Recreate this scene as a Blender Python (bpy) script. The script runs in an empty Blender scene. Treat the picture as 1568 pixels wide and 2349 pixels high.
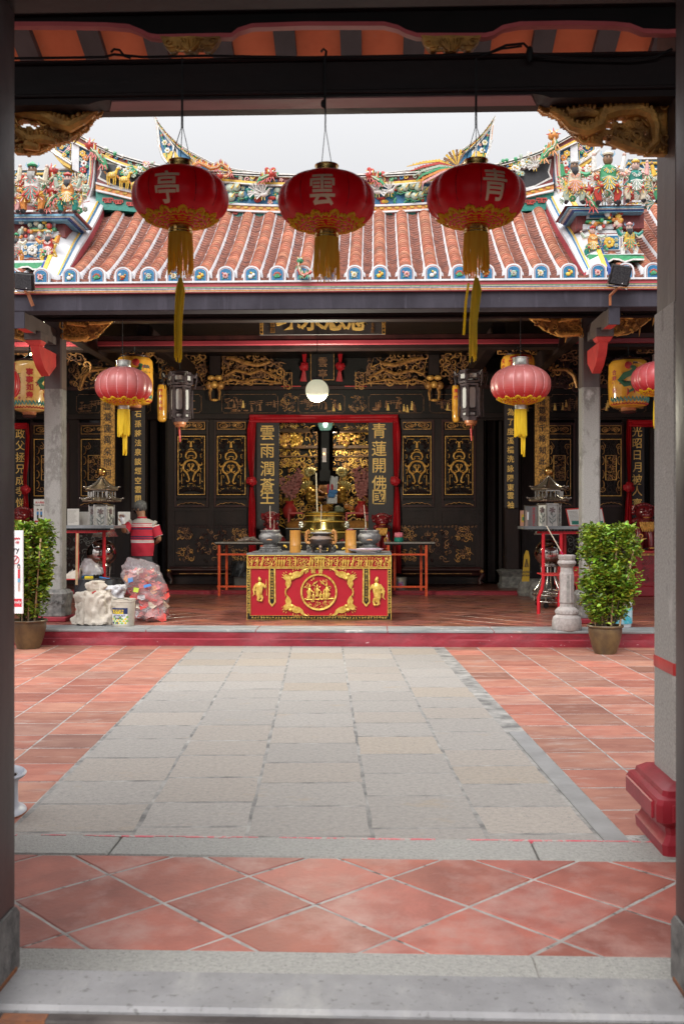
import bpy, bmesh, math, random
from mathutils import Vector, Matrix, noise
PI = math.pi
sc = bpy.context.scene
C = sc.collection
H = 1.6; F = 2250.0; CX = 784.0; CY = 1192.0; TH = math.radians(1.9)
ct, st = math.cos(TH), math.sin(TH)
def at(px, py, Y):
 a = (px-CX)/F; b = (CY-py)/F
 dx = a*ct-st; dy = a*st+ct
 t = Y/dy
 return Vector((dx*t, Y, H+b*t))
def flr(px, py, z):
 a = (px-CX)/F; b = (CY-py)/F
 t = (z-H)/b
 return Vector(((a*ct-st)*t, (a*st+ct)*t, z))
def ax(px, Y): return at(px, 1192, Y).x
def az(py, Y, px=784): return at(px, py, Y).z
def sz(px, Y): return px*Y/F
class MB:
 """collects shapes, links them as one mesh"""
 def __init__(s, mat=None):
  s.v = []; s.f = []; s.fm = []; s.mats = []; s.cur = 0; s.col = None; s.fc = []
  if mat: s.use(mat)
 def use(s, m):
  if m not in s.mats: s.mats.append(m)
  s.cur = s.mats.index(m); return s
 def add(s, vs, fs):
  o = len(s.v); s.v += [tuple(v) for v in vs]
  for f in fs:
   s.f.append([i+o for i in f]); s.fm.append(s.cur); s.fc.append(s.col)
  return s
 def box(s, x0, x1, y0, y1, z0, z1, b=0.0):
  if x0 > x1: x0, x1 = x1, x0
  if y0 > y1: y0, y1 = y1, y0
  if z0 > z1: z0, z1 = z1, z0
  if b <= 0:
   vs = [(x, y, z) for x in (x0, x1) for y in (y0, y1) for z in (z0, z1)]
   return s.add(vs, [(0,1,3,2),(4,6,7,5),(0,4,5,1),(2,3,7,6),(0,2,6,4),(1,5,7,3)])
  b = min(b, (x1-x0)*.49, (y1-y0)*.49, (z1-z0)*.49)
  bm = bmesh.new()
  r = bmesh.ops.create_cube(bm, size=1)
  for v in bm.verts:
   v.co = Vector(((x0+x1)/2+v.co.x*(x1-x0), (y0+y1)/2+v.co.y*(y1-y0), (z0+z1)/2+v.co.z*(z1-z0)))
  bmesh.ops.bevel(bm, geom=bm.edges[:], offset=b, segments=1, affect='EDGES')
  bm.verts.index_update()
  s.add([v.co for v in bm.verts], [[v.index for v in f.verts] for f in bm.faces]); bm.free()
  return s
 def bar(s, p0, p1, w, h=None, up=(0,0,1)):
  h = h or w
  p0 = Vector(p0); p1 = Vector(p1); d = (p1-p0).normalized(); u = Vector(up)
  if abs(d.dot(u)) > .98: u = Vector((0,1,0))
  r = d.cross(u).normalized(); u = r.cross(d).normalized()
  vs = []
  for p in (p0, p1):
   for a, b in ((-1,-1),(1,-1),(1,1),(-1,1)): vs.append(p+r*a*w/2+u*b*h/2)
  return s.add(vs, [(3,2,1,0),(4,5,6,7),(0,1,5,4),(1,2,6,5),(2,3,7,6),(3,0,4,7)])
 def tube(s, pts, r, n=6, flat=1.0, closed=False):
  pts = [Vector(p) for p in pts]; k = len(pts)
  if k < 2: return s
  rs = r if isinstance(r, (list, tuple)) else [r]*k
  vs = []; fs = []
  ref = Vector((0,1,0))
  d0 = (pts[1]-pts[0]).normalized()
  if abs(d0.dot(ref)) > .9: ref = Vector((1,0,0))
  for i, p in enumerate(pts):
   if closed: d = pts[(i+1) % k]-pts[i-1]
   else: d = pts[min(i+1, k-1)]-pts[max(i-1, 0)]
   if d.length < 1e-9: d = Vector((0,0,1))
   d.normalize()
   a = d.cross(ref)
   if a.length < 1e-4: a = d.cross(Vector((1,0,.3)))
   a.normalize(); b = a.cross(d).normalized()
   for j in range(n):
    t = 2*PI*j/n+PI/n
    vs.append(p+a*math.cos(t)*rs[i]+b*math.sin(t)*rs[i]*flat)
  for i in range(k if closed else k-1):
   i2 = (i+1) % k
   for j in range(n):
    fs.append((i*n+j, i*n+(j+1) % n, i2*n+(j+1) % n, i2*n+j))
  if not closed:
   fs.append(list(range(n))[::-1]); fs.append([(k-1)*n+j for j in range(n)])
  return s.add(vs, fs)
 def lathe(s, prof, c=(0,0,0), n=24, sx=1, sy=1, rot=0, M=None, fn=None, caps=True):
  vs = []; fs = []
  for (r, z) in prof:
   for j in range(n):
    t = 2*PI*j/n+rot
    p = Vector((r*math.cos(t)*sx, r*math.sin(t)*sy, z))
    if fn: p = fn(p)
    if M: p = M @ p
    vs.append(p+Vector(c))
  m = len(prof)
  for i in range(m-1):
   for j in range(n):
    fs.append((i*n+j, i*n+(j+1) % n, (i+1)*n+(j+1) % n, (i+1)*n+j))
  if caps: fs.append(list(range(n))[::-1]); fs.append([(m-1)*n+j for j in range(n)])
  return s.add(vs, fs)
 def ball(s, c, r, n=8, m=6, M=None):
  if not isinstance(r, (tuple, list)): r = (r, r, r)
  vs = []; fs = []
  for i in range(m+1):
   a = PI*i/m
   for j in range(n):
    t = 2*PI*j/n
    p = Vector((r[0]*math.sin(a)*math.cos(t), r[1]*math.sin(a)*math.sin(t), -r[2]*math.cos(a)))
    if M: p = M @ p
    vs.append(p+Vector(c))
  for i in range(m):
   for j in range(n):
    fs.append((i*n+j, i*n+(j+1) % n, (i+1)*n+(j+1) % n, (i+1)*n+j))
  return s.add(vs, fs)
 def prism(s, poly, y0, y1):
  """poly in x,z, extruded along y"""
  n = len(poly)
  a = sum(poly[i][0]*poly[(i+1) % n][1]-poly[(i+1) % n][0]*poly[i][1] for i in range(n))
  if a < 0: poly = poly[::-1]
  if y0 > y1: y0, y1 = y1, y0
  vs = [(x, y0, z) for x, z in poly]+[(x, y1, z) for x, z in poly]
  fs = [list(range(n)), [n+i for i in range(n)][::-1]]
  for i in range(n): fs.append((i, n+i, n+(i+1) % n, (i+1) % n))
  return s.add(vs, fs)
 def prismx(s, poly, x0, x1):
  """poly in y,z, extruded along x"""
  n = len(poly)
  vs = [(x0, y, z) for y, z in poly]+[(x1, y, z) for y, z in poly]
  fs = [list(range(n)), [n+i for i in range(n)][::-1]]
  for i in range(n): fs.append((i, n+i, n+(i+1) % n, (i+1) % n))
  return s.add(vs, fs)
 def prismz(s, poly, z0, z1):
  n = len(poly)
  vs = [(x, y, z0) for x, y in poly]+[(x, y, z1) for x, y in poly]
  fs = [list(range(n))[::-1], [n+i for i in range(n)]]
  for i in range(n): fs.append((i, (i+1) % n, n+(i+1) % n, n+i))
  return s.add(vs, fs)
 def grid(s, fn, nu, nv, thick=None):
  vs = [fn(i/nu, j/nv) for j in range(nv+1) for i in range(nu+1)]
  fs = [(j*(nu+1)+i, j*(nu+1)+i+1, (j+1)*(nu+1)+i+1, (j+1)*(nu+1)+i) for j in range(nv) for i in range(nu)]
  return s.add(vs, fs)
 def text(s, body, size, c, depth=.004, bold=0.02, sx=1.0, fn=None, sub=0, M=None):
  """upright lettering facing -y, centred at c"""
  me = text_mesh(body, bold)
  bm = bmesh.new(); bm.from_mesh(me)
  if sub:
   xs = [v.co.x for v in bm.verts]; a, b = min(xs), max(xs)
   for k in range(1, sub):
    x = a+(b-a)*k/sub
    bmesh.ops.bisect_plane(bm, geom=bm.verts[:]+bm.edges[:]+bm.faces[:], plane_co=(x,0,0), plane_no=(1,0,0))
   ys = [v.co.y for v in bm.verts]; a, b = min(ys), max(ys)
   for k in range(1, sub):
    x = a+(b-a)*k/sub
    bmesh.ops.bisect_plane(bm, geom=bm.verts[:]+bm.edges[:]+bm.faces[:], plane_co=(0,x,0), plane_no=(0,1,0))
  bmesh.ops.remove_doubles(bm, verts=bm.verts[:], dist=.0005)
  if depth:
   r = bmesh.ops.extrude_face_region(bm, geom=bm.faces[:])
   for g in r['geom']:
    if isinstance(g, bmesh.types.BMVert): g.co.z += depth/size
  bm.verts.index_update()
  vs = []
  for v in bm.verts:
   p = Vector((v.co.x*size*sx, -v.co.z*size, v.co.y*size))
   if M: p = M @ p
   p = p+Vector(c)
   if fn: p = fn(p)
   vs.append(p)
  s.add(vs, [[v.index for v in f.verts] for f in bm.faces]); bm.free()
  return s
 def xf(s, M, start=0):
  for i in range(start, len(s.v)): s.v[i] = tuple(M @ Vector(s.v[i]))
  return s
 def build(s, name, parent=None, smooth=40, loc=None):
  me = bpy.data.meshes.new(name)
  if loc is None:
   if parent is not None: loc = wloc(parent)
   else:
    xs = [v[0] for v in s.v]; ys = [v[1] for v in s.v]; zs = [v[2] for v in s.v]
    loc = Vector(((min(xs)+max(xs))/2, (min(ys)+max(ys))/2, min(zs)))
  loc = Vector(loc)
  me.from_pydata([(v[0]-loc.x, v[1]-loc.y, v[2]-loc.z) for v in s.v], [], s.f)
  for m in s.mats: me.materials.append(m)
  me.polygons.foreach_set('material_index', s.fm)
  if any(c is not None for c in s.fc):
   ca = me.color_attributes.new('Col', 'FLOAT_COLOR', 'CORNER')
   k = 0
   for p in me.polygons:
    c = s.fc[p.index] or (1,1,1)
    for _ in range(p.loop_total):
     ca.data[k].color = (c[0], c[1], c[2], 1); k += 1
  me.validate(); me.update()
  bm = bmesh.new(); bm.from_mesh(me)
  bmesh.ops.recalc_face_normals(bm, faces=bm.faces[:]); bm.to_mesh(me); bm.free()
  if smooth:
   me.polygons.foreach_set('use_smooth', [True]*len(me.polygons))
   me.set_sharp_from_angle(angle=math.radians(smooth))
  o = bpy.data.objects.new(name, me); C.objects.link(o)
  if parent is not None: o.parent = parent
  else: o.location = loc
  return o
_wl = {}
def wloc(o):
 p = Vector(o.location)
 while o.parent: o = o.parent; p += Vector(o.location)
 return p
_tc = {}
def text_mesh(body, bold):
 k = (body, bold)
 if k in _tc: return _tc[k]
 c = bpy.data.curves.new('t', 'FONT'); c.body = body; c.size = 1; c.offset = bold
 c.align_x = 'CENTER'; c.align_y = 'CENTER'; c.resolution_u = 2
 o = bpy.data.objects.new('t', c); C.objects.link(o)
 bpy.context.view_layer.update()
 me = bpy.data.meshes.new_from_object(o.evaluated_get(bpy.context.evaluated_depsgraph_get()))
 xs = [v.co.x for v in me.vertices]; ys = [v.co.y for v in me.vertices]
 if xs:
  mx = (min(xs)+max(xs))/2; my = (min(ys)+max(ys))/2
  for v in me.vertices: v.co.x -= mx; v.co.y -= my
 bpy.data.objects.remove(o); _tc[k] = me
 return me
def thing(name, label, cat, loc, group=None, rz=0):
 o = bpy.data.objects.new(name, None); C.objects.link(o)
 o.location = loc; o.rotation_euler = (0,0,rz); o.empty_display_size = .2
 return tag(o, label, cat, group)
def tag(o, label=None, cat=None, group=None, kind=None):
 if label: o['label'] = label
 if cat: o['category'] = cat
 if group: o['group'] = group
 if kind: o['kind'] = kind
 return o
def copy_tree(o, parent=None):
 c = o.copy(); C.objects.link(c); c.parent = parent
 for ch in [x for x in C.objects if x.parent == o]: copy_tree(ch, c)
 return c
def mat(name, c, c2=None, sc_=(6,6,6), rough=.6, metal=0.0, bump=0.0, bsc=40, fac=(.35,.65), attr=False, spots=None, spotsc=30, spotfac=(.62,.68), detail=5,
  trans=0, alpha=1, emit=None, est=0, spec=.5, coat=0, streak=None, rvar=0.0, thin=0):
 m = bpy.data.materials.new(name); m.use_nodes = True
 nt = m.node_tree; N = nt.nodes; L = nt.links
 b = N['Principled BSDF']
 b.inputs['Roughness'].default_value = rough; b.inputs['Metallic'].default_value = metal
 b.inputs['Specular IOR Level'].default_value = spec
 if coat: b.inputs['Coat Weight'].default_value = coat; b.inputs['Coat Roughness'].default_value = .15
 if trans: b.inputs['Transmission Weight'].default_value = trans
 if alpha < 1: b.inputs['Alpha'].default_value = alpha
 if emit: b.inputs['Emission Color'].default_value = (*emit, 1); b.inputs['Emission Strength'].default_value = est
 if c2 is None: c2 = tuple(x*.72 for x in c)
 tc = N.new('ShaderNodeTexCoord')
 mp = N.new('ShaderNodeMapping'); mp.inputs['Scale'].default_value = sc_
 L.new(tc.outputs['Object'], mp.inputs['Vector'])
 nz = N.new('ShaderNodeTexNoise'); nz.inputs['Scale'].default_value = 1; nz.inputs['Detail'].default_value = detail; nz.inputs['Roughness'].default_value = .6
 L.new(mp.outputs[0], nz.inputs['Vector'])
 mr = N.new('ShaderNodeMapRange'); mr.inputs['From Min'].default_value = fac[0]; mr.inputs['From Max'].default_value = fac[1]
 L.new(nz.outputs['Fac'], mr.inputs['Value'])
 mx = N.new('ShaderNodeMix'); mx.data_type = 'RGBA'
 mx.inputs['A'].default_value = (*c2, 1); mx.inputs['B'].default_value = (*c, 1)
 L.new(mr.outputs[0], mx.inputs['Factor'])
 out = mx.outputs['Result']
 if attr:
  at_ = N.new('ShaderNodeVertexColor'); at_.layer_name = 'Col'
  mm = N.new('ShaderNodeMix'); mm.data_type = 'RGBA'; mm.blend_type = 'MULTIPLY'; mm.inputs['Factor'].default_value = 1
  L.new(out, mm.inputs['A']); L.new(at_.outputs['Color'], mm.inputs['B']); out = mm.outputs['Result']
 def over(out, color, scl, fr, strength=1.0):
  mp2 = N.new('ShaderNodeMapping'); mp2.inputs['Scale'].default_value = scl if isinstance(scl, tuple) else (scl,)*3
  mp2.inputs['Location'].default_value = (3.1, 1.7, 5.3)
  L.new(tc.outputs['Object'], mp2.inputs['Vector'])
  n2 = N.new('ShaderNodeTexNoise'); n2.inputs['Scale'].default_value = 1; n2.inputs['Detail'].default_value = 6; n2.inputs['Roughness'].default_value = .65
  L.new(mp2.outputs[0], n2.inputs['Vector'])
  r2 = N.new('ShaderNodeMapRange'); r2.inputs['From Min'].default_value = fr[0]; r2.inputs['From Max'].default_value = fr[1]; r2.inputs['To Max'].default_value = strength
  L.new(n2.outputs['Fac'], r2.inputs['Value'])
  m2 = N.new('ShaderNodeMix'); m2.data_type = 'RGBA'; m2.inputs['B'].default_value = (*color, 1)
  L.new(r2.outputs[0], m2.inputs['Factor']); L.new(out, m2.inputs['A'])
  return m2.outputs['Result']
 if spots: out = over(out, spots, spotsc, spotfac)
 if streak: out = over(out, streak[0], streak[1], streak[2], streak[3] if len(streak) > 3 else 1.0)
 L.new(out, b.inputs['Base Color'])
 if thin:   # cloth that lets daylight through
  tl = N.new('ShaderNodeBsdfTranslucent'); ms = N.new('ShaderNodeMixShader'); ms.inputs[0].default_value = thin
  L.new(out, tl.inputs['Color']); L.new(b.outputs[0], ms.inputs[1]); L.new(tl.outputs[0], ms.inputs[2]); L.new(ms.outputs[0], N['Material Output'].inputs['Surface'])
 if rvar:
  r3 = N.new('ShaderNodeMapRange'); r3.inputs['To Min'].default_value = max(.02, rough-rvar); r3.inputs['To Max'].default_value = rough+rvar
  L.new(nz.outputs['Fac'], r3.inputs['Value']); L.new(r3.outputs[0], b.inputs['Roughness'])
 if bump:
  nb = N.new('ShaderNodeTexNoise'); nb.inputs['Scale'].default_value = bsc; nb.inputs['Detail'].default_value = 4
  L.new(tc.outputs['Object'], nb.inputs['Vector'])
  bp = N.new('ShaderNodeBump'); bp.inputs['Strength'].default_value = bump; bp.inputs['Distance'].default_value = .01
  L.new(nb.outputs['Fac'], bp.inputs['Height']); L.new(bp.outputs[0], b.inputs['Normal'])
 return m
W = (1,1,1)
m_lacq = mat('dark_lacquered_wood', (.027,.015,.014), (.012,.007,.007), (3,3,1.2), .5, spec=.28, bump=.25, bsc=14, rvar=.12, streak=((.07,.055,.055),(5,5,1.5),(.66,.78),.5))
m_lacq2 = mat('red_brown_lacquer', (.050,.013,.012), (.020,.007,.007), (4,4,1.5), .42, spec=.35, bump=.2, bsc=16, rvar=.1)
m_black = mat('black_lacquer', (.011,.007,.007), (.005,.004,.004), (4,4,4), .5, spec=.28, rvar=.1)
m_beam = mat('dark_brown_beam', (.024,.012,.012), (.012,.006,.007), (1.5,8,8), .5, spec=.3, bump=.3, bsc=10, rvar=.12, streak=((.10,.07,.07),(1.2,4,6),(.62,.75),.6))
m_roseb = mat('rose_lit_underside', (.30,.13,.14), (.20,.085,.09), (1.5,6,6), .5, bump=.2, bsc=12)  # rose tint standing for light under the front crossbeam
m_pinkedge = mat('pink_moulding_paint', (.85,.17,.18), (.66,.12,.13), (3,3,3), .5)
m_greybeam = mat('grey_painted_beam', (.058,.054,.068), (.036,.033,.042), (2,2,1.2), .85, spec=.1, bump=.25, bsc=20, streak=((.45,.45,.46),(14,14,1.6),(.68,.74),.6), spots=(.06,.055,.07), spotsc=(10,10,.8), spotfac=(.55,.62))
m_redbeam = mat('crimson_beam_paint', (.30,.035,.05), (.17,.02,.03), (.8,3,3), .42, rvar=.1)
m_redpaint = mat('red_corbel_paint', (.62,.05,.045), (.45,.03,.03), (5,5,5), .45, bump=.1)
m_gold = mat('gold_leaf', (1.0,.58,.15), (.55,.26,.06), (16,16,16), .36, .25, bump=.25, bsc=60)
m_goldd = mat('dull_gold_leaf', (.70,.36,.10), (.20,.08,.03), (14,14,14), .40, .3, bump=.3, bsc=60)
m_goldlow = mat('worn_gilding', (.42,.20,.08), (.07,.03,.025), (9,9,9), .45, .3, bump=.3, bsc=60)
m_goldpaint = mat('gold_painted_letters', (1.0,.70,.22), (.92,.54,.13), (20,20,20), .55, .0)
m_brightgold = mat('bright_gold_paint', (.90,.66,.16), (.55,.33,.05), (22,22,22), .36, .5, bump=.2, bsc=60)
m_goldcarve = mat('old_gold_carving', (.85,.45,.11), (.28,.13,.04), (9,9,9), .5, .3, bump=.6, bsc=45)
m_ratgold = mat('gold_speckled_board', (.90,.50,.12), (.28,.13,.04), (30,30,22), .5, .15, fac=(.4,.6), bump=.4, bsc=50)
m_red = mat('red_lacquer_panel', (.38,.004,.016), (.33,.003,.013), (3,3,3), .4, rvar=.05)
m_redcloth = mat('red_satin_cloth', (.52,.008,.018), (.36,.005,.012), (8,8,2), .5)
m_colnear = mat('near_granite_column', (.45,.432,.405), (.29,.278,.26), (70,70,70), .85, bump=.5, bsc=90, fac=(.3,.7), spots=(.18,.165,.15), spotsc=(9,9,4), spotfac=(.60,.72), streak=((.58,.56,.54),(6,6,3),(.60,.72),.7))
m_granite = mat('grey_granite', (.38,.37,.34), (.27,.265,.25), (60,60,60), .8, bump=.5, bsc=120, fac=(.3,.7), spots=(.16,.155,.15), spotsc=(90,90,90), spotfac=(.60,.66))
m_granitecol = mat('weathered_granite_column', (.29,.28,.262), (.20,.193,.182), (70,70,70), .85, bump=.5, bsc=90, fac=(.3,.7), spots=(.09,.08,.07), spotsc=(6,6,3), spotfac=(.52,.66), streak=((.55,.54,.52),(6,6,3),(.60,.72),.7))
m_stonedk = mat('carved_dark_stone', (.20,.19,.18), (.08,.078,.076), (14,14,14), .8, bump=.7, bsc=40)
m_wood_col = mat('brown_painted_column', (.105,.078,.074), (.07,.05,.048), (5,5,1), .45, bump=.2, bsc=14, streak=((.22,.19,.18),(8,8,1.2),(.6,.74),.6))
m_white = mat('white_lime_plaster', (.70,.70,.71), (.50,.51,.54), (5,5,5), .75, bump=.25, bsc=30, spots=(.40,.40,.40), spotsc=(7,7,7), spotfac=(.66,.76))
m_tile = mat('terracotta_roof_tile', (.45,.175,.10), (.29,.098,.062), (9,9,9), .85, bump=.35, bsc=40, attr=True, spots=(.13,.08,.06), spotsc=(5,2,5), spotfac=(.58,.74))
m_tiledk = mat('dark_pan_tile', (.27,.10,.065), (.12,.05,.04), (11,11,11), .85, bump=.35, bsc=40, spots=(.45,.42,.40), spotsc=(14,14,14), spotfac=(.64,.70))
P_ = {}
def gl(nm, c, **k):
 P_[nm] = mat('glazed_'+nm, c, tuple(x*.62 for x in c), (30,30,30), .38, rvar=.08, **k); return P_[nm]
for nm, c in dict(blue=(.015,.17,.36), green=(.06,.34,.15), teal=(.015,.24,.19), red=(.52,.05,.035), maroon=(.22,.03,.03), yellow=(.82,.52,.07), white=(.80,.78,.74), pink=(.75,.40,.38),
     orange=(.72,.27,.06), black=(.025,.025,.03), sage=(.42,.50,.40), olive=(.25,.28,.17), cream=(.74,.66,.50), sky=(.18,.42,.60), cobalt=(.03,.08,.33), grey=(.33,.32,.30), skin=(.62,.42,.36), brown=(.25,.14,.08)).items(): gl(nm, c)
m_rosefascia = mat('rose_red_fascia', (.47,.07,.085), (.36,.05,.065), (2,6,6), .55, bump=.2, spots=(.5,.35,.33), spotsc=(8,8,8), spotfac=(.68,.76))
m_steel = mat('stainless_steel', (.55,.52,.48), (.40,.36,.32), (20,20,20), .22, .95)
m_mirror = mat('polished_steel_bowl', (.50,.46,.44), (.42,.38,.36), (2,2,2), .07, 1.0)
m_bronze = mat('aged_bronze_sheet', (.48,.39,.29), (.30,.24,.18), (10,10,10), .35, .8)
m_brassball = mat('brass', (.62,.36,.11), (.38,.20,.06), (8,8,8), .22, .9)
m_brass2 = mat('polished_brass_urn', (.50,.38,.12), (.36,.26,.07), (5,5,5), .16, .95)
m_glass = mat('dusty_glass', (.62,.64,.64), (.50,.52,.52), (4,4,4), .25, alpha=.55)
m_glasse = mat('frosted_etched_glass', (.66,.66,.64), (.50,.50,.48), (3,3,3), .4, alpha=.85)
m_paper = mat('white_paper', (.72,.72,.74), (.66,.66,.68), (6,6,6), .6)
m_ink = mat('printed_ink', (.04,.04,.05), None, (6,6,6), .6)
m_inkred = mat('red_print', (.6,.03,.05), None, (6,6,6), .6)
m_inkblue = mat('blue_print', (.06,.25,.6), None, (6,6,6), .6)
m_redtube = mat('red_painted_steel_tube', (.60,.012,.025), (.45,.01,.018), (10,10,10), .35)
m_orangetube = mat('orange_painted_steel', (.66,.085,.02), (.5,.06,.015), (10,10,10), .4)
m_lred = mat('red_satin_lantern_cloth', (.92,.010,.030), (.78,.006,.02), (5,5,5), .34, spec=.5, thin=.45)
m_lpink = mat('faded_pink_satin', (.70,.22,.24), (.60,.15,.17), (5,5,5), .36, spec=.6)
m_lpinkred = mat('unfaded_red_satin', (.60,.035,.045), (.66,.10,.11), (5,5,5), .36, spec=.6)
m_seam = mat('lantern_seam', (.16,.002,.006), None, (5,5,5), .5)
m_pinkseam = mat('pink_lantern_seam', (.78,.36,.38), None, (5,5,5), .5)
m_cream = mat('pale_lantern_lettering', (.90,.66,.46), (.84,.60,.40), (9,9,9), .6)
m_yel = mat('yellow_silk', (1.0,.76,.08), (.90,.56,.03), (60,60,4), .5, thin=.6)
m_yel2 = mat('bright_yellow_silk', (1.0,.82,.05), (.85,.64,.02), (60,60,4), .5, thin=.6)
m_capgold = mat('gold_lantern_cap', (.80,.55,.20), (.35,.22,.07), (22,22,22), .22, .95)
m_silver = mat('silver_lantern_cap', (.62,.62,.58), (.40,.40,.36), (30,30,30), .3, .8)
m_cord = mat('black_cord', (.012,.012,.014), None, (6,6,6), .7)
m_oil = mat('oiled_yellow_paper', (.80,.42,.05), (.62,.27,.03), (4,4,6), .22, coat=.5, bump=.5, bsc=9)
m_oillt = mat('pale_oiled_paper', (.80,.52,.18), (.66,.38,.10), (4,4,6), .22, coat=.5, bump=.5, bsc=9)
m_potm = mat('brown_glazed_pot', (.16,.105,.045), (.085,.055,.03), (7,7,5), .38, bump=.15, streak=((.30,.27,.22),(6,6,6),(.62,.75),.5))
m_leaf = mat('leaf_green', (.21,.36,.035), (.10,.20,.02), (9,9,9), .45, attr=True)
m_bark = mat('grey_brown_stem', (.10,.075,.045), None, (20,20,20), .8)
m_stake = mat('bamboo_stake', (.60,.42,.25), (.45,.30,.16), (12,12,4), .6)
m_soil = mat('potting_soil', (.05,.035,.025), None, (30,30,30), .9, bump=1, bsc=40)
m_tray = mat('grey_steel_tray', (.34,.36,.38), (.24,.26,.28), (5,5,5), .3, .7)
m_grout = mat('pale_mortar', (.43,.41,.385), (.25,.235,.22), (7,7,7), .9, bump=.5, bsc=60, spots=(.12,.10,.09), spotsc=(17,17,17), spotfac=(.56,.64))
m_grout2 = mat('patchy_dark_mortar', (.36,.345,.32), (.13,.125,.12), (6,6,6), .9, bump=.5, bsc=60)
m_terra = mat('terracotta_paver', (.41,.175,.118), (.30,.108,.074), (3,6,3), .75, bump=.3, bsc=50, attr=True, spots=(.36,.25,.21), spotsc=(3.3,9,3.3), spotfac=(.56,.74), streak=((.24,.08,.055),(4,11,4),(.60,.74),.6))
m_terra2 = mat('smooth_terracotta_floor', (.37,.112,.078), (.25,.070,.050), (5,5,5), .5, bump=.15, bsc=50, attr=True, spots=(.42,.235,.20), spotsc=(3.4,3.4,3.4), spotfac=(.48,.74), streak=((.19,.05,.035),(9,9,9),(.62,.72),.5), rvar=.12)
m_slab = mat('pinkish_grey_granite_slab', (.345,.316,.282), (.262,.24,.216), (34,34,34), .8, bump=.4, bsc=70, attr=True, fac=(.3,.7), spots=(.20,.19,.18), spotsc=(60,60,60), spotfac=(.58,.66), streak=((.34,.25,.15),(2.2,3.5,2),(.62,.76),.5))
m_cement = mat('smooth_grey_cement', (.27,.265,.26), (.21,.205,.20), (4,4,4), .8, bump=.2)
m_redstep = mat('worn_red_painted_step', (.27,.014,.028), (.19,.010,.02), (4,4,9), .6, bump=.7, bsc=16, spots=(.50,.30,.30), spotsc=(16,16,22), spotfac=(.66,.72), streak=((.14,.02,.03),(2,2,14),(.56,.68),.8))
m_terr = mat('dark_worn_terrace_tile', (.26,.085,.055), (.10,.045,.038), (3.0,9,3), .30, bump=.25, bsc=30, attr=True, rvar=.14, spots=(.30,.22,.20), spotsc=(2.5,12,2.5), spotfac=(.58,.72))
m_sill = mat('smooth_worn_sill_stone', (.25,.245,.25), (.20,.195,.20), (9,9,9), .55, bump=.2, bsc=40, spots=(.13,.125,.125), spotsc=(38,38,38), spotfac=(.58,.66), streak=((.36,.35,.33),(7,3,7),(.54,.72),.6))
m_rust = mat('rusty_edge', (.30,.10,.03), (.10,.045,.03), (8,8,8), .8, bump=.4)
m_rafter = mat('charcoal_rafter', (.07,.07,.085), (.04,.04,.05), (6,2,6), .6)
m_orceil = mat('orange_clay_ceiling_tile', (.86,.25,.11), (.74,.19,.08), (4,4,4), .75, spots=(.75,.38,.27), spotsc=(6,6,6), spotfac=(.6,.75))
m_sillf = mat('dark_worn_threshold_edge', (.035,.026,.024), (.09,.075,.068), (3,3,40), .7, bump=.3, fac=(.45,.6))
m_jamb = mat('dark_lacquered_door_post', (.075,.062,.062), (.022,.016,.018), (5,5,.8), .35, bump=.2, bsc=12, rvar=.15)
m_basered = mat('red_column_base_paint', (.33,.018,.032), (.24,.012,.022), (5,5,5), .42, bump=.15, bsc=20)
m_cell = mat('dark_room', (.02,.017,.017), None, (3,3,3), .8)
R = random.Random(7)
def clip(poly, a, b, c):
 """keep the part of poly where a*x+b*y<=c"""
 out = []
 for i in range(len(poly)):
  p = poly[i]; q = poly[(i+1) % len(poly)]
  dp = a*p[0]+b*p[1]-c; dq = a*q[0]+b*q[1]-c
  if dp <= 0: out.append(p)
  if (dp < 0 < dq) or (dq < 0 < dp):
   t = dp/(dp-dq); out.append((p[0]+(q[0]-p[0])*t, p[1]+(q[1]-p[1])*t))
 return out
def slab(mb, poly, z0, z1, col):
 """thin raised paver with a softened rim"""
 n = len(poly)
 if n < 3: return
 cx = sum(p[0] for p in poly)/n; cy = sum(p[1] for p in poly)/n
 vs = [(x, y, z0) for x, y in poly]
 for x, y in poly:
  d = math.hypot(x-cx, y-cy) or 1
  k = max(0, 1-.007/d); vs.append((cx+(x-cx)*k, cy+(y-cy)*k, z1))
 mb.col = col
 mb.add(vs, [[n+i for i in range(n)]]+[(i, (i+1) % n, n+(i+1) % n, n+i) for i in range(n)])
 mb.col = None
YS = flr(784, 1483.5, 0).y; ZP = .205; YS2 = flr(784, 1364, ZP).y; Z2 = .27; YW = 20.0
ZN = .08
g = MB(m_grout); g.box(-40, 40, 4.0, 60, -.4, 0)
tag(g.build('courtyard_ground', loc=(0,0,0)), kind='structure')
ROT = TH+math.atan(.0204)
def wobble(x, y, a): return (x+R.uniform(-a, a), y+R.uniform(-a, a))
pv = MB(m_terra)
def band(mb, x0, x1, y0, y1, lo, hi, gap, colf, zt, jog=.004, off=0):
 y = y0+off
 while y < y1:
  L_ = R.uniform(lo, hi)
  q = [(x0+gap*.8, y+gap*1.1), (x1-gap*.8, y+gap*1.1), (x1-gap*.8, y+L_-gap*1.1), (x0+gap*.8, y+L_-gap*1.1)]
  poly = []
  for i in range(4):
   p = q[i]; r_ = q[(i+1) % 4]
   for k in range(3):
    t = k/3; poly.append(wobble(p[0]+(r_[0]-p[0])*t, p[1]+(r_[1]-p[1])*t, jog))
  slab(mb, poly, 0.0, zt*.45+R.uniform(-.0008, .0008), colf(x0, y))
  y += L_
def tcol(x, y):
 k = R.uniform(.76, 1.16); h = R.uniform(-.10, .10)
 if R.random() < .12: k *= .72
 if R.random() < .10: return (k*.95, k*1.15, k*1.25)
 return (k*(1+h*.5), k*(1-h), k*(1-h))
ul = [-1.005-.2715*i for i in range(0, 20)]
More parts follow.
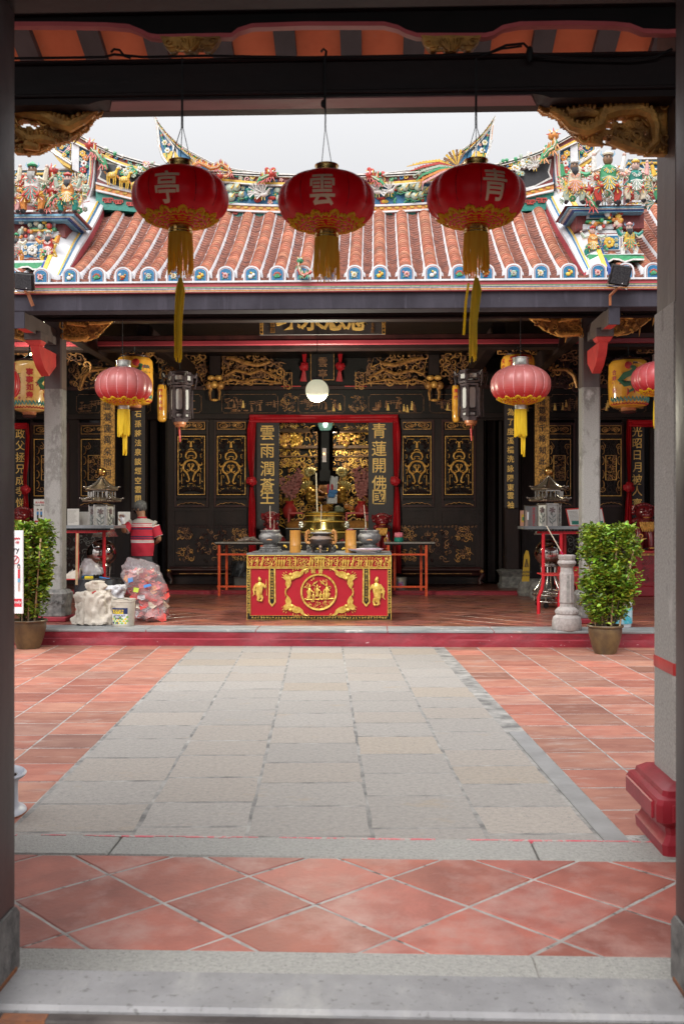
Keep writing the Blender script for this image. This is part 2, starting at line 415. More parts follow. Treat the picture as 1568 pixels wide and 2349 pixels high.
for i in range(len(ul)-1): band(pv, ul[i+1]*H, ul[i]*H, 4.72, 13.4, .430, .450, .008, tcol, .006, .002, off=R.uniform(-.02, .02))
ur = [.952]+[1.209+.2845*i for i in range(0, 20)]
for i in range(len(ur)-1): band(pv, ur[i]*H, ur[i+1]*H, 4.72, 13.4, .43, .45, .008, tcol, .006, .002, off=.2+R.uniform(-.02, .02))
o = pv.build('courtyard_paving', smooth=0, loc=(0,0,0)); o.rotation_euler = (0,0,ROT); tag(o, kind='structure')
sp = MB(m_grout2); sp.box(-1.005*H, .957*H, 4.7, 13.4, -.05, .0015)
sp.use(m_slab)
def scol(x, y):
 k = R.uniform(.94, 1.06); w = R.random()
 if w < .07: return (k*1.02, k*.96, k*.89)
 if w < .45: return (k*1.02, k*.99, k*.97)
 return (k*.98, k*.99, k*1.01)
us = [-.995, -.60, -.238, .158, .520, .868]
for i in range(5): band(sp, us[i]*H, us[i+1]*H, 4.7, 13.4, .44, .60, .009, scol, .006, .006, off=R.uniform(-.3, 0))
sp.use(m_cement)
sp.box(.875*H, .950*H, 4.7, 7.35, 0, .0065)
o = sp.build('granite_slab_path', smooth=0, loc=(0,0,0)); o.rotation_euler = (0,0,ROT); tag(o, kind='structure')
t = MB(m_redstep)
prof = [(YS, -.05), (YS, .085), (YS+.008, .095), (YS+.004, ZP-.02), (YS+.012, ZP-.005), (YS+.5, ZP-.005), (YS+.5, -.05)]
N_ = 120; xs_ = [-13+26*i/N_ for i in range(N_+1)]
vs = []; n = len(prof)
for x in xs_:
 for k, (y, z) in enumerate(prof):
  w = noise.noise((x*2.1, k*.7, 3))*.012+noise.noise((x*9, k*2.3, 7))*.006
  vs.append((x, y+(w if k < 5 else 0), z+(w*.5 if 0 < k < 4 else 0)))
t.add(vs, [(i*n+k, i*n+k+1, (i+1)*n+k+1, (i+1)*n+k) for i in range(N_) for k in range(n-1)])
t.use(m_stonedk);
capm = mat('blue_grey_cap_stone', (.30,.30,.30), (.17,.185,.19), (2,9,4), .6, bump=.4, bsc=30, spots=(.52,.50,.48), spotsc=(5,9,5), spotfac=(.58,.70), streak=((.42,.26,.20),(1.5,9,3),(.60,.70),.8))
t.use(capm)
x = -13
while x < 13:
 L_ = R.uniform(1.3, 1.9); t.box(x+.004, x+L_-.004, YS-.004, YS+.52, ZP-.03, ZP+.001, .006); x += L_
tag(t.build('terrace_kerb', smooth=30, loc=(0,YS,0)), kind='structure')
t = MB(m_grout2); t.box(-13, 13, YS+.51, YS2+.05, -.05, ZP-.006)
t.use(m_terr)
s_ = .42
for i in range(-34, 35):
 for j in range(-34, 35):
  cx = (i-j)*s_*.7071; cy = YS+.5+(i+j)*s_*.7071
  if not (-9 < cx < 9 and YS < cy < YS2+.5): continue
  h = s_*.7071-.006
  poly = clip(clip([(cx-h, cy), (cx, cy-h), (cx+h, cy), (cx, cy+h)], 0, -1, -(YS+.525)), 0, 1, YS2-.01)
  if len(poly) > 2:
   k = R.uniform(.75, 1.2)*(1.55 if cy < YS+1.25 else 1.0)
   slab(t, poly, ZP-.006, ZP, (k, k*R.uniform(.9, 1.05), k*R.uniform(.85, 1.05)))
tag(t.build('terrace_floor', smooth=0, loc=(0,YS,0)), kind='structure')
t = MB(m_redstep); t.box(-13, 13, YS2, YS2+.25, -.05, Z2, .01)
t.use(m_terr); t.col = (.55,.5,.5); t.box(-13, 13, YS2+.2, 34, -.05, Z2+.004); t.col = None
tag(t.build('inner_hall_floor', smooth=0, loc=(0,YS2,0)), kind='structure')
YK1 = flr(742, 1921, ZN).y; YK0 = flr(742, 1965, ZN).y; YT0 = flr(742, 2184, ZN).y; YI1 = 3.03; YI0 = 2.79; ZI = .2
k = MB(m_granite)
xk = [-4.6, -3.1, ax(270, 4.6), ax(1222, 4.6), 2.9, 4.6]
for i in range(5): k.box(xk[i]+.004, xk[i+1]-.004, YK0, YK1, -.1, ZN, .008)
k.use(mat('thin_red_paint_line', (.62,.08,.12), (.55,.20,.20), (18,18,18), .6, spots=(.40,.37,.34), spotsc=(26,26,26), spotfac=(.50,.56)))
x = -2.2
while x < 2.2:
 L_ = R.uniform(.05, .16)
 if R.random() < .86: k.box(x, x+L_, YK1-.022+R.uniform(-.006, .008), YK1-.006, ZN-.01, ZN+.0022)
 x += L_
tag(k.build('porch_granite_kerb', smooth=0, loc=(0,YK0,0)), kind='structure')
f = MB(m_grout); f.box(-4.6, 4.6, 3.0, YK0-.002, -.1, ZN-.007)
f.use(m_granite)
for a, b in ((-4.6, -1.9), (-1.9, .55), (.55, 4.6)): f.box(a+.002, b-.002, 2.95, YT0, -.05, ZN+.001, .006)
f.use(m_terra2)
o1 = flr(250, 2003, ZN); hd = .302
for i in range(-16, 17):
 for j in range(-16, 17):
  cx = o1.x+(i-j)*hd; cy = o1.y+hd+(i+j)*hd
  if not (-4.6 < cx < 4.6 and YT0-.6 < cy < YK0+.6): continue
  h = hd-.010
  poly = [(cx-h, cy), (cx, cy-h), (cx+h, cy), (cx, cy+h)]
  pp = []
  for q in range(4):
   p = poly[q]; r_ = poly[(q+1) % 4]
   for w in range(4):
    tt = w/4; pp.append(wobble(p[0]+(r_[0]-p[0])*tt, p[1]+(r_[1]-p[1])*tt, .0022))
  poly = clip(clip(pp, 0, -1, -(YT0+.006)), 0, 1, YK0-.008)
  k_ = R.uniform(.80, 1.16); slab(f, poly, ZN-.007, ZN-.004+R.uniform(-.0008, .0012), (k_*R.uniform(.97, 1.05), k_, k_*R.uniform(.95, 1.06)))
tag(f.build('porch_tile_floor', smooth=0, loc=(0,3,0)), kind='structure')
s = MB(m_sill); s.box(-1.6, 1.6, YI0, YI1, -.1, ZI, .012)
s.use(m_sillf); s.box(-1.6, 1.6, YI0-.05, YI0-.001, -.1, ZI-.016, .006)
s.use(m_rust); s.use(m_rust)
for x0, x1 in ((-1.06, -.93), (.95, 1.03)): s.box(x0, x1, YI0-.051, YI0-.012, ZI-.03, ZI-.0145)
tag(s.build('stone_door_sill', smooth=0, loc=(0,YI0,0)), kind='structure')
s = MB(m_lacq2); s.box(-5, 5, -4, YI0-.04, -.1, .06)
tag(s.build('gate_hall_floor', smooth=0, loc=(0,0,0)), kind='structure')
def spiral(mb, cx, cz, s, y, a0=0, turns=1.25, hand=1, r=None, fl=.6, tail=True, n=4):
 r = r or s*.13
 pts = []; rs = []; K = int(9*turns)+2
 for i in range(K):
  t = i/(K-1); a = a0+hand*turns*2*PI*t; d = s*(1-.80*t)
  pts.append((cx+d*math.cos(a), y-.3*r*t, cz+d*math.sin(a))); rs.append(r*(1-.35*t))
 if tail:
  a = a0-hand*.25; d = s*1.75
  pts.insert(0, (cx+d*math.cos(a-hand*.35), y, cz+d*math.sin(a-hand*.35))); rs.insert(0, r*.3)
 mb.tube(pts, rs, n=n, flat=fl)
def leaf_blob(mb, cx, cz, s, y, a=0, k=3):
 for i in range(k):
  b = a+(i-(k-1)/2)*.9
  mb.ball((cx+math.cos(b)*s*.5, y, cz+math.sin(b)*s*.5), (s*.36, s*.22, s*.36), n=6, m=4)
def scroll_fill(mb, poly, y, n, seed, s0, s1, r=None, fl=.8, m2=None, dep=.02, avoid=()):
 q = random.Random(seed)
 xs = [p[0] for p in poly]; zs = [p[1] for p in poly]
 def inside(x, z):
  c = False; m = len(poly)
  for i in range(m):
   a = poly[i]; b = poly[(i+1) % m]
   if (a[1] > z) != (b[1] > z) and x < (b[0]-a[0])*(z-a[1])/(b[1]-a[1])+a[0]: c = not c
  return c
 pts = []; tries = 0
 while len(pts) < n and tries < n*40:
  tries += 1
  x = q.uniform(min(xs), max(xs)); z = q.uniform(min(zs), max(zs)); s = q.uniform(s0, s1)
  if not inside(x, z) or any(math.hypot(x-a, z-b) < c+s*.95 for a, b, c in avoid): continue
  if any(math.hypot(x-a, z-b) < (s+c)*.66 for a, b, c in pts): continue
  pts.append((x, z, s))
  w = q.random()
  if m2 and q.random() < .5: mb.use(m2[0])
  elif m2: mb.use(m2[1])
  if w < .68: spiral(mb, x, z, s, y+q.uniform(-dep, dep), q.uniform(0, 6.28), q.uniform(.9, 1.4), q.choice((-1, 1)), r or s*.24, fl)
  else: leaf_blob(mb, x, z, s, y+q.uniform(-dep, 0), q.uniform(0, 6.28), q.choice((2, 3, 4)))
 return pts
def PX(pts, Y): return [(at(x, y, Y).x, at(x, y, Y).z) for x, y in pts]
gate = thing('gate_hall', 'dark timber gate hall with heavy crossbeam and carved dragon brackets that frames the courtyard', 'building', (0,3,0))
for sgn, px in ((-1, 37), (1, 1546)):
 xi = ax(px, YI1); xo = xi+sgn*.34
 j = MB(m_jamb)
 if sgn < 0: j.prismz([(xo, YI0-.1), (xi-.012, YI0-.1), (xi, YI0-.085), (xi, YI1-.012), (xi-.012, YI1), (xo, YI1)], ZI+.195, 3.3)
 else: j.prismz([(xi+.012, YI0-.1), (xo, YI0-.1), (xo, YI1), (xi+.012, YI1), (xi, YI1-.012), (xi, YI0-.085)], ZI+.195, 3.3)
 jo = j.build('door_post', gate)
 b = MB(m_stonedk)
 b.prismx([(YI0-.13, ZI), (YI1+.012, ZI), (YI1+.012, ZI+.17), (YI1-.02, ZI+.198), (YI0-.13, ZI+.198)], xi+sgn*-.008, xo)
 b.use(m_rust); b.box(xi-sgn*.012, xi+sgn*.1, YI0-.02, YI1-.02, ZI+.001, ZI+.012)
 b.build('stone_post_base', jo)
 w = MB(m_lacq); w.box(xo+sgn*.001, xo+sgn*3.4, YI0-.05, YI1-.03, .02, 3.4)
 w.build('front_wall', gate)
l = MB(m_beam)
zl = az(22, YI1); l.box(-1.6, 1.6, YI0, YI1, zl, 3.7, .01)
l.build('door_lintel', gate)
cb = MB(m_beam)
Y0, Y1 = 4.55, 4.80
def zz(py, Y=Y0): return az(py, Y)
cb.prism([(-2.6, zz(133)), (-2.6, zz(231)), (ax(205, Y0), zz(231)), (ax(222, Y0), zz(225)), (ax(245, Y0), zz(222)), (ax(1225, Y0), zz(222)), (ax(1245, Y0), zz(225)), (ax(1262, Y0), zz(231)), (2.6, zz(231)), (2.6, zz(133))], Y0, 4.66)
cb.box(-2.6, 2.6, Y0-.012, Y0, zz(216), zz(207), .004)
cb.box(-2.6, 2.6, Y0-.02, Y0+.1, zz(141), zz(131), .008)
cb.build('crossbeam', gate)
rb = MB(m_roseb)  # thin plate whose rose colour carries the light on the beam's underside
x0, x1 = ax(237, Y0), ax(1238, Y0)
rb.prismz([(x0, 4.662), (x0+.04, Y0+.004), (x1-.04, Y0+.004), (x1, 4.662)], zz(222)-.006, zz(222)+.004)
rb.build('lit_beam_underside', gate)
cb = MB(m_lacq); cb.box(-2.6, 2.6, 4.664, 4.745, zz(222)-.003, zz(150), .006)
cb.build('rear_beam', gate)
edge = [(30,66),(140,66),(250,68),(300,72),(330,84),(345,92),(365,95),(510,92),(533,92),(548,80),(580,70),(700,66),(880,66),(912,74),(930,84),(955,92),(1110,92),(1128,88),(1150,74),(1190,66),(1300,64),(1400,66),(1440,70),(1470,82),(1524,84)]
eL = [(-2.6, az(66, Y0))]+[(at(x, y, Y0).x, at(x, y, Y0).z) for x, y in edge]+[(2.6, az(66, Y0))]
ub = MB(m_black)
ub.prism(eL+[(2.6, 4.35), (-2.6, 4.35)], Y0-.03, Y0)
ub.use(m_beam); ub.box(-2.6, 2.6, Y0-.06, Y0-.031, az(36, Y0), 4.3)
ub.build('upper_beam', gate)
pe = MB(m_pinkedge)
vs = []; n = len(eL)
for x, z in eL: vs += [(x, Y0-.036, z+.016), (x, Y0-.036, z-.004), (x, Y0+.004, z-.004), (x, Y0+.004, z+.016)]
pe.add(vs, [(i*4+k, i*4+(k+1) % 4, i*4+4+(k+1) % 4, i*4+4+k) for i in range(n-1) for k in range(4)])
pe.build('pink_edge_moulding', gate)
for cx0 in (437, 1033):
 ob = MB(m_goldcarve); dx_ = cx0-437
 ob.prism(PX([(x+dx_, y-(2 if dx_ else 0)) for x, y in [(369,86),(400,88),(437,86),(475,88),(506,86),(500,100),(490,113),(482,122),(472,122),(466,114),(456,113),(449,122),(425,122),(418,114),(408,113),(402,122),(392,122),(384,113),(375,100)]], Y0-.03), Y0-.045, Y0-.002)
 c = at(cx0, 103, Y0-.05)
 for sg in (-1, 1):
  for ox, oz, r_ in ((.10, .012, .022), (.055, -.012, .016), (.035, .018, .016)): spiral(ob, c.x+sg*ox, c.z+oz, r_, c.y, sg, 1.2, sg, .006, 1)
  for k in range(3): ob.tube([(c.x+sg*.004, c.y-.005, c.z-.03), (c.x+sg*(.01+.012*k), c.y-.008, c.z), (c.x+sg*(.012+.016*k), c.y-.004, c.z+.03)], [.006,.009,.003], 5)
 ob.build('carved_lotus_block', gate)
ce = MB(m_orceil);
def cz_(y): return 4.25-.41*(y-4.75)
def slope_box(mb, x0, x1, y0, y1, d0, d1):
 vs = [(x, y, cz_(y)+d) for x in (x0, x1) for y in (y0, y1) for d in (d0, d1)]
 mb.add(vs, [(0,1,3,2),(4,6,7,5),(0,4,5,1),(2,3,7,6),(0,2,6,4),(1,5,7,3)])
rx = [65,217,361,510,655,805,949,1100,1244,1389,1520]
rX = [ax(p, 5.15) for p in rx]
allx = [rX[0]-.33*3, rX[0]-.33*2, rX[0]-.33]+rX+[rX[-1]+.33, rX[-1]+.66]
for i in range(len(allx)-1):
 y = 4.55
 while y < 5.4:
  slope_box(ce, allx[i]+.01, allx[i+1]-.01, y+.002, min(y+.24, 5.45), .03, .045+R.uniform(0, .004)); y += .242
ce.build('clay_tile_ceiling', gate, smooth=0)
for x in allx:
 r_ = MB(m_rafter); slope_box(r_, x-.055, x+.055, 4.6, 5.46, -.02, .028); r_.build('rafter', gate, smooth=0)
rf = MB(m_cell)
rf.box(-5, 5, 1.6, 4.62, 4.36, 4.5)
slope_box(rf, -5, 5, 4.6, 5.47, .05, .14)
rf.build('roof', gate, smooth=0)
sw = MB(m_lacq)
for sg in (-1, 1): sw.box(sg*4.6, sg*4.75, 1.6, 4.6, 0, 4.36)
sw.build('side_wall', gate, smooth=0)
def plate(mb, pts, Y, th, step=3.5, holes=()):
 """solid carved board with pierced openings"""
 xs = [p[0] for p in pts]; ys = [p[1] for p in pts]; x0, y0 = min(xs), min(ys)
 nx, ny = int((max(xs)-x0)/step)+1, int((max(ys)-y0)/step)+1
 def ins(x, y):
  for hx, hy, rx_, ry_ in holes:
   if ((x-hx)/rx_)**2+((y-hy)/ry_)**2 < 1: return False
  c = False; m = len(pts)
  for i in range(m):
   a = pts[i]; b = pts[(i+1) % m]
   if (a[1] > y) != (b[1] > y) and x < (b[0]-a[0])*(y-a[1])/(b[1]-a[1])+a[0]: c = not c
  return c
 for i in range(nx):
  for j in range(ny):
   if ins(x0+(i+.5)*step, y0+(j+.5)*step):
    w_ = noise.noise((i*.35, j*.35, x0))*.022
    a = at(x0+i*step, y0+j*step, Y); b = at(x0+(i+1)*step, y0+(j+1)*step, Y); mb.box(a.x, b.x, Y-.004-abs(w_), Y+th, b.z, a.z)
def bracket(pts, Y, name, parent, mats, n, seed, s0, s1, body=None, th=.07, holes=(), step=3.5):
 b = MB(mats[0]); P2 = PX(pts, Y)
 b.use(mats[1]); plate(b, pts, Y+.012, th*.6, step, [(a_, b_, c_*1.35, d_*1.3) for a_, b_, c_, d_ in holes]); b.use(mats[0])
 holes = [(a_, b_, c_*1.35, d_*1.3) for a_, b_, c_, d_ in holes]; scroll_fill(b, P2, Y-.01, n, seed, s0, s1, fl=1.0, m2=mats, dep=th*.25, avoid=[(at(a_, b_, Y).x, at(a_, b_, Y).z, (c_+d_)/2*Y/F) for a_, b_, c_, d_ in holes])
 ring = [(x, Y, z) for x, z in P2]
 b.use(mats[0]); b.tube(ring, s0*.26, n=5, flat=1.4, closed=True)
 if body:
  for pl, r in body:
   p3 = [at(x, y, Y-.03) for x, y in pl]
   rr = [r*(.45+.55*math.sin(PI*min(1, (i+.8)/len(p3)))) for i in range(len(p3))]
   b.tube(p3, rr, n=8)
   for i in range(len(p3)-1):
    a, c_ = p3[i], p3[i+1]
    for k in range(3):
     q = a.lerp(c_, k/3); b.ball(q+Vector((0, -rr[i]*.7, rr[i]*.75)), (rr[i]*.35, rr[i]*.3, rr[i]*.5), n=5, m=3)
 return b.build(name, parent)
LB = [(30,238),(238,238),(239,250),(228,262),(214,268),(206,282),(190,296),(180,305),(160,318),(140,326),(120,331),(104,342),(80,351),(60,352),(30,348)]
bracket(LB, 4.68, 'carved_dragon_bracket', gate, (m_goldcarve, m_goldcarve), 150, 3, .018, .036, holes=[(56,285,13,6),(82,289,8,6),(88,307,5,5),(101,306,5,5),(111,314,8,5),(69,327,7,6),(85,326,6,7),(38,339,4,4),(78,341,4,3),(140,270,6,4),(161,286,7,5),(175,270,4,5)],
  body=[([(20,252),(60,256),(100,264),(130,280),(160,290),(195,272),(222,252)], .034), ([(40,300),(70,320),(100,318),(130,325)], .03), ([(60,330),(90,338)], .03)])
RB = [(1234,238),(1527,238),(1527,354),(1490,354),(1450,345),(1415,336),(1375,330),(1340,326),(1318,312),(1302,294),(1286,285),(1284,272),(1262,262),(1246,258),(1236,250)]
bracket(RB, 4.68, 'carved_dragon_bracket', gate, (m_goldcarve, m_goldcarve), 210, 5, .018, .036, holes=[(1298,270,4,8),(1316,286,6,4),(1396,278,9,5),(1424,277,10,5),(1394,292,7,5),(1386,322,5,5),(1396,332,8,5),(1429,334,9,4),(1471,283,3,3),(1479,306,3,4),(1361,302,5,5)],
  body=[([(1262,252),(1290,268),(1310,290),(1345,300),(1375,285),(1385,262),(1420,252),(1460,250),(1490,262),(1503,290),(1502,325),(1480,345)], .034), ([(1300,262),(1340,255),(1370,262)], .03), ([(1400,320),(1440,335),(1480,348)], .03)])
def sqring(mb, cx, cy, prof, ch=.12):
 """square plan with clipped corners, prof=(half,z)"""
 vs = []
 for h, z in prof:
  c = h*ch
  for x, y in ((-h+c,-h),(h-c,-h),(h,-h+c),(h,h-c),(h-c,h),(-h+c,h),(-h,h-c),(-h,-h+c)): vs.append((cx+x, cy+y, z))
 m = len(prof); fs = [(i*8+j, i*8+(j+1) % 8, (i+1)*8+(j+1) % 8, (i+1)*8+j) for i in range(m-1) for j in range(8)]
 fs.append(list(range(8))[::-1]); fs.append([(m-1)*8+j for j in range(8)])
 mb.add(vs, fs)
xr = ax(1495, 4.9)
for cx in (xr+.175, ax(30, 4.98)-.30):
 cc = MB(m_colnear); sqring(cc, cx, 4.71, [(.175, .38), (.175, az(712, 4.7))])
 cc.use(m_wood_col); sqring(cc, cx, 4.71, [(.165, az(712, 4.7)+.001), (.165, 4.3)])
 cc.use(m_redpaint); zb = az(1522, 4.7); sqring(cc, cx, 4.71, [(.177, zb-.028), (.179, zb-.02), (.179, zb+.02), (.177, zb+.028)])
 co = cc.build('porch_column', gate)
 bb = MB(m_basered)
 sqring(bb, cx, 4.71, [(.245, ZN), (.25, ZN+.05), (.238, ZN+.062), (.225, ZN+.09), (.232, ZN+.125), (.262, ZN+.15), (.28, ZN+.16), (.285, ZN+.175), (.285, ZN+.24), (.275, ZN+.262), (.25, ZN+.272), (.245, ZN+.295), (.215, ZN+.315), (.19, ZN+.32)], .08)
 for dx, dy in ((-1,0),(0,-1)):
  if dx: bb.box(cx-.294, cx-.28, 4.71-.22, 4.71+.24, ZN+.165, ZN+.245, .005)
  else: bb.box(cx-.22, cx+.22, 4.71-.294, 4.71-.28, ZN+.165, ZN+.245, .005)
 bb.build('red_column_base', co, smooth=30)
cab = MB(m_cord)
def cab_line(pts, r=.006, Y=Y0-.03): cab.tube([at(x, y, Y) for x, y in pts], r, n=5)
cab_line([(30,134),(120,133),(240,131),(262,125),(330,131),(480,128),(700,132),(880,129),(1000,127),(1120,122),(1160,104),(1200,100),(1212,112),(1215,128),(1300,134),(1450,137),(1505,130),(1540,112)])
cab_line([(1100,130),(1150,112),(1196,106)], .005)
cab_line([(255,120),(262,113),(275,115),(285,128),(300,133)], .006)
cab.ball(at(1214, 124, Y0-.03), (.018,.015,.04), 6, 4)
tag(cab.build('electric_cable'), 'thin black electric cable strung along the top of the near gate hall crossbeam', 'cable')
# =================== TEMPLE HALL ===================
R = random.Random(21)
T = thing('temple_hall', 'large ornate temple hall with curved clay tile roof and dark gilded front across the courtyard', 'building', (0, YW, 0))
YE = 12.0; YT = 14.2
zE = az(641, YE); zT = az(493, YT)
def rz_(y):
 s = (y-YE)/(YT-YE)
 return zE+(zT-zE)*(.80*s+.20*s*s)
rollpx = [-42, 28, 95, 162, 223, 282, 341, 400, 460, 518, 577, 636, 694, 753, 813, 871, 931, 992, 1053, 1114, 1177, 1240, 1304, 1371, 1434, 1497, 1560, 1620]
roX = [ax(p, 11.95) for p in rollpx]
roof = MB(m_tiledk)
for i in range(len(roX)-1):
 a, b = roX[i]+.06, roX[i+1]-.06
 ns = 30; vs = []; fs = []
 for k in range(ns):
  y0 = YE+.0+(YT-YE)*k/ns; y1 = YE+(YT-YE)*(k+1)/ns+.012
  z0 = rz_(y0)+.030; z1 = rz_(y1)+.004
  for x, dz in ((a, .02), ((a+b)/2, -.012), (b, .02)):
   j = R.uniform(-.004, .004)
   vs += [(x, y0+j, z0+dz), (x, y1, z1+dz), (x, y0+j, z0+dz-.030)]
  o = k*9
  for q in (0, 3):
   fs += [(o+q, o+q+3, o+q+4, o+q+1), (o+q, o+q+2, o+q+5, o+q+3)]
 roof.add(vs, fs)
vs = []
for k in range(13):
 y = YE+(YT+.2-YE)*k/12
 for x in (roX[0]-.2, roX[-1]+.2): vs += [(x, y, rz_(y)-.03), (x, y, rz_(y)-.12)]
roof.add(vs, [(k*4, k*4+2, k*4+6, k*4+4) for k in range(12)]+[(k*4+1, k*4+3, k*4+7, k*4+5) for k in range(12)]+[(0,1,3,2)])
roof.use(m_tile)
NS = 31
for i, x in enumerate(roX):
 vs = []; fs = []; cols = []
 A = 7
 for k in range(NS):
  t0 = k/NS; t1 = (k+1)/NS
  y0 = YE+.1+(YT-YE-.1)*t0; y1 = YE+.1+(YT-YE-.1)*t1
  rr0 = .083+R.uniform(-.003, .003); rr1 = .068
  dx = R.uniform(-.003, .003)
  o = len(vs)
  for (y, r_) in ((y0, rr0), (y1, rr1)):
   for j in range(A):
    a = PI*j/(A-1); vs.append((x+dx+math.cos(a)*r_, y, rz_(y)+.035+math.sin(a)*r_*1.05))
  for j in range(A): vs.append((x+dx+math.cos(PI*j/(A-1))*(rr0-.017), y0, rz_(y0)+.035+math.sin(PI*j/(A-1))*(rr0-.017)*1.05))
  ff = []
  for j in range(A-1):
   ff.append((o+j, o+j+1, o+A+j+1, o+A+j)); ff.append((o+j, o+2*A+j, o+2*A+j+1, o+j+1))
  k_ = R.uniform(.74, 1.14); h = R.uniform(-.12, .12)
  roof.col = (k_*(1+h*.3), k_*(1-h), k_*(1-h))
  roof.add(vs[o:], [[q-o for q in f] for f in ff])
 roof.col = None
tr = roof.build('tiled_roof', T, smooth=35)
ms = MB(m_white)
for i, x in enumerate(roX):
 for sg in (-1, 1):
  vs = []; K = 60
  for k in range(K+1):
   y = YE+.02+(YT-YE-.02)*k/K; w = .012+R.uniform(-.004, .008)*(1 if k % 2 else .3); z = rz_(y)
   fl_ = max(0, 1-(y-YE)/.35)**2*.03
   xi = x+sg*(.078+fl_*.4)
   vs += [(xi, y, z+.0), (xi, y, z+.075+fl_), (xi+sg*(w+fl_), y, z+.05+fl_*.4), (xi+sg*(w+.008+fl_), y, z+.0)]
  ms.add(vs, [(k*4+j, k*4+j+1, k*4+j+5, k*4+j+4) for k in range(K) for j in range(3)]+[(0,1,2,3)])
ms.build('lime_mortar_strips', tr, smooth=50)
reliefs = ['blossom', 'gourd', 'daisy', 'peach', 'spray', 'bird', 'lotus']
def petal_flower(mb, x, y, z, s, pm, cm, n=6, ph=0):
 mb.use(pm)
 for k in range(n):
  a = ph+2*PI*k/n
  mb.ball((x+math.cos(a)*s*.62, y, z+math.sin(a)*s*.62), (s*.42, s*.22, s*.42), 6, 4)
 mb.use(cm); mb.ball((x, y-s*.2, z), (s*.28, s*.25, s*.28), 6, 4)
def leafy(mb, x, y, z, s, m_, a):
 mb.use(m_); M = Matrix.Rotation(-a, 3, 'Y')
 mb.ball((x+math.cos(a)*s*.6, y, z+math.sin(a)*s*.6), (s*.62, s*.16, s*.24), 6, 4, M)
G = P_
for i, x in enumerate(roX):
 y0 = YE-.05; z0 = rz_(YE)-.045
 w, h = .102, .125
 arch = [(x-w, z0)]+[(x-w*math.cos(PI*k/10), z0+h+.085*math.sin(PI*k/10)) for k in range(11)]+[(x+w, z0)]
 e = MB(m_white); e.prism(arch, y0, y0+.16)
 ar2 = [(x-w*.68, z0+.024)]+[(x-w*.68*math.cos(PI*k/10), z0+h*.98+.052*math.sin(PI*k/10)) for k in range(11)]+[(x+w*.68, z0+.024)]
 rm = [(x-w*.80, z0+.0)]+[(x-w*.80*math.cos(PI*k/10), z0+h*.99+.066*math.sin(PI*k/10)) for k in range(11)]+[(x+w*.80, z0+.0)]
 rm2 = [(x-w*.72, z0+.001)]+[(x-w*.72*math.cos(PI*k/10), z0+h*.985+.057*math.sin(PI*k/10)) for k in range(11)]+[(x+w*.72, z0+.001)]
 e.use(G['maroon']); e.prism(rm, y0-.003, y0-.0005)
 e.use(m_white); e.prism(rm2, y0-.006, y0-.0035)
 e.use(G['blue']); e.prism(ar2, y0-.010, y0-.0065)
 zc = z0+.088; yy = y0-.018
 q = random.Random(100+i); kind = i % 7
 c1, c2, c3 = [(G['cream'], G['yellow'], G['sage']), (G['yellow'], G['orange'], G['green']), (G['pink'], G['red'], G['sage']), (G['white'], G['yellow'], G['green']), (G['red'], G['yellow'], G['green']), (G['orange'], G['white'], G['sage']), (G['sage'], G['pink'], G['teal'])][kind]
 e.use(G['green']); e.tube([(x-.04, yy, zc-.05), (x-.01, yy-.004, zc-.01), (x+.03, yy, zc+.035)], .004, 4)
 if kind in (0, 2, 6):
  petal_flower(e, x+q.uniform(-.01, .01), yy, zc, .036, c1, c2, 7, q.random())
  for a in (.6, 2.4, 3.9, 5.3): leafy(e, x+math.cos(a)*.028, yy, zc+math.sin(a)*.03, .022, c3, a)
  petal_flower(e, x-.035, yy, zc+.03, .014, c2, c1, 5)
 elif kind in (1, 3):
  e.use(c1); e.ball((x-.012, yy, zc-.016), (.03, .016, .026), 8, 5); e.ball((x+.022, yy, zc+.008), (.022, .014, .022), 8, 5)
  e.use(c2); e.ball((x-.002, yy-.008, zc+.028), (.016, .012, .014), 6, 4)
  for a in (.9, 2.0, 3.3, 5.6): leafy(e, x+math.cos(a)*.03, yy, zc+math.sin(a)*.034, .024, c3, a)
 elif kind == 5:
  e.use(c1); e.ball((x, yy, zc-.008), (.034, .016, .018), 8, 5); e.ball((x+.032, yy, zc+.016), (.012, .011, .012), 6, 4)
  for k in range(4): leafy(e, x-.02, yy-.004, zc+.002, .032, (c2, c3)[k % 2], 1.7+k*.35)
  e.use(G['red']); e.ball((x-.01, yy, zc-.036), (.03, .01, .008), 6, 4)
 else:
  for k in range(5):
   a = .5+k*.55; leafy(e, x, yy, zc-.03, .045, G['green'] if k % 2 else c3, a)
   petal_flower(e, x+math.cos(a)*.042, yy-.003, zc-.02+math.sin(a)*.05, .013, c1, c2, 5)
 e.build('eave_end_tile', tr, smooth=45)
fa = MB(m_white); X0, X1 = -8.6, 8.6
def strip(mb, m_, a, b, yf, yb=12.2):
 mb.use(m_); mb.box(X0, X1, yf, yb, az(b, yf), az(a, yf)-.0005)
strip(fa, m_white, 641.5, 645.6, YE-.07)
strip(fa, m_rosefascia, 645.6, 655.5, YE-.045)
strip(fa, G['green'], 655.5, 657, YE-.05); strip(fa, G['cream'], 657, 659, YE-.046)
strip(fa, G['cobalt'], 659, 660.6, YE-.042); strip(fa, G['white'], 660.6, 662.6, YE-.038)
strip(fa, G['orange'], 662.6, 665.4, YE-.034); strip(fa, G['cream'], 665.4, 667, YE-.030); strip(fa, m_rosefascia, 667, 668.4, YE-.026)
fa.build('painted_fascia', T, smooth=0)
gb = MB(m_greybeam); gb.box(X0, X1, YE+.02, YE+.26, az(709, YE+.02), az(668.5, YE+.02), .008)
gb.build('eave_beam', T, smooth=0)
YC = 13.3
bb = MB(m_beam); bb.box(X0, X1, YC-.05, YC+.2, az(731, YC-.05), az(700, YC-.05), .01)
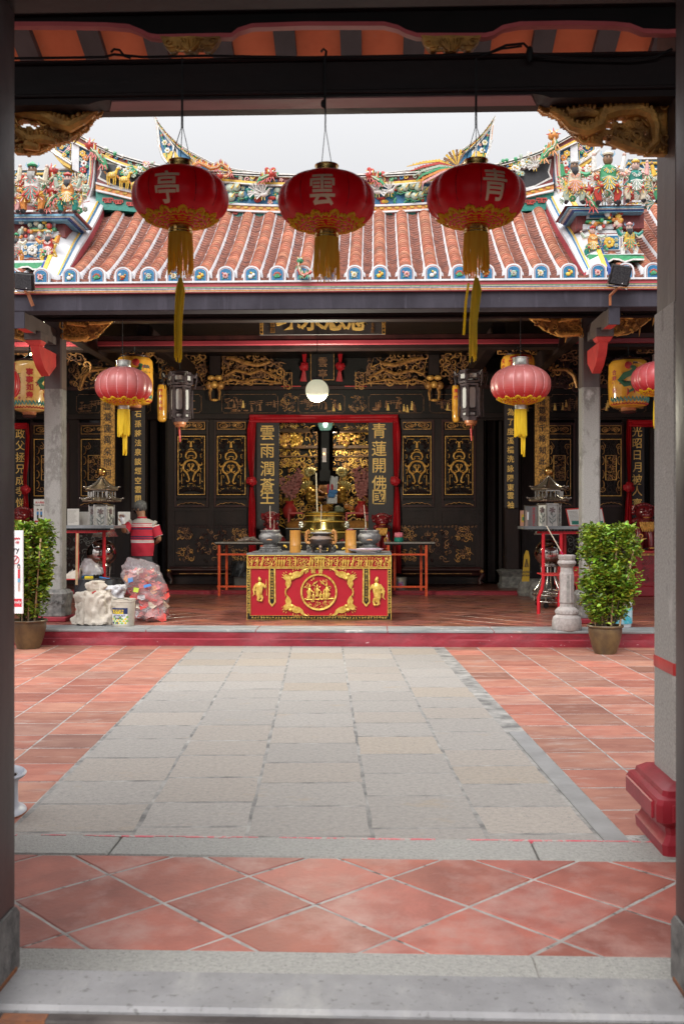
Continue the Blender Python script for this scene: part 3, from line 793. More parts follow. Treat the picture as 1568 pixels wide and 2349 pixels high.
bb.tube([(X0, YC-.06, az(730, YC-.06)), (X1, YC-.06, az(730, YC-.06))], .022, 8)
bb.build('front_tie_beam', T)
so = MB(m_black); so.box(X0, X1, YE+.27, YC-.06, az(700, YC-.05)+.02, az(700, YC-.05)+.06)
so.box(X0, X1, YC+.1, 34, 4.9, 5.0); so.box(-9, -8.8, YC-.3, 30, ZP, 4.9); so.box(8.8, 9, YC-.3, 30, ZP, 4.9); so.box(-9, 9, 30, 30.2, 0, 4.9)
so.build('ceiling', T, smooth=0)
bx = [165,172,190,220,260,300,360,440,520,600,680,744]
yt = [299,303,313,330,349,362,377,388,393,398,400,401]
y1 = [325,328,337,352,371,385,400,412,418,424,426,427]
y2 = [395,398,406,419,430,439,450,460,466,470,471,471]
y3 = [420,422,428,437,446,456,466,476,482,486,487,487]
y4 = [478,478,479,480,482,485,490,495,498,500,500,501]
MIR = 1489
def sym(ys, i0=0): return [(bx[i], ys[i]) for i in range(i0, len(bx))]+[(MIR-bx[i], ys[i]) for i in range(len(bx)-1, i0-1, -1)]
def curve(ys, Y, i0=0, off=0):
 P0 = sym(ys, i0); out = []
 n = len(P0)
 for i in range(n-1):
  p0 = P0[max(i-1, 0)]; p1 = P0[i]; p2 = P0[i+1]; p3 = P0[min(i+2, n-1)]
  for k in range(4):
   t = k/4; x = p1[0]+(p2[0]-p1[0])*t
   m1 = (p2[1]-p0[1])/max(1, p2[0]-p0[0]); m2 = (p3[1]-p1[1])/max(1, p3[0]-p1[0]); d = p2[0]-p1[0]
   h = (2*t**3-3*t*t+1)*p1[1]+(t**3-2*t*t+t)*d*m1+(-2*t**3+3*t*t)*p2[1]+(t**3-t*t)*d*m2
   out.append((x, h+off))
 out.append((P0[-1][0], P0[-1][1]+off))
 return out
def ribbon(mb, top, bot, Yf, Yb):
 """band between two lines that share their x positions; solid between Yf and Yb"""
 n = len(top); vs = []
 for i in range(n):
  a = at(top[i][0], top[i][1], Yf); b = at(bot[i][0], bot[i][1], Yf)
  vs += [a, b, Vector((b.x, Yb, b.z)), Vector((a.x, Yb, a.z))]
 fs = [(i*4+k, i*4+(k+1) % 4, i*4+4+(k+1) % 4, i*4+4+k) for i in range(n-1) for k in range(4)]+[(0,1,2,3), tuple(n*4-4+k for k in (3,2,1,0))]
 mb.add(vs, fs)
YR = YT-.02
def RY(d): return YR-d
rg = MB(m_white)
def bandr(m_, a, oa, b, ob, d, i0=0): rg.use(m_); ribbon(rg, curve(a, RY(d), i0, oa), curve(b, RY(d), i0, ob), RY(d), YR+.25)
bandr(G['white'], yt, -1, yt, 1.5, .10); bandr(G['black'], yt, 1.5, yt, 5, .085); bandr(G['white'], yt, 5, yt, 6.5, .09)
bandr(G['maroon'], yt, 6.5, y1, -7, .05);
bandr(G['yellow'], y1, -7, y1, -2, .085); bandr(G['white'], y1, -2, y1, 1, .095)
bandr(G['blue'], y1, 1, y2, -2, .03, 3)
bandr(m_white, y2, -2, y2, 2.5, .085, 3); bandr(G['orange'], y2, 2.5, y3, -3, .06, 3); bandr(m_white, y3, -3, y3, 1, .085, 3)
bandr(G['teal'], y3, 1, y4, 0, .03, 3)
ridge = None
fr = rg
def fret(x, y, s, Y, r, m_):
 fr.use(m_)
 P = [(-1.6,0),(-1.6,-.9),(-.2,-.9),(-.2,.4),(-1,.4),(-1,-.3),(-.6,-.3)]
 for sg in (-1, 1): fr.tube([at(x+sg*a*s, y+b*s, Y) for a, b in P], r, 4)
def interp(ys, x):
 if x > MIR/2: x = MIR-x
 for i in range(len(bx)-1):
  if bx[i] <= x <= bx[i+1]: return ys[i]+(ys[i+1]-ys[i])*(x-bx[i])/(bx[i+1]-bx[i])
 return ys[-1] if x > bx[-1] else ys[0]
for x, s in ((248,7),(272,6),(300,5.5),(326,5),(350,4),(380,4),(540,3),(580,3),(905,3),(960,3),(1108,4),(1136,5),(1162,5.5),(1188,6),(1215,6.5),(1241,7)):
 fret(x, (interp(y3, x)+interp(y4, x))/2-1, s, RY(.045), .012, G['red'])
for k in range(60):
 x = 235+k*17.3
 fret(x, (interp(y2, x)+interp(y3, x))/2, 2.6, RY(.068), .007, G['yellow'])
rt = [(353,262),(362,276),(380,300),(405,324),(435,345),(484,371),(540,387),(600,395),(680,399),(744,400)]
rlo = [(357,272),(364,288),(384,314),(408,338),(438,362),(484,386),(540,400),(600,408),(680,412),(744,413)]
YRR = 14.85
def full(p): return p+[(MIR-x, y) for x, y in p[::-1]][1:]
rr = MB(G['white'])
def lerpl(a, b, t): return [(p[0]+(q[0]-p[0])*t, p[1]+(q[1]-p[1])*t) for p, q in zip(a, b)]
A_, B_ = full(rt), full(rlo)
for m_, t0, t1, d in ((G['white'], 0, .10, .08), (G['maroon'], .10, .22, .06), (G['white'], .22, .3, .075), (G['teal'], .3, .7, .03), (G['yellow'], .7, .82, .07), (G['blue'], .82, .93, .05), (G['white'], .93, 1.0, .08)):
 rr.use(m_); ribbon(rr, lerpl(A_, B_, t0), lerpl(A_, B_, t1), YRR-d, YRR+.15)
rr.use(G['blue']); ribbon(rr, full(rlo[3:]), full([(x, y+30) for x, y in rlo[3:]]), YRR-.02, YRR+.12)
for mir in (0, 1):
 f_ = (lambda p: [(MIR-x, y) for x, y in p]) if mir else (lambda p: p)
 rr.use(G['blue']); rr.prism(PX(f_([(361,284),(400,335),(403,372),(385,372),(375,362),(367,338)]), YRR-.03), YRR-.03, YRR+.12)
 rr.use(G['white'])
 rr.tube([at(x, y, YRR-.05) for x, y in f_([(355,268),(361,290),(366,338),(374,362),(383,374)])], .022, 5)
 rr.tube([at(x, y, YRR-.05) for x, y in f_([(362,288),(400,338)])], .016, 5)
 rr.use(G['orange']); rr.tube([at(x, y, YRR-.06) for x, y in f_([(359,284),(363,320),(372,356)])], .008, 5)
 rr.use(G['white']); rr.prism(PX(f_([(396,334),(400,336),(400,374),(396,374)]), YRR-.06), YRR-.06, YRR)
 rr.use(G['yellow']); rr.prism(PX(f_([(372,352),(400,345),(418,372),(383,372)]), YRR-.05), YRR-.05, YRR)
 rr.use(G['grey'])
 for a, b in ((364,330),(371,352),(380,366)):
  rr.tube([at(x, y, YRR-.05) for x, y in f_([(a,b),(a-5,b-9)])], [.014,.003], 4)
 rr.use(G['green']); rr.tube([at(x, y, YRR-.06) for x, y in f_([(382,360),(380,340),(374,322),(369,305)])], .009, 4)
 for a, b, c_ in ((378,327,'cream'),(384,345,'white'),(371,310,'red'),(388,332,'pink')):
  p = at(*f_([(a,b)])[0], YRR-.06); petal_flower(rr, p.x, p.y, p.z, .045 if c_ in ('cream','white') else .025, G[c_], G['yellow'], 6)
q = random.Random(5)
for (x, y) in lerpl(A_, B_, .5):
 for k in range(3):
  p = at(x+q.uniform(-14, 14)*(1 if 420 < x < 1070 else .15), y, YRR-.05);
for i in range(len(A_)-1):
 a, b = lerpl(A_, B_, .5)[i], lerpl(A_, B_, .5)[i+1]
 L_ = math.hypot(b[0]-a[0], b[1]-a[1]); n = int(L_/5)
 for k in range(n):
  t = k/n; p = at(a[0]+(b[0]-a[0])*t, a[1]+(b[1]-a[1])*t+q.uniform(-1.5, 1.5), YRR-.05)
  rr.use(q.choice([G['green'], G['red'], G['yellow'], G['sage'], G['pink'], G['orange'], G['green']]))
  rr.ball(p, (q.uniform(.012, .026), .02, q.uniform(.012, .022)), 5, 3)
rr.build('swallowtail_ridge', T, smooth=30)
for mir in (0, 1):
 f_ = (lambda p: [(MIR-x, y) for x, y in p]) if mir else (lambda p: p)
 gp = MB(m_white)
 def pr(m_, pts, d, b=.2): gp.use(m_); gp.prism(PX(f_(pts), RY(d)), RY(d), YR+b)
 pr(G['blue'], [(124,330),(143,316),(168,328),(165,372),(126,346)], .02)
 gp.use(G['white']); gp.tube([at(x, y, RY(.03)) for x, y in f_([(124,330),(143,316),(168,328),(165,372),(126,346)])], .02, 4, closed=True)
 gp.use(G['yellow']); gp.tube([at(x, y, RY(.035)) for x, y in f_([(128,333),(144,321),(163,331),(161,366),(130,345)])], .008, 4, closed=True)
 pr(G['yellow'], [(116,345),(126,348),(164,374),(161,386),(146,378),(134,368)], .05)
 gp.use(G['white']); gp.tube([at(x, y, RY(.06)) for x, y in f_([(115,344),(130,355),(164,377)])], .018, 5)
 pr(m_white, [(166,322),(182,334),(181,395),(166,388)], .06)
 pr(G['blue'], [(182,334),(206,348),(204,430),(181,420)], .03)
 pr(m_white, [(206,346),(219,352),(217,395),(213,430),(203,462),(186,486),(176,494),(172,480),(186,462),(199,430),(205,395)], .10)
 gp.use(G['red']); gp.tube([at(x, y, RY(.11)) for x, y in f_([(214,352),(212,395),(207,430),(196,460),(178,487)])], .010, 4)
 gp.use(G['yellow']); gp.tube([at(x, y, RY(.11)) for x, y in f_([(209,352),(208,395),(203,428),(192,456),(176,482)])], .007, 4)
 for a, b, s, pm, cm in ((190,352,.05,'yellow','white'),(197,362,.05,'orange','white'),(193,375,.05,'white','red'),(191,390,.055,'red','cream'),(188,404,.05,'cream','orange'),(193,414,.05,'orange','pink'),
       (187,424,.05,'yellow','orange'),(185,366,.03,'sage','sky'),(200,382,.028,'green','green'),(183,398,.03,'green','red')):
  p = at(*f_([(a, b)])[0], RY(.055)); petal_flower(gp, p.x, p.y, p.z, s, G[pm], G[cm], 6, a)
 for a, b, c_ in ((135,332,'red'),(142,338,'yellow'),(151,333,'sage'),(155,348,'green'),(148,355,'yellow'),(158,342,'pink')):
  p = at(*f_([(a, b)])[0], RY(.05)); petal_flower(gp, p.x, p.y, p.z, .034, G[c_], G['white'], 5, a)
 gp.use(G['pink']); gp.tube([at(x, y, RY(.04)) for x, y in f_([(136,345),(146,350),(154,342),(160,333)])], .008, 4)
 pr(G['maroon'], [(219,355),(300,385),(300,437),(262,429),(222,417)], .04)
 pr(G['white'], [(225,365),(262,374),(300,392),(380,408),(380,448),(300,438),(262,428),(224,409),(230,396)], .05)
 pr(G['black'], [(228,372),(262,378),(300,396),(376,411),(376,444),(300,434),(262,424),(229,406),(234,394)], .055)
 gp.build('gable_post', T, smooth=30)
for mir in (0, 1):
 sg = 1 if mir else -1
 Xh = (ax(MIR-219, YT) if mir else ax(219, YT))
 Xb = (ax(MIR-128, 12.05) if mir else ax(126, 12.05))
 hr = MB(m_white)
 K = 24
 def sweep(m_, sec):
  n = len(sec); vs = []
  for k in range(K+1):
   t = k/K; y = YT+.02-(YT+.02-YE-.03)*t; x = Xh+(Xb-Xh)*t
   lift = .03*max(0, t-.8)*5
   tp = 1-.72*max(0, (t-.62)/.38)**1.3
   for dx, dz in sec: vs.append((x+sg*dx, y, rz_(y)+dz*tp+lift*.3))
  hr.use(m_); hr.add(vs, [(k*n+j, k*n+(j+1) % n, (k+1)*n+(j+1) % n, (k+1)*n+j) for k in range(K) for j in range(n)]+[tuple(range(n)), tuple(K*n+j for j in range(n))[::-1]])
 sweep(m_white, [(-.09, .20), (.11, .40), (.15, .40), (.15, 0), (-.09, 0)])
 sweep(m_rosefascia, [(-.125, -.0), (-.125, .13), (-.092, .19), (-.08, .19), (-.08, 0)])
 sweep(G['yellow'], [(.10, .40), (.105, .428), (.155, .428), (.155, .40)])
 sweep(m_white, [(-.128, .14), (-.128, .19), (-.088, .225), (-.08, .19)])
 sweep(G['blue'], [(-.072, .222), (-.080, .234), (-.066, .248), (-.060, .236)])
 sweep(G['yellow'], [(-.050, .244), (-.056, .254), (-.040, .270), (-.036, .258)])
 sweep(G['teal'], [(-.112, .168), (-.120, .178), (-.102, .20), (-.098, .19)])
 sweep(G['cobalt'], [(.16, .0), (.16, .36), (.20, .34), (.20, 0)])
 q = random.Random(8)
 for k in range(90):
  t = q.random(); y = YT-(YT-YE-.2)*t; x = Xh+(Xb-Xh)*t; z = rz_(y)+q.uniform(.05, .34)
  hr.use(q.choice([G['red'], G['sage'], G['sky'], G['maroon'], G['green']])); hr.ball((x+sg*.20, y, z), (.02, .03, .02), 5, 3)
 hr.build('hip_ridge', T, smooth=30)
def stand(f_, sg):
 s = MB(m_white); Y = 12.75
 def bx_(m_, a, b, c, d, y0, y1, bv=.004):
  p = at(*f_([(a, b)])[0], y0); q_ = at(*f_([(c, d)])[0], y0); s.use(m_); s.box(p.x, q_.x, y0, y1, p.z, q_.z, bv)
 bx_(G['maroon'], 0, 487, 176, 492, Y-.20, Y+.5)
 for i, c_ in enumerate(('sky', 'white', 'cobalt', 'sky')): bx_(G[c_], -5, 492+i*3.2, 170-i*5, 495.2+i*3.2, Y-.24+i*.012, Y+.4, 0)
 bx_(G['maroon'], -5, 505, 150, 545, Y-.05, Y+.4)
 bx_(m_white, 66, 509, 126, 521, Y-.09, Y); bx_(G['blue'], 72, 511, 120, 518, Y-.10, Y-.089)
 bx_(G['green'], 68, 522, 128, 529, Y-.12, Y); bx_(m_white, 64, 531, 135, 545, Y-.08, Y)
 bx_(G['yellow'], 74, 526, 120, 530, Y-.13, Y)
 bx_(m_white, 43, 545, 108, 600, Y-.10, Y+.3); bx_(G['maroon'], 47, 552, 103, 595, Y-.108, Y-.1, 0); bx_(m_white, 49, 554, 101, 593, Y-.112, Y-.1, 0); bx_(G['blue'], 53, 558, 97, 590, Y-.118, Y-.1, 0)
 petal_flower(s, *at(*f_([(75, 574)])[0], Y-.13), .07, G['white'] if sg < 0 else G['yellow'], G['cream'], 8)
 for a in range(5): petal_flower(s, *at(*f_([(75+20*math.cos(a*1.26), 574+11*math.sin(a*1.26))])[0], Y-.125), .03, G['cream'] if sg < 0 else G['sage'], G['yellow'], 6)
 bx_(m_white, -5, 598, 125, 604, Y-.5, Y+.1)
 val = [(-5,604),(122,602),(124,612),(121,620),(114,618),(106,612),(96,612),(86,618),(76,618),(66,612),(52,613),(40,618),(20,612),(-5,612)]
 s.use(G['green']); s.prism(PX(f_(val), Y-.52), Y-.52, Y-.4)
 s.use(G['white']); s.tube([at(x, y, Y-.53) for x, y in f_(val[2:])], .014, 4)
 q = random.Random(44+sg)
 for k in range(26):
  a = q.uniform(45, 118); b = q.uniform(500, 545)
  s.use(G[q.choice(['yellow', 'orange', 'sage', 'green', 'white', 'pink', 'red', 'cream'])]); r_ = q.uniform(.02, .045)
  s.ball(at(*f_([(a, b)])[0], Y-.14), (r_, r_*.7, r_), 6, 4)
 return s.build('figure_stand', T, smooth=30)
f_id = lambda p: p
stand(f_id, -1)
f_r = lambda p: [(1471-x, y-18-(x-75)*.02) for x, y in p]
stand(f_r, 1)
for sg, x0, x1, dy in ((-1, -60, 200, 0), (1, 1436, 1640, -8)):
 w = MB(m_white)
 xa, xb = ax(x0, YR+.2), ax(x1, YR+.2)
 for m_, a, b, d in ((m_white, 384, 387, .1), (G['sky'], 387, 392, .06), (G['yellow'], 392, 396, .08), (G['blue'], 396, 406, .03), (G['white'], 406, 409, .07), (G['green'], 409, 418, .04), (G['red'], 418, 430, .03), (m_white, 430, 433, .07), (G['maroon'], 433, 478, .02), (m_white, 478, 482, .08), (G['orange'], 482, 488, .05), (m_white, 488, 491, .08), (G['teal'], 491, 500, .03)):
  w.use(m_); w.box(xa, xb, YR+.2-d, YR+.4, az(b+dy, YR+.2), az(a+dy, YR+.2)-.001)
 q = random.Random(3)
 for k in range(50):
  a = q.uniform(max(x0, 30), min(x1, 1500)); b = q.uniform(409, 476)+dy
  petal_flower(w, *at(a, b, YR+.14), q.uniform(.02, .05), G[q.choice(['sage', 'white', 'red', 'yellow', 'green', 'sky'])], G['cream'], 5, a)
 w.build('side_ridge', T, smooth=0)
def fan(mb, c, s, a0, a1, n, m1, m2, d=0):
 for k in range(n):
  a = a0+(a1-a0)*k/(n-1); mb.use((m1, m2)[k % 2])
  mb.tube([c, Vector(c)+Vector((math.cos(a)*s, -.01+d, math.sin(a)*s))], [s*.04, s*.11], 4, flat=.4)
def warrior(px, py, h, seed, bearded=True, Y=12.45, arms=(1.1, 1.0)):
 """glazed fighter: boots, armoured skirt, breastplate, raised arms, bearded head with crown; py = feet"""
 q = random.Random(seed); m = MB(G['green'])
 b = at(px, py, Y); s = sz(h, Y)
 def p(x, z, y=0): return Vector((b.x+x*s, Y+y*s, b.z+z*s))
 cs = [G[k] for k in ('green', 'red', 'yellow', 'white', 'orange', 'teal', 'cream', 'sage', 'pink')]
 for sg in (-1, 1):
  m.use(G['black']); m.tube([p(sg*.2, 0, -.05), p(sg*.16, .05)], [.05*s, .045*s], 6)
  m.use(cs[(seed+1) % 9]); m.tube([p(sg*.16, .04), p(sg*.19, .2), p(sg*.10, .38)], [.05*s, .08*s, .10*s], 7)
 m.use(cs[seed % 9]); m.tube([p(0, .32), p(0, .48), p(0, .66), p(0, .72)], [.16*s, .15*s, .17*s, .08*s], 9, .7)
 for r_, z in ((.17, .34), (.15, .44), (.12, .60)): fan(m, p(0, z+.06, -.1), s*r_, PI*1.12, PI*1.88, 9, cs[(seed+7) % 9], cs[(seed+2) % 9])
 for sg in (-1, 1):
  a = arms[0 if sg < 0 else 1]
  el = p(sg*.26, .62, -.02); hd = p(sg*(.26+.12*math.cos(a)), .62+.26*math.sin(a), -.04)
  m.use(cs[(seed+3) % 9]); m.tube([p(sg*.12, .66), el, hd], [.07*s, .065*s, .04*s], 6)
  m.use(G['skin'] if seed % 2 else G['brown']); m.ball(hd+Vector((0, 0, .03*s)), .04*s, 6, 4)
  fan(m, el, s*.11, (PI*.9 if sg > 0 else PI*.1)+q.uniform(-.3, .3), (PI*1.9 if sg > 0 else -PI*.9), 8, cs[(seed+4) % 9], G['cream'], -.03)
  fan(m, p(sg*.14, .30, -.08), s*.13, 0, 2*PI, 10, cs[(seed+5) % 9], G['yellow']); m.use(G['red']); m.ball(p(sg*.14, .30, -.13), .035*s, 6, 4)
 m.use(G['skin'] if seed % 3 else G['brown']); m.ball(p(0, .83), (.095*s, .085*s, .115*s), 8, 6)
 m.use(G['black']); m.ball(p(-.035, .86, -.08), .016*s, 5, 3); m.ball(p(.035, .86, -.08), .016*s, 5, 3)
 if bearded:
  m.use(G[('black', 'grey')[seed % 2]])
  for k in range(5): m.tube([p(-.06+.03*k, .78, -.08), p(-.05+.025*k, .68, -.12), p(-.02+.012*k, .58+abs(k-2)*.02, -.11)], [.022*s, .028*s, .006*s], 5)
 m.use(cs[(seed+6) % 9]); m.lathe([(.10*s, 0), (.11*s, .03*s), (.07*s, .06*s), (.02*s, .10*s)], p(0, .90), 8)
 m.use(G['yellow']); m.ball(p(0, .93, -.06), .025*s, 6, 4)
 for sg in (-1, 1): m.use(G['sky']); m.tube([p(sg*.08, .88), p(sg*.13, .93), p(sg*.12, .99)], [.015*s, .012*s, .004*s], 4)
 m.build('ceramic_warrior', T, smooth=45)
def bird(px, py, w, Y, c1, c2, sg=1, name='ceramic_bird', tail=None, up=1.0):
 m = MB(G[c1]); s = sz(w, Y); c = at(px, py, Y)
 m.ball(c, (s*.3, s*.16, s*.18), 8, 5)
 m.tube([c+Vector((sg*s*.2, 0, s*.08)), c+Vector((sg*s*.38, -.02, s*.3)), c+Vector((sg*s*.46, -.03, s*.36))], [s*.10, s*.07, s*.07], 6)
 m.use(G[c2]); m.tube([c+Vector((sg*s*.50, -.03, s*.36)), c+Vector((sg*s*.66, -.04, s*.32))], [s*.04, s*.008], 4)
 fan(m, c+Vector((0, -.03, s*.05)), s*.55*up, PI*.35, PI*.85, 7, G[c1], G[c2], -.02)
 fan(m, c+Vector((-sg*s*.1, -.02, 0)), s*.5, PI*(.95 if sg > 0 else .05), PI*(1.25 if sg > 0 else -.25), 5, G[c1], G['grey'])
 m.use(G['yellow'])
 for k in (-1, 1): m.tube([c+Vector((k*s*.08, 0, -s*.1)), c+Vector((k*s*.1, -.01, -s*.42))], s*.025, 4)
 if tail: tail(m, c, s)
 return m.build(name, T, smooth=45)
def serpent(pts, Y, r, c1, c2, name):
 m = MB(G[c1]); P3 = [at(x, y, Y) for x, y in pts]; n = len(P3)
 rs = [r*(.35+.65*math.sin(PI*(.12+.8*i/(n-1)))) for i in range(n)]
 m.tube(P3, rs, 7)
 q = random.Random(n)
 for i in range(n-1):
  for k in range(4):
   p = P3[i].lerp(P3[i+1], k/4); rr_ = rs[i]
   m.use(G[(c2, 'yellow', 'white')[k % 3]]); m.tube([p+Vector((0, -rr_*.5, rr_*.5)), p+Vector((q.uniform(-.01, .01), -rr_, rr_*1.9))], [rr_*.4, rr_*.08], 4)
   m.use(G['cream']); m.ball(p+Vector((0, -rr_*.85, -rr_*.2)), rr_*.3, 5, 3)
 h = P3[-1]; m.use(G[c2]); m.ball(h, (r*1.5, r*1.3, r*1.2), 7, 5)
 m.use(G['white'])
 for sg in (-1, 1): m.ball(h+Vector((sg*r*.6, -r*1.1, r*.6)), r*.35, 5, 4)
 for k in range(5): m.use(G[('red', 'yellow')[k % 2]]); m.tube([h+Vector((0, -r*.5, r*.4)), h+Vector((r*1.9*math.cos(k*.7+.2), -r*.4, r*2.0*math.sin(k*.7+.2)))], [r*.4, r*.08], 4)
 for j in (n//4, n//2, 3*n//4):
  for k in range(3): m.use(G[c2]); m.tube([P3[j], P3[j]+Vector((r*(k-1)*1.2, -r, -r*2.4))], [r*.4, r*.1], 4)
 return m.build(name, T, smooth=45)
warrior(75, 487, 117, 3, arms=(1.8, 1.2)); warrior(156, 488, 94, 4, arms=(1.2, .9)); warrior(24, 488, 100, 7)
warrior(1316, 466, 100, 6, arms=(1.3, .2)); warrior(1393, 468, 122, 9, False, arms=(1.5, 1.3)); warrior(1456, 463, 98, 5, False, arms=(.1, 1.6)); warrior(1524, 464, 98, 8)
for a in ((118,450,1),(1350,448,-1),(118,405,1)): serpent([(a[0]-a[2]*18,a[1]+30),(a[0]-a[2]*8,a[1]+22),(a[0],a[1]+8),(a[0]+a[2]*8,a[1]),(a[0]+a[2]*2,a[1]-12)], 12.5, .05, 'green', 'red', 'ceramic_qilin')
warrior(112, 605, 78, 10, arms=(.5, .9), Y=12.35); warrior(38, 603, 70, 12, arms=(.3, .4), Y=12.35)
warrior(1358, 592, 74, 13, False, arms=(.6, .2), Y=12.35); warrior(1442, 590, 80, 2, arms=(.7, .4), Y=12.35)
serpent([(432,392),(442,380),(456,374),(470,378),(484,386),(498,384),(508,376),(520,384),(530,396),(520,405),(506,404)], RY(.16), .035, 'orange', 'red', 'ceramic_dragon')
serpent([(243,388),(238,372),(230,362),(222,350),(214,345),(208,334)], RY(.18), .055, 'green', 'red', 'ceramic_dragon')
serpent([(1240,372),(1246,358),(1256,346),(1266,340),(1272,326),(1268,312)], RY(.18), .055, 'green', 'orange', 'ceramic_dragon')
serpent([(590,420),(600,410),(612,404),(622,400)], RY(.16), .045, 'green', 'red', 'ceramic_lion'); serpent([(880,424),(868,414),(858,408),(848,402)], RY(.16), .045, 'green', 'red', 'ceramic_lion')
def ptail(m, c, s):
 for k in range(6):
  m.use(G[('yellow', 'red', 'sage', 'green', 'orange', 'pink')[k]])
  pts = [c+Vector((-s*.15, -.02, 0)), c+Vector((-s*.9, -.03, s*(.30-.13*k))), c+Vector((-s*1.7, -.03, s*(.22-.20*k))), c+Vector((-s*(2.5-.15*k), -.02, s*(.05-.24*k)))]
  m.tube(pts, [s*.05, s*.08, s*.07, s*.02], 4)
  for j in range(14):
   p = pts[j//5 if j//5 < 3 else 2].lerp(pts[min(j//5+1, 3)], (j % 5)/5); m.ball(p+Vector((0, -.01, s*.05)), (s*.025, s*.03, s*.055), 4, 3)
bird(1048, 384, 46, RY(.2), 'brown', 'yellow', 1, 'ceramic_phoenix', ptail, 1.4)
bird(446, 384, 30, RY(.1), 'cream', 'yellow', -1, 'ceramic_bird')
for x, y in ((588,442),(604,446)): bird(x, y, 34, RY(.12), 'white', 'grey', 1, 'ceramic_crane')
for x, y, g_ in ((866,440,-1),(894,438,1),(1226,380,1)): bird(x, y, 32, RY(.12), 'white', 'grey', g_, 'ceramic_crane')
for x, y in ((256,402),(285,412),(312,424)):   # three yellow deer in the black scene
 d = MB(G['yellow']); Y = RY(.14); c = at(x, y, Y); s = sz(30, Y)
 d.ball(c, (s*.42, s*.2, s*.26), 8, 6)
 for k in (-.3, -.15, .15, .3): d.tube([c+Vector((k*s, 0, -s*.1)), c+Vector((k*s*1.1, 0, -s*.4)), c+Vector((k*s*.95, 0, -s*.75))], [s*.09, s*.05, s*.035], 5)
 d.tube([c+Vector((s*.3, 0, s*.1)), c+Vector((s*.45, 0, s*.45))], [s*.13, s*.08], 6); d.ball(c+Vector((s*.52, 0, s*.5)), (s*.17, s*.1, s*.1), 6, 4)
 d.use(G['orange']); d.tube([c+Vector((-s*.4, 0, s*.1)), c+Vector((-s*.55, 0, s*.3))], [s*.06, s*.08], 5)
 d.use(G['cream'])
 for k in range(4): d.tube([c+Vector((s*(-.3+.18*k), -s*.17, s*.16)), c+Vector((s*(-.28+.18*k), -s*.18, -s*.12))], s*.02, 4)
 d.build('ceramic_deer', T, smooth=50)
fl = rg; q = random.Random(12)
def bunch(x0, x1, ya, yb, n, cols, s0, s1, d=.12):
 for k in range(n):
  x = q.uniform(x0, x1); t = q.random(); y = ya(x)*(1-t)+yb(x)*t if callable(ya) else q.uniform(ya, yb)
  petal_flower(fl, *at(x, y, RY(d)), q.uniform(s0, s1), G[q.choice(cols)], G[q.choice(('yellow', 'cream'))], q.choice((5, 6)), x)
bunch(260, 335, 384, 402, 16, ['sage', 'white', 'green'], .03, .05); bunch(322, 340, 372, 384, 5, ['white', 'pink'], .03, .04, .16)
bunch(1175, 1225, 368, 392, 14, ['sage', 'white', 'white'], .03, .05); bunch(1150, 1200, 395, 412, 8, ['green', 'sage', 'teal'], .025, .04)
for k in range(120):
 x = q.uniform(225, 1262); f_ = interp(yt, x)*.5+interp(y1, x)*.5;
 c_ = q.choice(['red', 'green', 'teal', 'pink', 'blue', 'yellow', 'sage', 'orange'])
 p = at(x, f_+q.uniform(-5, 4), RY(.07)); fl.use(G[c_])
 if q.random() < .5: spiral(fl, p.x, p.z, q.uniform(.03, .05), p.y, q.uniform(0, 6), 1.1, q.choice((-1, 1)), .012, 1)
 else: petal_flower(fl, p.x, p.y, p.z, q.uniform(.02, .035), G[c_], G['cream'], 5)
for k in range(260):   # glazed blossoms, leaves and rocks filling the blue panels
 x = q.uniform(380, 1109); y = q.uniform(interp(y1, x)+6, interp(y2, x)-6); p = at(x, y, RY(.045)); c_ = q.choice(['sage', 'green', 'white', 'yellow', 'red', 'pink', 'teal', 'olive', 'green'])
 if q.random() < .4: petal_flower(fl, p.x, p.y, p.z, q.uniform(.03, .055), G[c_], G['yellow'], 5, x)
 elif q.random() < .5: leafy(fl, p.x, p.y, p.z, q.uniform(.04, .08), G['green'], q.uniform(0, 6))
 else: fl.use(G[c_]); fl.ball(p, (q.uniform(.03, .07), .03, q.uniform(.02, .05)), 6, 4)
for sgx, xa, xb in ((0, 40, 200), (1, 1285, 1500)):   # shell-work clutter behind the fighters
 for k in range(120):
  p = at(q.uniform(xa, xb), q.uniform(405, 484)-18*sgx, 12.75+q.uniform(-.05, .2)); c_ = q.choice(['sage', 'green', 'white', 'yellow', 'red', 'pink', 'cream', 'orange', 'teal'])
  if q.random() < .5: petal_flower(fl, p.x, p.y, p.z, q.uniform(.03, .06), G[c_], G['cream'], 6, k)
  else: fan(fl, p, q.uniform(.06, .12), q.uniform(0, 3), q.uniform(3.5, 6), 7, G[c_], G['cream'])
for k in range(40):   # red and pale flame crests and tufts standing above the ridge line
 x = q.choice([q.uniform(225, 350), q.uniform(1130, 1262), q.uniform(600, 640), q.uniform(842, 880)])
 p = at(x, interp(yt, x)+q.uniform(-2, 3), RY(.09)); fl.use(G[q.choice(['red', 'sage', 'white', 'green'])]); fl.ball(p, (q.uniform(.02, .04), .03, q.uniform(.02, .045)), 6, 4)
for x in (612, 620, 627, 846, 853): fl.use(G['red']); fl.ball(at(x, 389+(x % 3)*3, RY(.1)), (.035, .03, .035), 7, 5)
ridge = rg.build('front_ridge', T, smooth=30)
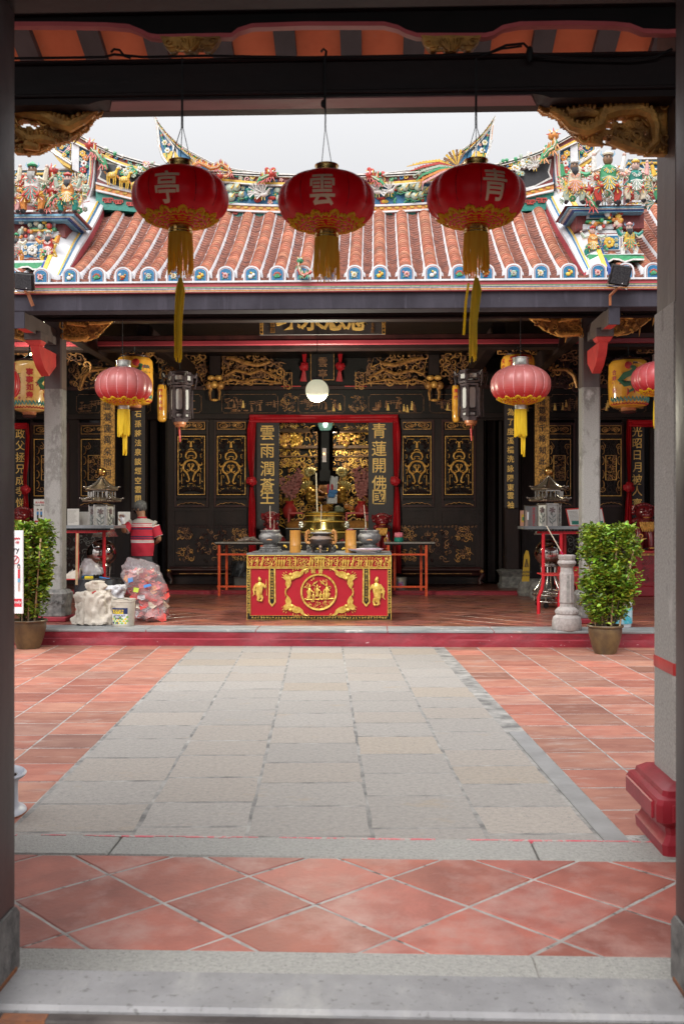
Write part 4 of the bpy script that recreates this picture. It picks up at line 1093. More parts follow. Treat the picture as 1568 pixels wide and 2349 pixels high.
for x, y, r_ in ((529,432,12),(542,430,11),(553,446,9),(530,452,12),(928,430,11),(945,428,9),(958,430,11),(935,447,9),(950,450,10),(965,446,9),(975,436,10),(918,436,8),(640,455,9),(656,452,10),(672,458,8),(700,452,9),(800,452,9),(820,456,10),(515,444,9),(990,444,9),(1006,438,10)):
 c = at(x, y, RY(.10)); s = sz(r_, 14)*.85; fr2 = MB(G['olive']); fr2.use(G['sage' if (x*7) % 3 else 'olive']); fr2.ball(c, (s, s*.6, s*1.05), 9, 7)
 fr2.use(G['yellow']); fr2.tube([c+Vector((s*.2, -s*.5, -s*.2)), c+Vector((s*1.0, -s*.6, s*.9))], [s*.25, s*.05], 5)
 fr2.use(G['green']); fr2.tube([c+Vector((-s, -s*.3, -s)), c+Vector((0, -s*.3, -s*1.5)), c+Vector((s*1.4, -s*.3, -s*1.1))], [s*.1, s*.14, s*.05], 5); fr2.build('ceramic_fruit', ridge, smooth=50)
serpent([(715,622),(706,628),(697,632),(690,628),(686,618),(684,606),(688,598)], YE-.12, .03, 'red', 'green', 'ceramic_dragon')
for k, px in enumerate((121, 1355)):
 xc = ax(px, YC); h = .122
 c = MB(m_granitecol); ztop = az(892 if k == 0 else 888, YC, px)
 sqring(c, xc, YC+h, [(h, ZP+.42), (h, ztop)], .18)
 c.use(m_wood_col); sqring(c, xc, YC+h, [(h*1.0, ztop+.001), (h*.98, az(700, YC))], .14)
 co = c.build('porch_column', T, smooth=0)
 b = MB(m_stonedk)
 sqring(b, xc, YC+h, [(h*1.45, ZP+.075), (h*1.5, ZP+.13), (h*1.42, ZP+.17), (h*1.46, ZP+.20), (h*1.62, ZP+.34), (h*1.66, ZP+.385), (h*1.5, ZP+.40), (h*1.3, ZP+.43), (h, ZP+.44)], .22)
 for s_ in range(5): spiral(b, xc-.16+.08*s_, ZP+.275, .03, YC+h-h*1.58, s_, 1.2, (-1)**s_, .009)
 b.use(m_redstep); b.box(xc-h*1.75, xc+h*1.75, YC+h-h*1.75, YC+h+h*1.75, ZP, ZP+.07, .012)
 b.build('carved_plinth', co, smooth=30)
 a = MB(m_wood_col); w = .055
 a.prismx([(YE+.05, az(748, YE+.1)), (YE+.05, az(709, YE+.1)), (YC, az(709, YE+.1)), (YC, az(748, YE+.1))], xc-w, xc+w)
 a.box(xc-.11, xc+.11, YE+.50, YE+.78, az(776, YE+.55), az(757, YE+.55), .006)
 a.use(m_greybeam); a.box(xc-w-.012, xc+w+.012, YE+.03, YE+.05, az(749, YE+.05), az(708, YE+.05))
 a.build('corbel_arm', T, smooth=0)
 r_ = MB(m_redpaint)
 z1_, z2_ = az(749, YE+.1), az(757, YE+.55)
 r_.prismx([(YE+.10, z1_), (YE+.45, z2_-.02), (YE+.7, z2_-.02), (YE+.7, z1_+.02), (YE+.3, z1_)], xc-w+.004, xc+w-.004)
 zb = az(776, YE+.55)
 sqring(r_, xc, YE+.64, [(.07, zb-.06), (.085, zb-.045), (.105, zb-.001)], .1)
 zk = az(832, YC-.1)
 r_.prismx([(YE+.58, zb-.055), (YE+.66, zb-.20), (YE+.80, zb-.32), (YE+1.0, zb-.40), (YC, zk-.01), (YC, zb-.055)], xc-w, xc+w)
 r_.build('red_corbel_bracket', T, smooth=30)
 kb = MB(m_lacq); kb.box(xc-.08, xc+.08, YC+.25, YW, az(800, 15), az(755, 15), .01); kb.build('side_tie_beam', T, smooth=0)
GBm = (m_gold, m_goldd)
bl = [(146,736),(260,735),(252,744),(240,755),(228,768),(212,778),(196,783),(180,779),(160,781),(146,776)]
bracket(bl, YC, 'gilded_corner_bracket', T, GBm, 42, 31, .035, .065, [([(150,775),(175,779),(198,776),(205,770)], .035), ([(155,741),(180,744),(200,748)], .03), ([(205,742),(235,741),(256,738)], .03)], .06)
bracket([(20,736),(80,736),(80,782),(64,782),(50,776),(30,770),(20,765)], YC, 'gilded_corner_bracket', T, GBm, 24, 32, .035, .065, [([(30,772),(55,778),(78,778)], .03)], .06)
bracket([(1209,725),(1330,724),(1332,770),(1312,771),(1295,771),(1278,771),(1262,764),(1245,756),(1232,744),(1220,736)], YC, 'gilded_corner_bracket', T, GBm, 42, 33, .035, .065, [([(1328,764),(1305,768),(1282,768),(1272,760)], .035), ([(1325,730),(1300,732),(1280,738)], .03), ([(1215,729),(1240,731),(1262,736)], .03)], .06)
bracket([(1397,721),(1499,719),(1490,732),(1478,742),(1462,754),(1440,766),(1415,770),(1396,768)], YC, 'gilded_corner_bracket', T, GBm, 36, 34, .035, .065, [([(1396,764),(1415,766),(1432,760)], .03), ([(1400,728),(1425,726),(1450,730)], .03)], .06)
cr = MB(m_redbeam); cr.box(X0, X1, 15.2, 15.45, az(790, 15.2), az(779, 15.2), .01)
cr.use(m_lacq2); cr.box(X0, X1, 15.21, 15.5, az(779, 15.2)+.001, az(767, 15.2), .006); cr.use(m_lacq); cr.box(X0, X1, 15.25, 15.5, az(798, 15.2), az(790, 15.2)-.001)
cr.build('crimson_porch_beam', T, smooth=0)
for px in (345, 1135):
 kb = MB(m_lacq); kb.box(ax(px, 16)-.1, ax(px, 16)+.1, 15.5, YW, 4.45, 4.7, .01); kb.build('rafter_beam', T, smooth=0)
# =================== lacquered front wall of the hall ===================
def A(x, y, Y=None): return at(x, y, YW if Y is None else Y)
def rect(mb, x0, y0, x1, y1, Yf, Yb, bv=0):
 a = at(x0, y0, Yf); b = at(x1, y1, Yf); mb.box(a.x, b.x, Yf, Yb, b.z, a.z, bv)
def frame(mb, x0, y0, x1, y1, w, Yf, Yb):
 """picture-frame moulding, w in picture units"""
 rect(mb, x0, y0, x1, y0+w, Yf, Yb); rect(mb, x0, y1-w, x1, y1, Yf, Yb)
 rect(mb, x0, y0+w+.05, x0+w, y1-w-.05, Yf, Yb); rect(mb, x1-w, y0+w+.05, x1, y1-w-.05, Yf, Yb)
w = MB(m_lacq)
YF = YW-.06
for x0, x1 in ((-80,38),(70,77),(155,183),(252,300),(385,401),(477,491),(570,590),(905,920),(994,1012),(1090,1108),(1196,1258),(1316,1374),(1427,1452),(1490,1650)):
 rect(w, x0, 905, x1, 1332, YF, YW+.08)
for x0, x1, y0, y1 in ((-80,590,940,962),(905,1650,940,962),(385,590,1163,1172),(905,1108,1163,1172),(-80,300,1163,1175),(1196,1650,1163,1175),(-80,300,1190,1210),(1196,1650,1190,1210)):
 rect(w, x0, y0, x1, y1, YF+.003, YW+.07)
rect(w, 590, 948, 905, 962, YF+.003, YW+.07)
w.build('wall_framework', T, smooth=0)
w = MB(m_lacq)
for a_ in ((385,1172,590),(905,1172,1108),(-80,1174,300),(1196,1174,1650)): w = MB(m_lacq); rect(w, *a_, 1340, YF+.02, YW+.1); w.build('dado_wall', T, smooth=0)
w = MB(m_black)
rect(w, -80, 560, 1650, 903, YW+.05, YW+.2); rect(w, 300, 903, 386, 1340, YW+.9, YW+1.0); rect(w, 1107, 903, 1197, 1340, YW+.9, YW+1.0)
w.build('upper_wall', T, smooth=0)
w = MB(m_lacq)
for x0, x1 in ((331,338),(345,362),(372,380),(1104,1112),(1118,1134),(1143,1150)): w = MB(m_lacq); rect(w, x0, 903, x1, 1335, YW+.5-.05*(x0 % 3), YW+.85); w.build('recess_jamb', T, smooth=0)
w = MB(m_black); rect(w, -80, 897, 1650, 951, YF-.05, YW+.05, .01)
w.use(m_lacq2); rect(w, -80, 888, 1650, 896.5, YF-.01, YW+.05, .005); w.use(m_lacq); rect(w, -80, 951.3, 1650, 957, YF-.08, YF-.01, .005)
frz = w.build('frieze_beam', T, smooth=0)
q = random.Random(77)
def scene_panel(x0, x1, y0, y1, seed, name='painted_scene', dens=1.0):
 q = random.Random(seed); m = MB(m_goldlow); Y = YF-.056
 a, b = at(x0, y0, Y), at(x1, y1, Y); c = .035
 pts = [(a.x+c, a.z), (b.x-c, a.z), (b.x-c, a.z-c), (b.x, a.z-c), (b.x, b.z+c), (b.x-c, b.z+c), (b.x-c, b.z), (a.x+c, b.z), (a.x+c, b.z+c), (a.x, b.z+c), (a.x, a.z-c), (a.x+c, a.z-c)]
 m.tube([(x, Y, z) for x, z in pts], .005, 4, closed=True)
 n = int((x1-x0)/6.5*dens)
 for k in range(n):
  x = q.uniform(x0+8, x1-8); k_ = q.random()
  if k_ < .35:   # standing robed figure
   y = q.uniform(y0+22, y1-8); m.use(q.choice((m_goldpaint, m_goldlow))); p = at(x, y, Y)
   m.tube([p+Vector((0,0,-.06)), p+Vector((.005,0,.0)), p+Vector((0,0,.05))], [.035,.025,.015], 5, .3); m.ball(p+Vector((0,0,.072)), (.014,.006,.016), 5, 3)
  elif k_ < .65:  # rocks and clouds
   y = q.uniform(y1-12, y1-4); m.use(m_goldlow); m.ball(at(x, y, Y), (q.uniform(.03,.09), .006, q.uniform(.01,.025)), 6, 3)
  elif k_ < .85: # tree
   y = q.uniform(y0+8, y0+24); m.use(m_goldlow)
   for j in range(5): m.ball(at(x+q.uniform(-8, 8), y+q.uniform(-5, 5), Y), (q.uniform(.012,.04), .006, .012), 5, 3)
   m.tube([at(x, y, Y), at(x+2, y+10, Y), at(x, y+18, Y)], .005, 4)
  else:
   y = q.uniform(y1-22, y1-10); m.use(m_goldlow); p = at(x, y, Y)
   for j in range(2): m.bar(p+Vector((-.14,0,j*.04)), p+Vector((.14,0,j*.04+.03)), .008, .008)
   for j in range(4): m.bar(p+Vector((-.1+.07*j,0,-.02)), p+Vector((-.1+.07*j,0,.06)), .007, .007)
 return m.build(name, frz, smooth=40)
for i, (a, b) in enumerate(((45,140),(176,232),(262,345),(372,462),(509,637),(684,790),(845,971),(985,1092),(1196,1230),(1262,1322),(1376,1480))): scene_panel(a, b, 905, 947, i+1)
def medallion(x0, x1, y0, y1, Y, seed, par, n=26, mats=None):
 m = MB(m_black); a, b = at(x0, y0, Y), at(x1, y1, Y); c = (b.x-a.x)*.22
 poly = [(a.x+c,a.z),(b.x-c,a.z),(b.x,a.z-c),(b.x,b.z+c),(b.x-c,b.z),(a.x+c,b.z),(a.x,b.z+c),(a.x,a.z-c)]
 m.prism(poly, Y, Y+.03); scroll_fill(m, poly, Y-.01, n, seed, .02, .04, m2=mats or (m_goldlow, m_goldd), dep=.008)
 return m.build('carved_medallion', par, smooth=40)
medallion(645, 680, 906, 946, YF-.07, 3, frz); medallion(803, 838, 905, 945, YF-.07, 4, frz)
def relief_mass(poly, Y, n, seed, s0, s1, mats, name, ex=(), par=None):
 m = MB(mats[0]); pc = PX(poly, Y); scroll_fill(m, pc, Y, n, seed, s0, s1, m2=mats, dep=.04); m.tube([(x, Y+.01, z) for x, z in pc], .012, 4, closed=True)
 for pl, r_ in ex:
  m.use(mats[1]); p3 = [at(x, y, Y-.05) for x, y in pl]; m.tube(p3, [r_*(.5+.5*math.sin(PI*(.1+.8*i/(len(p3)-1)))) for i in range(len(p3))], 6)
 return m.build(name, par or T, smooth=40)
GL = (m_goldlow, m_goldd)
for xa, xb in ((364, 645), (845, 1112), (160, 300), (1196, 1330), (1376, 1500), (20, 110)): relief_mass([(xa, 797), (xb, 797), (xb, 893), (xa, 893)], YW-.02, int((xb-xa)/2.6), xa, .06, .11, (m_lacq2, m_goldlow), 'carved_wall_panel')
relief_mass([(510,818),(600,812),(620,830),(646,845),(646,880),(508,880),(512,850)], YW-.3, 60, 41, .05, .10, (m_goldlow, m_goldd), 'carved_phoenix_relief', [([(520,822),(535,822),(560,832),(590,838),(620,830)], .05), ([(515,862),(540,850),(575,858),(600,848),(640,868)], .035), ([(510,878),(530,870),(560,876),(590,870),(644,878)], .025)])
relief_mass([(980,812),(900,812),(880,830),(842,845),(838,880),(978,880),(972,850)], YW-.3, 60, 42, .05, .10, (m_goldlow, m_goldd), 'carved_phoenix_relief', [([(970,822),(950,824),(925,832),(900,838),(870,832)], .05), ([(972,858),(945,850),(905,858),(880,848),(845,866)], .035), ([(975,878),(950,870),(920,876),(890,870),(842,878)], .025)])
relief_mass([(364,815),(470,815),(472,862),(364,862)], YW-.5, 50, 43, .05, .10, (m_goldlow, m_goldd), 'carved_figure_group'); relief_mass([(1012,815),(1110,815),(1110,862),(1012,862)], YW-.5, 50, 44, .05, .10, (m_goldlow, m_goldd), 'carved_figure_group')
for x in (660, 824): relief_mass([(x-9,855),(x+9,855),(x+9,890),(x-9,890)], YW-.35, 10, x, .03, .06, GL, 'carved_strut')
relief_mass([(170,880),(200,840),(245,845),(250,885),(185,892)], YW-1.2, 26, 50, .05, .09, (m_lacq2, m_goldd), 'carved_side_bracket', [([(185,892),(195,862),(212,850),(245,846)], .04)]); relief_mass([(1262,842),(1300,840),(1335,870),(1322,892),(1268,885)], YW-1.2, 26, 51, .05, .09, (m_lacq2, m_goldd), 'carved_side_bracket', [([(1265,848),(1298,848),(1315,862),(1322,890)], .04)])
relief_mass([(152,800),(190,815),(200,840),(175,830),(155,815)], YW-3, 12, 52, .05, .09, GL, 'carved_side_bracket'); relief_mass([(1325,800),(1290,815),(1284,828),(1310,825),(1330,812)], YW-3, 12, 53, .05, .09, GL, 'carved_side_bracket')
relief_mass([(268,800),(290,806),(350,804),(352,815),(330,815),(268,812)], YW-3.4, 14, 54, .04, .07, GL, 'carved_side_bracket'); relief_mass([(1140,800),(1230,800),(1230,812),(1140,812)], YW-3.4, 14, 55, .04, .07, GL, 'carved_side_bracket')
relief_mass([(1460,792),(1500,790),(1500,808),(1460,810)], YW-2.4, 12, 56, .03, .06, GL, 'carved_side_bracket'); relief_mass([(30,790),(62,790),(62,812),(30,812)], YW-4, 12, 57, .04, .06, GL, 'carved_side_bracket')
for cx in (493, 995):   # gilded pumpkin pendants
 m = MB(m_goldd); c = at(cx, 890, YW-.35)
 for k in (-1, 1):
  m.use(m_gold); m.ball(c+Vector((k*.075, -.03, .20)), (.085,.06,.055), 8, 5)
  m.use(m_goldd); m.ball(c+Vector((k*.12, -.01, .05)), (.075,.06,.085), 8, 6)
  m.tube([c+Vector((k*.075, 0, 0)), c+Vector((k*.10, -.02, -.10)), c+Vector((k*.085, -.02, -.25))], [.035,.03,.02], 6)
 m.use(m_gold); m.ball(c+Vector((0, -.06, .06)), (.075,.06,.075), 8, 6); m.ball(c+Vector((0, -.05, -.25)), (.075,.04,.03), 8, 5)
 m.build('gilded_pendant', T, smooth=50)
 m = MB(m_lacq); rect(m, cx-13, 800, cx+13, 866, YW-.3, YW-.1, .01); m.build('short_post', T, smooth=0)
m = MB(m_goldlow)
for i in range(3): m.tube([at(-20, 885-i*.4, YW-.1), at(-10, 885, YW-.1)], .01, 4)
for x0, x1 in ((645, 690), (790, 840)): m.use(m_redpaint); rect(m, x0, 885, x1, 887.2, YF-.02, YF-.012)
m.build('gilt_edge_line', T, smooth=0)
def curve_set(m, cx, cz, k, Y, sets, r, y0=0):
 for pts, rs in sets:
  for sg in (-1, 1): m.tube([(cx+sg*x*k, Y-.012, cz-(y-y0)*k) for x, y in pts], [r*q_ for q_ in rs] if isinstance(rs, (list, tuple)) else r*rs, 6)
def screen_door(x0, x1, px0, px1, kind, name='carved_screen_door', ytop=963, ybot=1163, p0=1000, p1=1135, s0=968, s1=985):
 m = MB(m_lacq2); frame(m, x0, ytop, x1, ybot, 4.6, YF-.035, YF+.03)
 m.use(m_lacq); rect(m, x0+4.7, s1+1.5, x1-4.7, p0-3, YF-.02, YF+.03, .004); rect(m, x0+4.7, p1+2, x1-4.7, p1+9, YF-.02, YF+.03, .004)
 d = m.build(name, T, smooth=0)
 b = MB(m_black); rect(b, x0+4, ytop+4, x1-4, ybot-4, YF+.02, YF+.05); b.build('back_board', d, smooth=0)
 g = MB(m_gold); g.use(m_goldd); frame(g, px0, s0, px1, s1, 1.3, YF-.03, YF-.02)
 P2 = PX([(px0+3, s0+2.5), (px1-3, s0+2.5), (px1-3, s1-2.5), (px0+3, s1-2.5)], YF-.02)
 g.use(m_goldd); xm = (P2[0][0]+P2[1][0])/2; zm = (P2[0][1]+P2[2][1])/2; ww = (P2[1][0]-P2[0][0])/2
 for sg in (-1, 1):
  g.tube([(xm+sg*ww*(.60+.30*math.cos(a)), YF-.03, zm+.045*math.sin(a)) for a in [k*PI/6 for k in range(12)]], .010, 5, closed=True)
  spiral(g, xm+sg*ww*.60, zm, .03, YF-.03, 0, 1.1, sg, .008); spiral(g, xm+sg*ww*.18, zm+.01, .032, YF-.03, 1, 1.2, sg, .009); spiral(g, xm+sg*ww*.34, zm-.012, .026, YF-.03, 3, 1.2, -sg, .008)
 g.build('top_panel_carving', d, smooth=40)
 g = MB(m_gold); frame(g, px0, p0, px1, p1, 1.4, YF-.035, YF-.02)
 a, b_ = at(px0, p0, YF), at(px1, p1, YF); cx = (a.x+b_.x)/2; k = (b_.x-a.x)/250.0
 Y = YF-.03
 if kind == 'vase':
  dk = MB(m_lacq)
  inner = [(a.x+.02, a.z-.02), (b_.x-.02, a.z-.02), (b_.x-.02, b_.z+.02), (a.x+.02, b_.z+.02)]
  curve_set(dk, cx, a.z, k, Y+.03, [([(10,15),(60,15),(60,45),(90,45),(90,100)], .05/.03), ([(30,60),(60,70),(80,90),(60,110)], 2.2), ([(108,20),(112,160)], 1.5), ([(90,250),(60,240),(60,300),(100,310)], 2), ([(90,330),(90,380),(60,370)], 2),
     ([(20,440),(50,420),(80,440),(100,470)], 2.5), ([(10,480),(45,490),(80,500),(105,505)], 2.5), ([(0,460),(20,500)], 2.5), ([(40,130),(70,160),(100,150)], 2.2), ([(108,200),(85,215),(108,240)], 2), ([(50,400),(20,410),(10,440)], 2)], .016)
  dk.build('dark_lattice', d, smooth=40)
  R_ = .0125
  curve_set(g, cx, a.z, k, Y, [
   ([(3,55),(4,80),(6,105)], [.8,1,1.2]), ([(4,60),(18,50),(30,58),(24,68)], [1,.9,.7,.5]), ([(28,42),(28,30),(85,30),(85,50)], .5),
   ([(0,142),(24,145),(42,160),(50,185),(40,208),(22,205),(12,196)], [1.1,1.3,1.5,1.5,1.3,1,.6]),
   ([(0,120),(14,124),(26,132)], [1.2,1,.7]), ([(0,182),(18,184),(26,192)], [.7,.7,.5]),
   ([(0,224),(26,227),(48,240),(66,262),(88,272),(102,262),(100,245)], [1.5,1.7,1.8,1.6,1.4,1.0,.5]),
   ([(50,252),(68,272),(74,298),(64,318),(42,332),(22,330)], [1.2,1.7,1.9,1.8,1.5,.9]),
   ([(48,330),(32,352),(22,380),(16,405),(24,420),(38,420),(44,408)], [1.6,1.5,1.4,1.4,1.2,.9,.5]),
   ([(4,320),(6,300),(12,284),(14,268)], [1.7,1.3,1,.8]), ([(4,262),(18,258),(28,268),(24,282),(14,280)], [.9,1,.9,.7,.4]), ([(8,322),(26,318),(38,308)], [1.2,1,.5]),
   ([(100,165),(88,165),(88,195),(100,200)], .55), ([(100,300),(88,300),(88,330),(98,334)], .55), ([(65,372),(65,350),(84,350),(84,400),(84,440)], .55), ([(30,438),(0,438)], .5), ([(102,62),(92,66)], .6), ([(60,462),(78,470),(90,458)], .5)], R_)
  for sg in (-1, 1):
   spiral(g, cx+sg*26*k, a.z-458*k, 12*k, Y, 0, 1.1, sg, .004); spiral(g, cx+sg*100*k, a.z-482*k, 12*k, Y, 2, 1.1, sg, .004)
   for yy in (20, 130, 230, 420): spiral(g, cx+sg*104*k, a.z-yy*k, 7*k, Y, 2, 1.1, sg, .0035)
 else:
  dk = MB(m_lacq); P2 = [(a.x+.03, a.z-.03), (b_.x-.03, a.z-.03), (b_.x-.03, b_.z+.03), (a.x+.03, b_.z+.03)]
  scroll_fill(dk, P2, Y+.03, 60, int(px0), .05, .10, fl=.8); dk.build('dark_lattice', d, smooth=40)
  hh = (a.z-b_.z)
  g.use(m_goldd)
  for sg in (-1, 1):
   for zc, sz__ in ((.80, .10), (.62, .09), (.38, .09), (.2, .11)):
    g.tube([(cx+sg*(b_.x-a.x)*.5*(.78-.16*math.sin(t)), Y-.01, b_.z+hh*(zc-.07*math.cos(t))) for t in [j*PI/6 for j in range(7)]], .009, 5)
   spiral(g, cx+sg*.16, a.z-.14*hh, .06, Y, 1, 1.3, sg, .009); spiral(g, cx+sg*.16, b_.z+.12*hh, .06, Y, 4, 1.3, -sg, .009)
  xi, zi0, zi1 = (b_.x-a.x)*.24, a.z-.29*hh, a.z-.72*hh
  g.use(m_gold); g.tube([(cx-xi,Y-.01,zi0),(cx+xi,Y-.01,zi0),(cx+xi,Y-.01,zi1),(cx-xi,Y-.01,zi1)], .010, 4, closed=True)
  scroll_fill(g, [(cx-xi+.02,zi0-.03),(cx+xi-.02,zi0-.03),(cx+xi-.02,zi1+.03),(cx-xi+.02,zi1+.03)], Y-.005, 24, 5, .03, .05, m2=(m_goldd, m_goldlow))
 g.build('gilded_panel_carving', d, smooth=40)
 g = MB(m_lacq); xw = b_.x-a.x
 top, bot = az(ybot-14, YF-.02, px0), az(ybot-4, YF-.02, px0)
 h_ = top-bot
 pts = [(a.x-.03, top), (b_.x+.03, top), (b_.x+.03, bot)]
 pr_ = [(1, .0), (.95, .12), (.85, .42), (.80, .30), (.68, .60), (.60, .48), (.52, .62), (.5, .75)]
 pts += [(a.x+xw*t, bot+h_*v) for t, v in pr_]+[(a.x+xw*(1-t), bot+h_*v) for t, v in pr_[::-1][1:]]+[(a.x-.03, bot)]
 g.prism(pts, YF-.045, YF-.02)
 g.use(m_goldd); g.tube([(x, YF-.048, z) for x, z in pts[3:-1]], .006, 4)
 g.build('scalloped_apron', d, smooth=0)
 return d
screen_door(400, 478, 408, 470, 'vase'); screen_door(491, 571, 498, 563, 'vase'); screen_door(919, 995, 923, 988, 'vase'); screen_door(1012, 1090, 1020, 1084, 'vase')
for a in ((70,158,78,152),(179,262,186,256),(1248,1318,1254,1308),(1368,1430,1374,1424)): screen_door(*a, 'curl', p0=1007, p1=1138, s0=976, s1=996, ytop=970)
for x0, x1 in ((393, 588), (905, 1100)):
 m = MB(m_lacq); frame(m, x0, 1202, x1, 1296, 2, YF-.01, YF+.02)
 m.use(m_lacq2); m.use(m_goldlow)
 for cx, cy in ((x0+32, 1225), (x1-38, 1225), (x0+32, 1272), (x1-38, 1272)):
  P2 = PX([(cx-16, cy-12), (cx+14, cy-14), (cx+16, cy+12), (cx-14, cy+13)], YF); scroll_fill(m, P2, YF-.005, 16, int(cx*cy), .03, .055, m2=(m_goldlow, m_goldd), dep=.008)
 m.use(m_goldlow); cxm = (x0+x1)/2
 P2 = PX([(cxm-45, 1248), (cxm-20, 1215), (cxm+20, 1215), (cxm+45, 1248), (cxm+20, 1285), (cxm-20, 1285)], YF); scroll_fill(m, P2, YF-.005, 46, int(cxm), .035, .06, m2=(m_lacq2, m_goldlow), dep=.006)
 for k in range(int((x1-x0)/9)):
  p = at(x0+6+k*9, 1208, YF); spiral(m, p.x, p.z, .022, YF-.003, k, 1.2, (-1)**k, .006)
 m.build('carved_dado_panel', T, smooth=40)
 m = MB(m_lacq2)
 a, b = at(x0-4, 1312, YF-.12), at(x1+4, 1312, YF-.12)
 m.tube([(a.x, YF-.1, az(1307, YF-.1, x0)), (b.x, YF-.1, az(1307, YF-.1, x1))], .045, 8)
 m.box(a.x, b.x, YF-.08, YF, az(1320, YF), az(1300, YF), .01)
 m.use(m_goldd); m.tube([(a.x+.2, YF-.1, az(1316, YF-.1, x0)), (b.x-.2, YF-.1, az(1316, YF-.1, x1))], .008, 4)
 m.use(m_lacq2)
 for xx, sg in ((a.x, 1), (b.x, -1)): m.tube([(xx, YF-.12, az(1308, YF)), (xx-sg*.02, YF-.14, az(1318, YF)), (xx+sg*.05, YF-.13, az(1330, YF)), (xx+sg*.02, YF-.15, Z2+.03)], [.07,.06,.04,.06], 8); m.use(m_goldd); m.ball((xx, YF-.19, az(1309, YF)), .04, 6, 4); m.use(m_lacq2)
 m.build('scroll_foot_base', T, smooth=50)
for x0, x1 in ((95,262),(1250,1440)):
 m = MB(m_lacq2); frame(m, x0, 1212, x1, 1318, 3, YF-.01, YF+.02)
 for cx in range(int(x0)+20, int(x1)-10, 30):
  P2 = PX([(cx-12, 1225), (cx+12, 1225), (cx+12, 1300), (cx-12, 1300)], YF); scroll_fill(m, P2, YF-.005, 14, cx, .05, .09, m2=(m_lacq2, m_stonedk), dep=.006)
 m.build('carved_dado_panel', T, smooth=40)
for x0, x1 in ((301, 334), (1155, 1189)):
 cx = ax((x0+x1)/2, YW-.6); h = sz(x1-x0, YW-.6)/2
 m = MB(m_lacq); sqring(m, cx, YW-.6, [(h, Z2+.36), (h, 4.9)], .2)
 if x0 > 900: pass
 p = m.build('inner_post', T, smooth=0)
 b = MB(m_stonedk); sqring(b, cx, YW-.6, [(h*1.7, Z2), (h*1.7, Z2+.06), (h*1.5, Z2+.09), (h*1.4, Z2+.22), (h*1.65, Z2+.27), (h*1.9, Z2+.33), (h*1.2, Z2+.36)], .2); b.build('carved_plinth', p, smooth=30)
def verse(name, label, x0, x1, y0, y1, Y, chars, ys, size, m_board, m_char, xc=None, thick=.04, bold=.006, extra=None, rim=None, cat='sign board'):
 a, b = at(x0, y0, Y), at(x1, y1, Y)
 t = thing(name, label, cat, ((a.x+b.x)/2, Y, b.z))
 m = MB(m_board); m.box(a.x, b.x, Y, Y+thick, b.z, a.z, .006)
 if rim: m.use(rim); frame(m, x0, y0, x1, y1, 1.2, Y-.006, Y+.0)
 m.build('board', t, smooth=0)
 xm = xc if xc is not None else (x0+x1)/2
 for ch, y in zip(chars, ys):
  l = MB(m_char); l.text(ch, size*Y/F, at(xm, y, Y-.003), .006, bold, sx=.95); l.build('character', t, smooth=0)
 if extra: extra(t, Y)
 return t
m_vboard = mat('charcoal_verse_board', (.042,.034,.038), (.028,.023,.026), (3,3,2), .6, bump=.1)
verse('couplet_board', 'dark board with five large gold characters left of the central doorway', 588, 640, 962, 1215, YF-.09, '雲雨潤蒼生', (993,1034,1075,1114,1139), 37, m_vboard, m_goldpaint, xc=613)
verse('couplet_board', 'dark board with five large gold characters right of the central doorway', 844, 902, 962, 1215, YF-.09, '青蓮開佛國', (988,1029,1068,1108,1140), 37, m_vboard, m_goldpaint, xc=869)
verse('couplet_board', 'dark board with seven gold characters beside the red cloth, far left behind the shrub', 30, 66, 972, 1225, YF-.09, '政父拯兄成孝悌', (995,1022,1049,1076,1102,1127,1153), 24, m_vboard, m_goldpaint, xc=47)
verse('couplet_board', 'dark board with seven gold characters beside the red cloth, far right behind the shrub', 1448, 1477, 976, 1190, YF-.09, '光昭日月被人寰', (990,1017,1044,1072,1100,1126,1155), 25, m_vboard, m_goldpaint, xc=1460)
verse('couplet_board', 'gold speckled board with black characters standing behind the left steel pagoda burner', 231, 263, 905, 1135, YW-.75, '雲凝蓮萬朵問何', (932,957,983,1009,1036,1061,1086), 20, m_ratgold, m_ink, thick=.05)
verse('couplet_board', 'gold speckled board with black characters standing behind the right steel pagoda burner', 1226, 1259, 908, 1135, YW-.75, '青鎖柳千條知此消息', (920,941,961,982,1006,1033,1058,1083,1107), 17.5, m_ratgold, m_ink, thick=.05)
verse('couplet_board', 'narrow black board with small gold running script above the man in the striped shirt', 302, 333, 925, 1165, YW-.83, '石孫將法泉談經空雲間', (950,972,994,1016,1037,1059,1080,1102,1123,1144), 17, m_vboard, m_goldpaint, xc=317, bold=.012)
verse('couplet_board', 'narrow black board with small gold running script left of the right pagoda burner', 1156, 1188, 925, 1165, YW-.83, '為了度溪橋洗詠陽東雲袖', (945,968,990,1011,1032,1053,1075,1097,1118,1137,1158), 17, m_vboard, m_goldpaint, xc=1170, bold=.012)
Yq = 14.9
def plaque_extra(t, Y):
 m = MB(m_gold)
 for x0, x1 in ((596, 603), (876, 883.5)):
  m = MB(m_gold); frame(m, x0, 700, x1, 766, 1.0, Y-.012, Y-.002)
  p = [at((x0+x1)/2, y, Y-.01) for y in range(708, 762, 7)]
  for i, c in enumerate(p): spiral(m, c.x, c.z, .018, c.y, i, 1.2, (-1)**i, .006)
  m.build('gilt_end_scroll', t, smooth=40)
 m = MB(m_goldd)
 for y in (745, 758): frame(m, 620, y-5, 630, y+5, 1.1, Y-.006, Y-.001); m.text('印', 8*Y/F, at(625, y, Y-.003), .003, .0)
 for i, ch in enumerate('上浣敬題'): m.text(ch, 7*Y/F, at(854, 739+i*7.4, Y-.003), .003, .0)
 m.build('seal_and_signature', t, smooth=0)
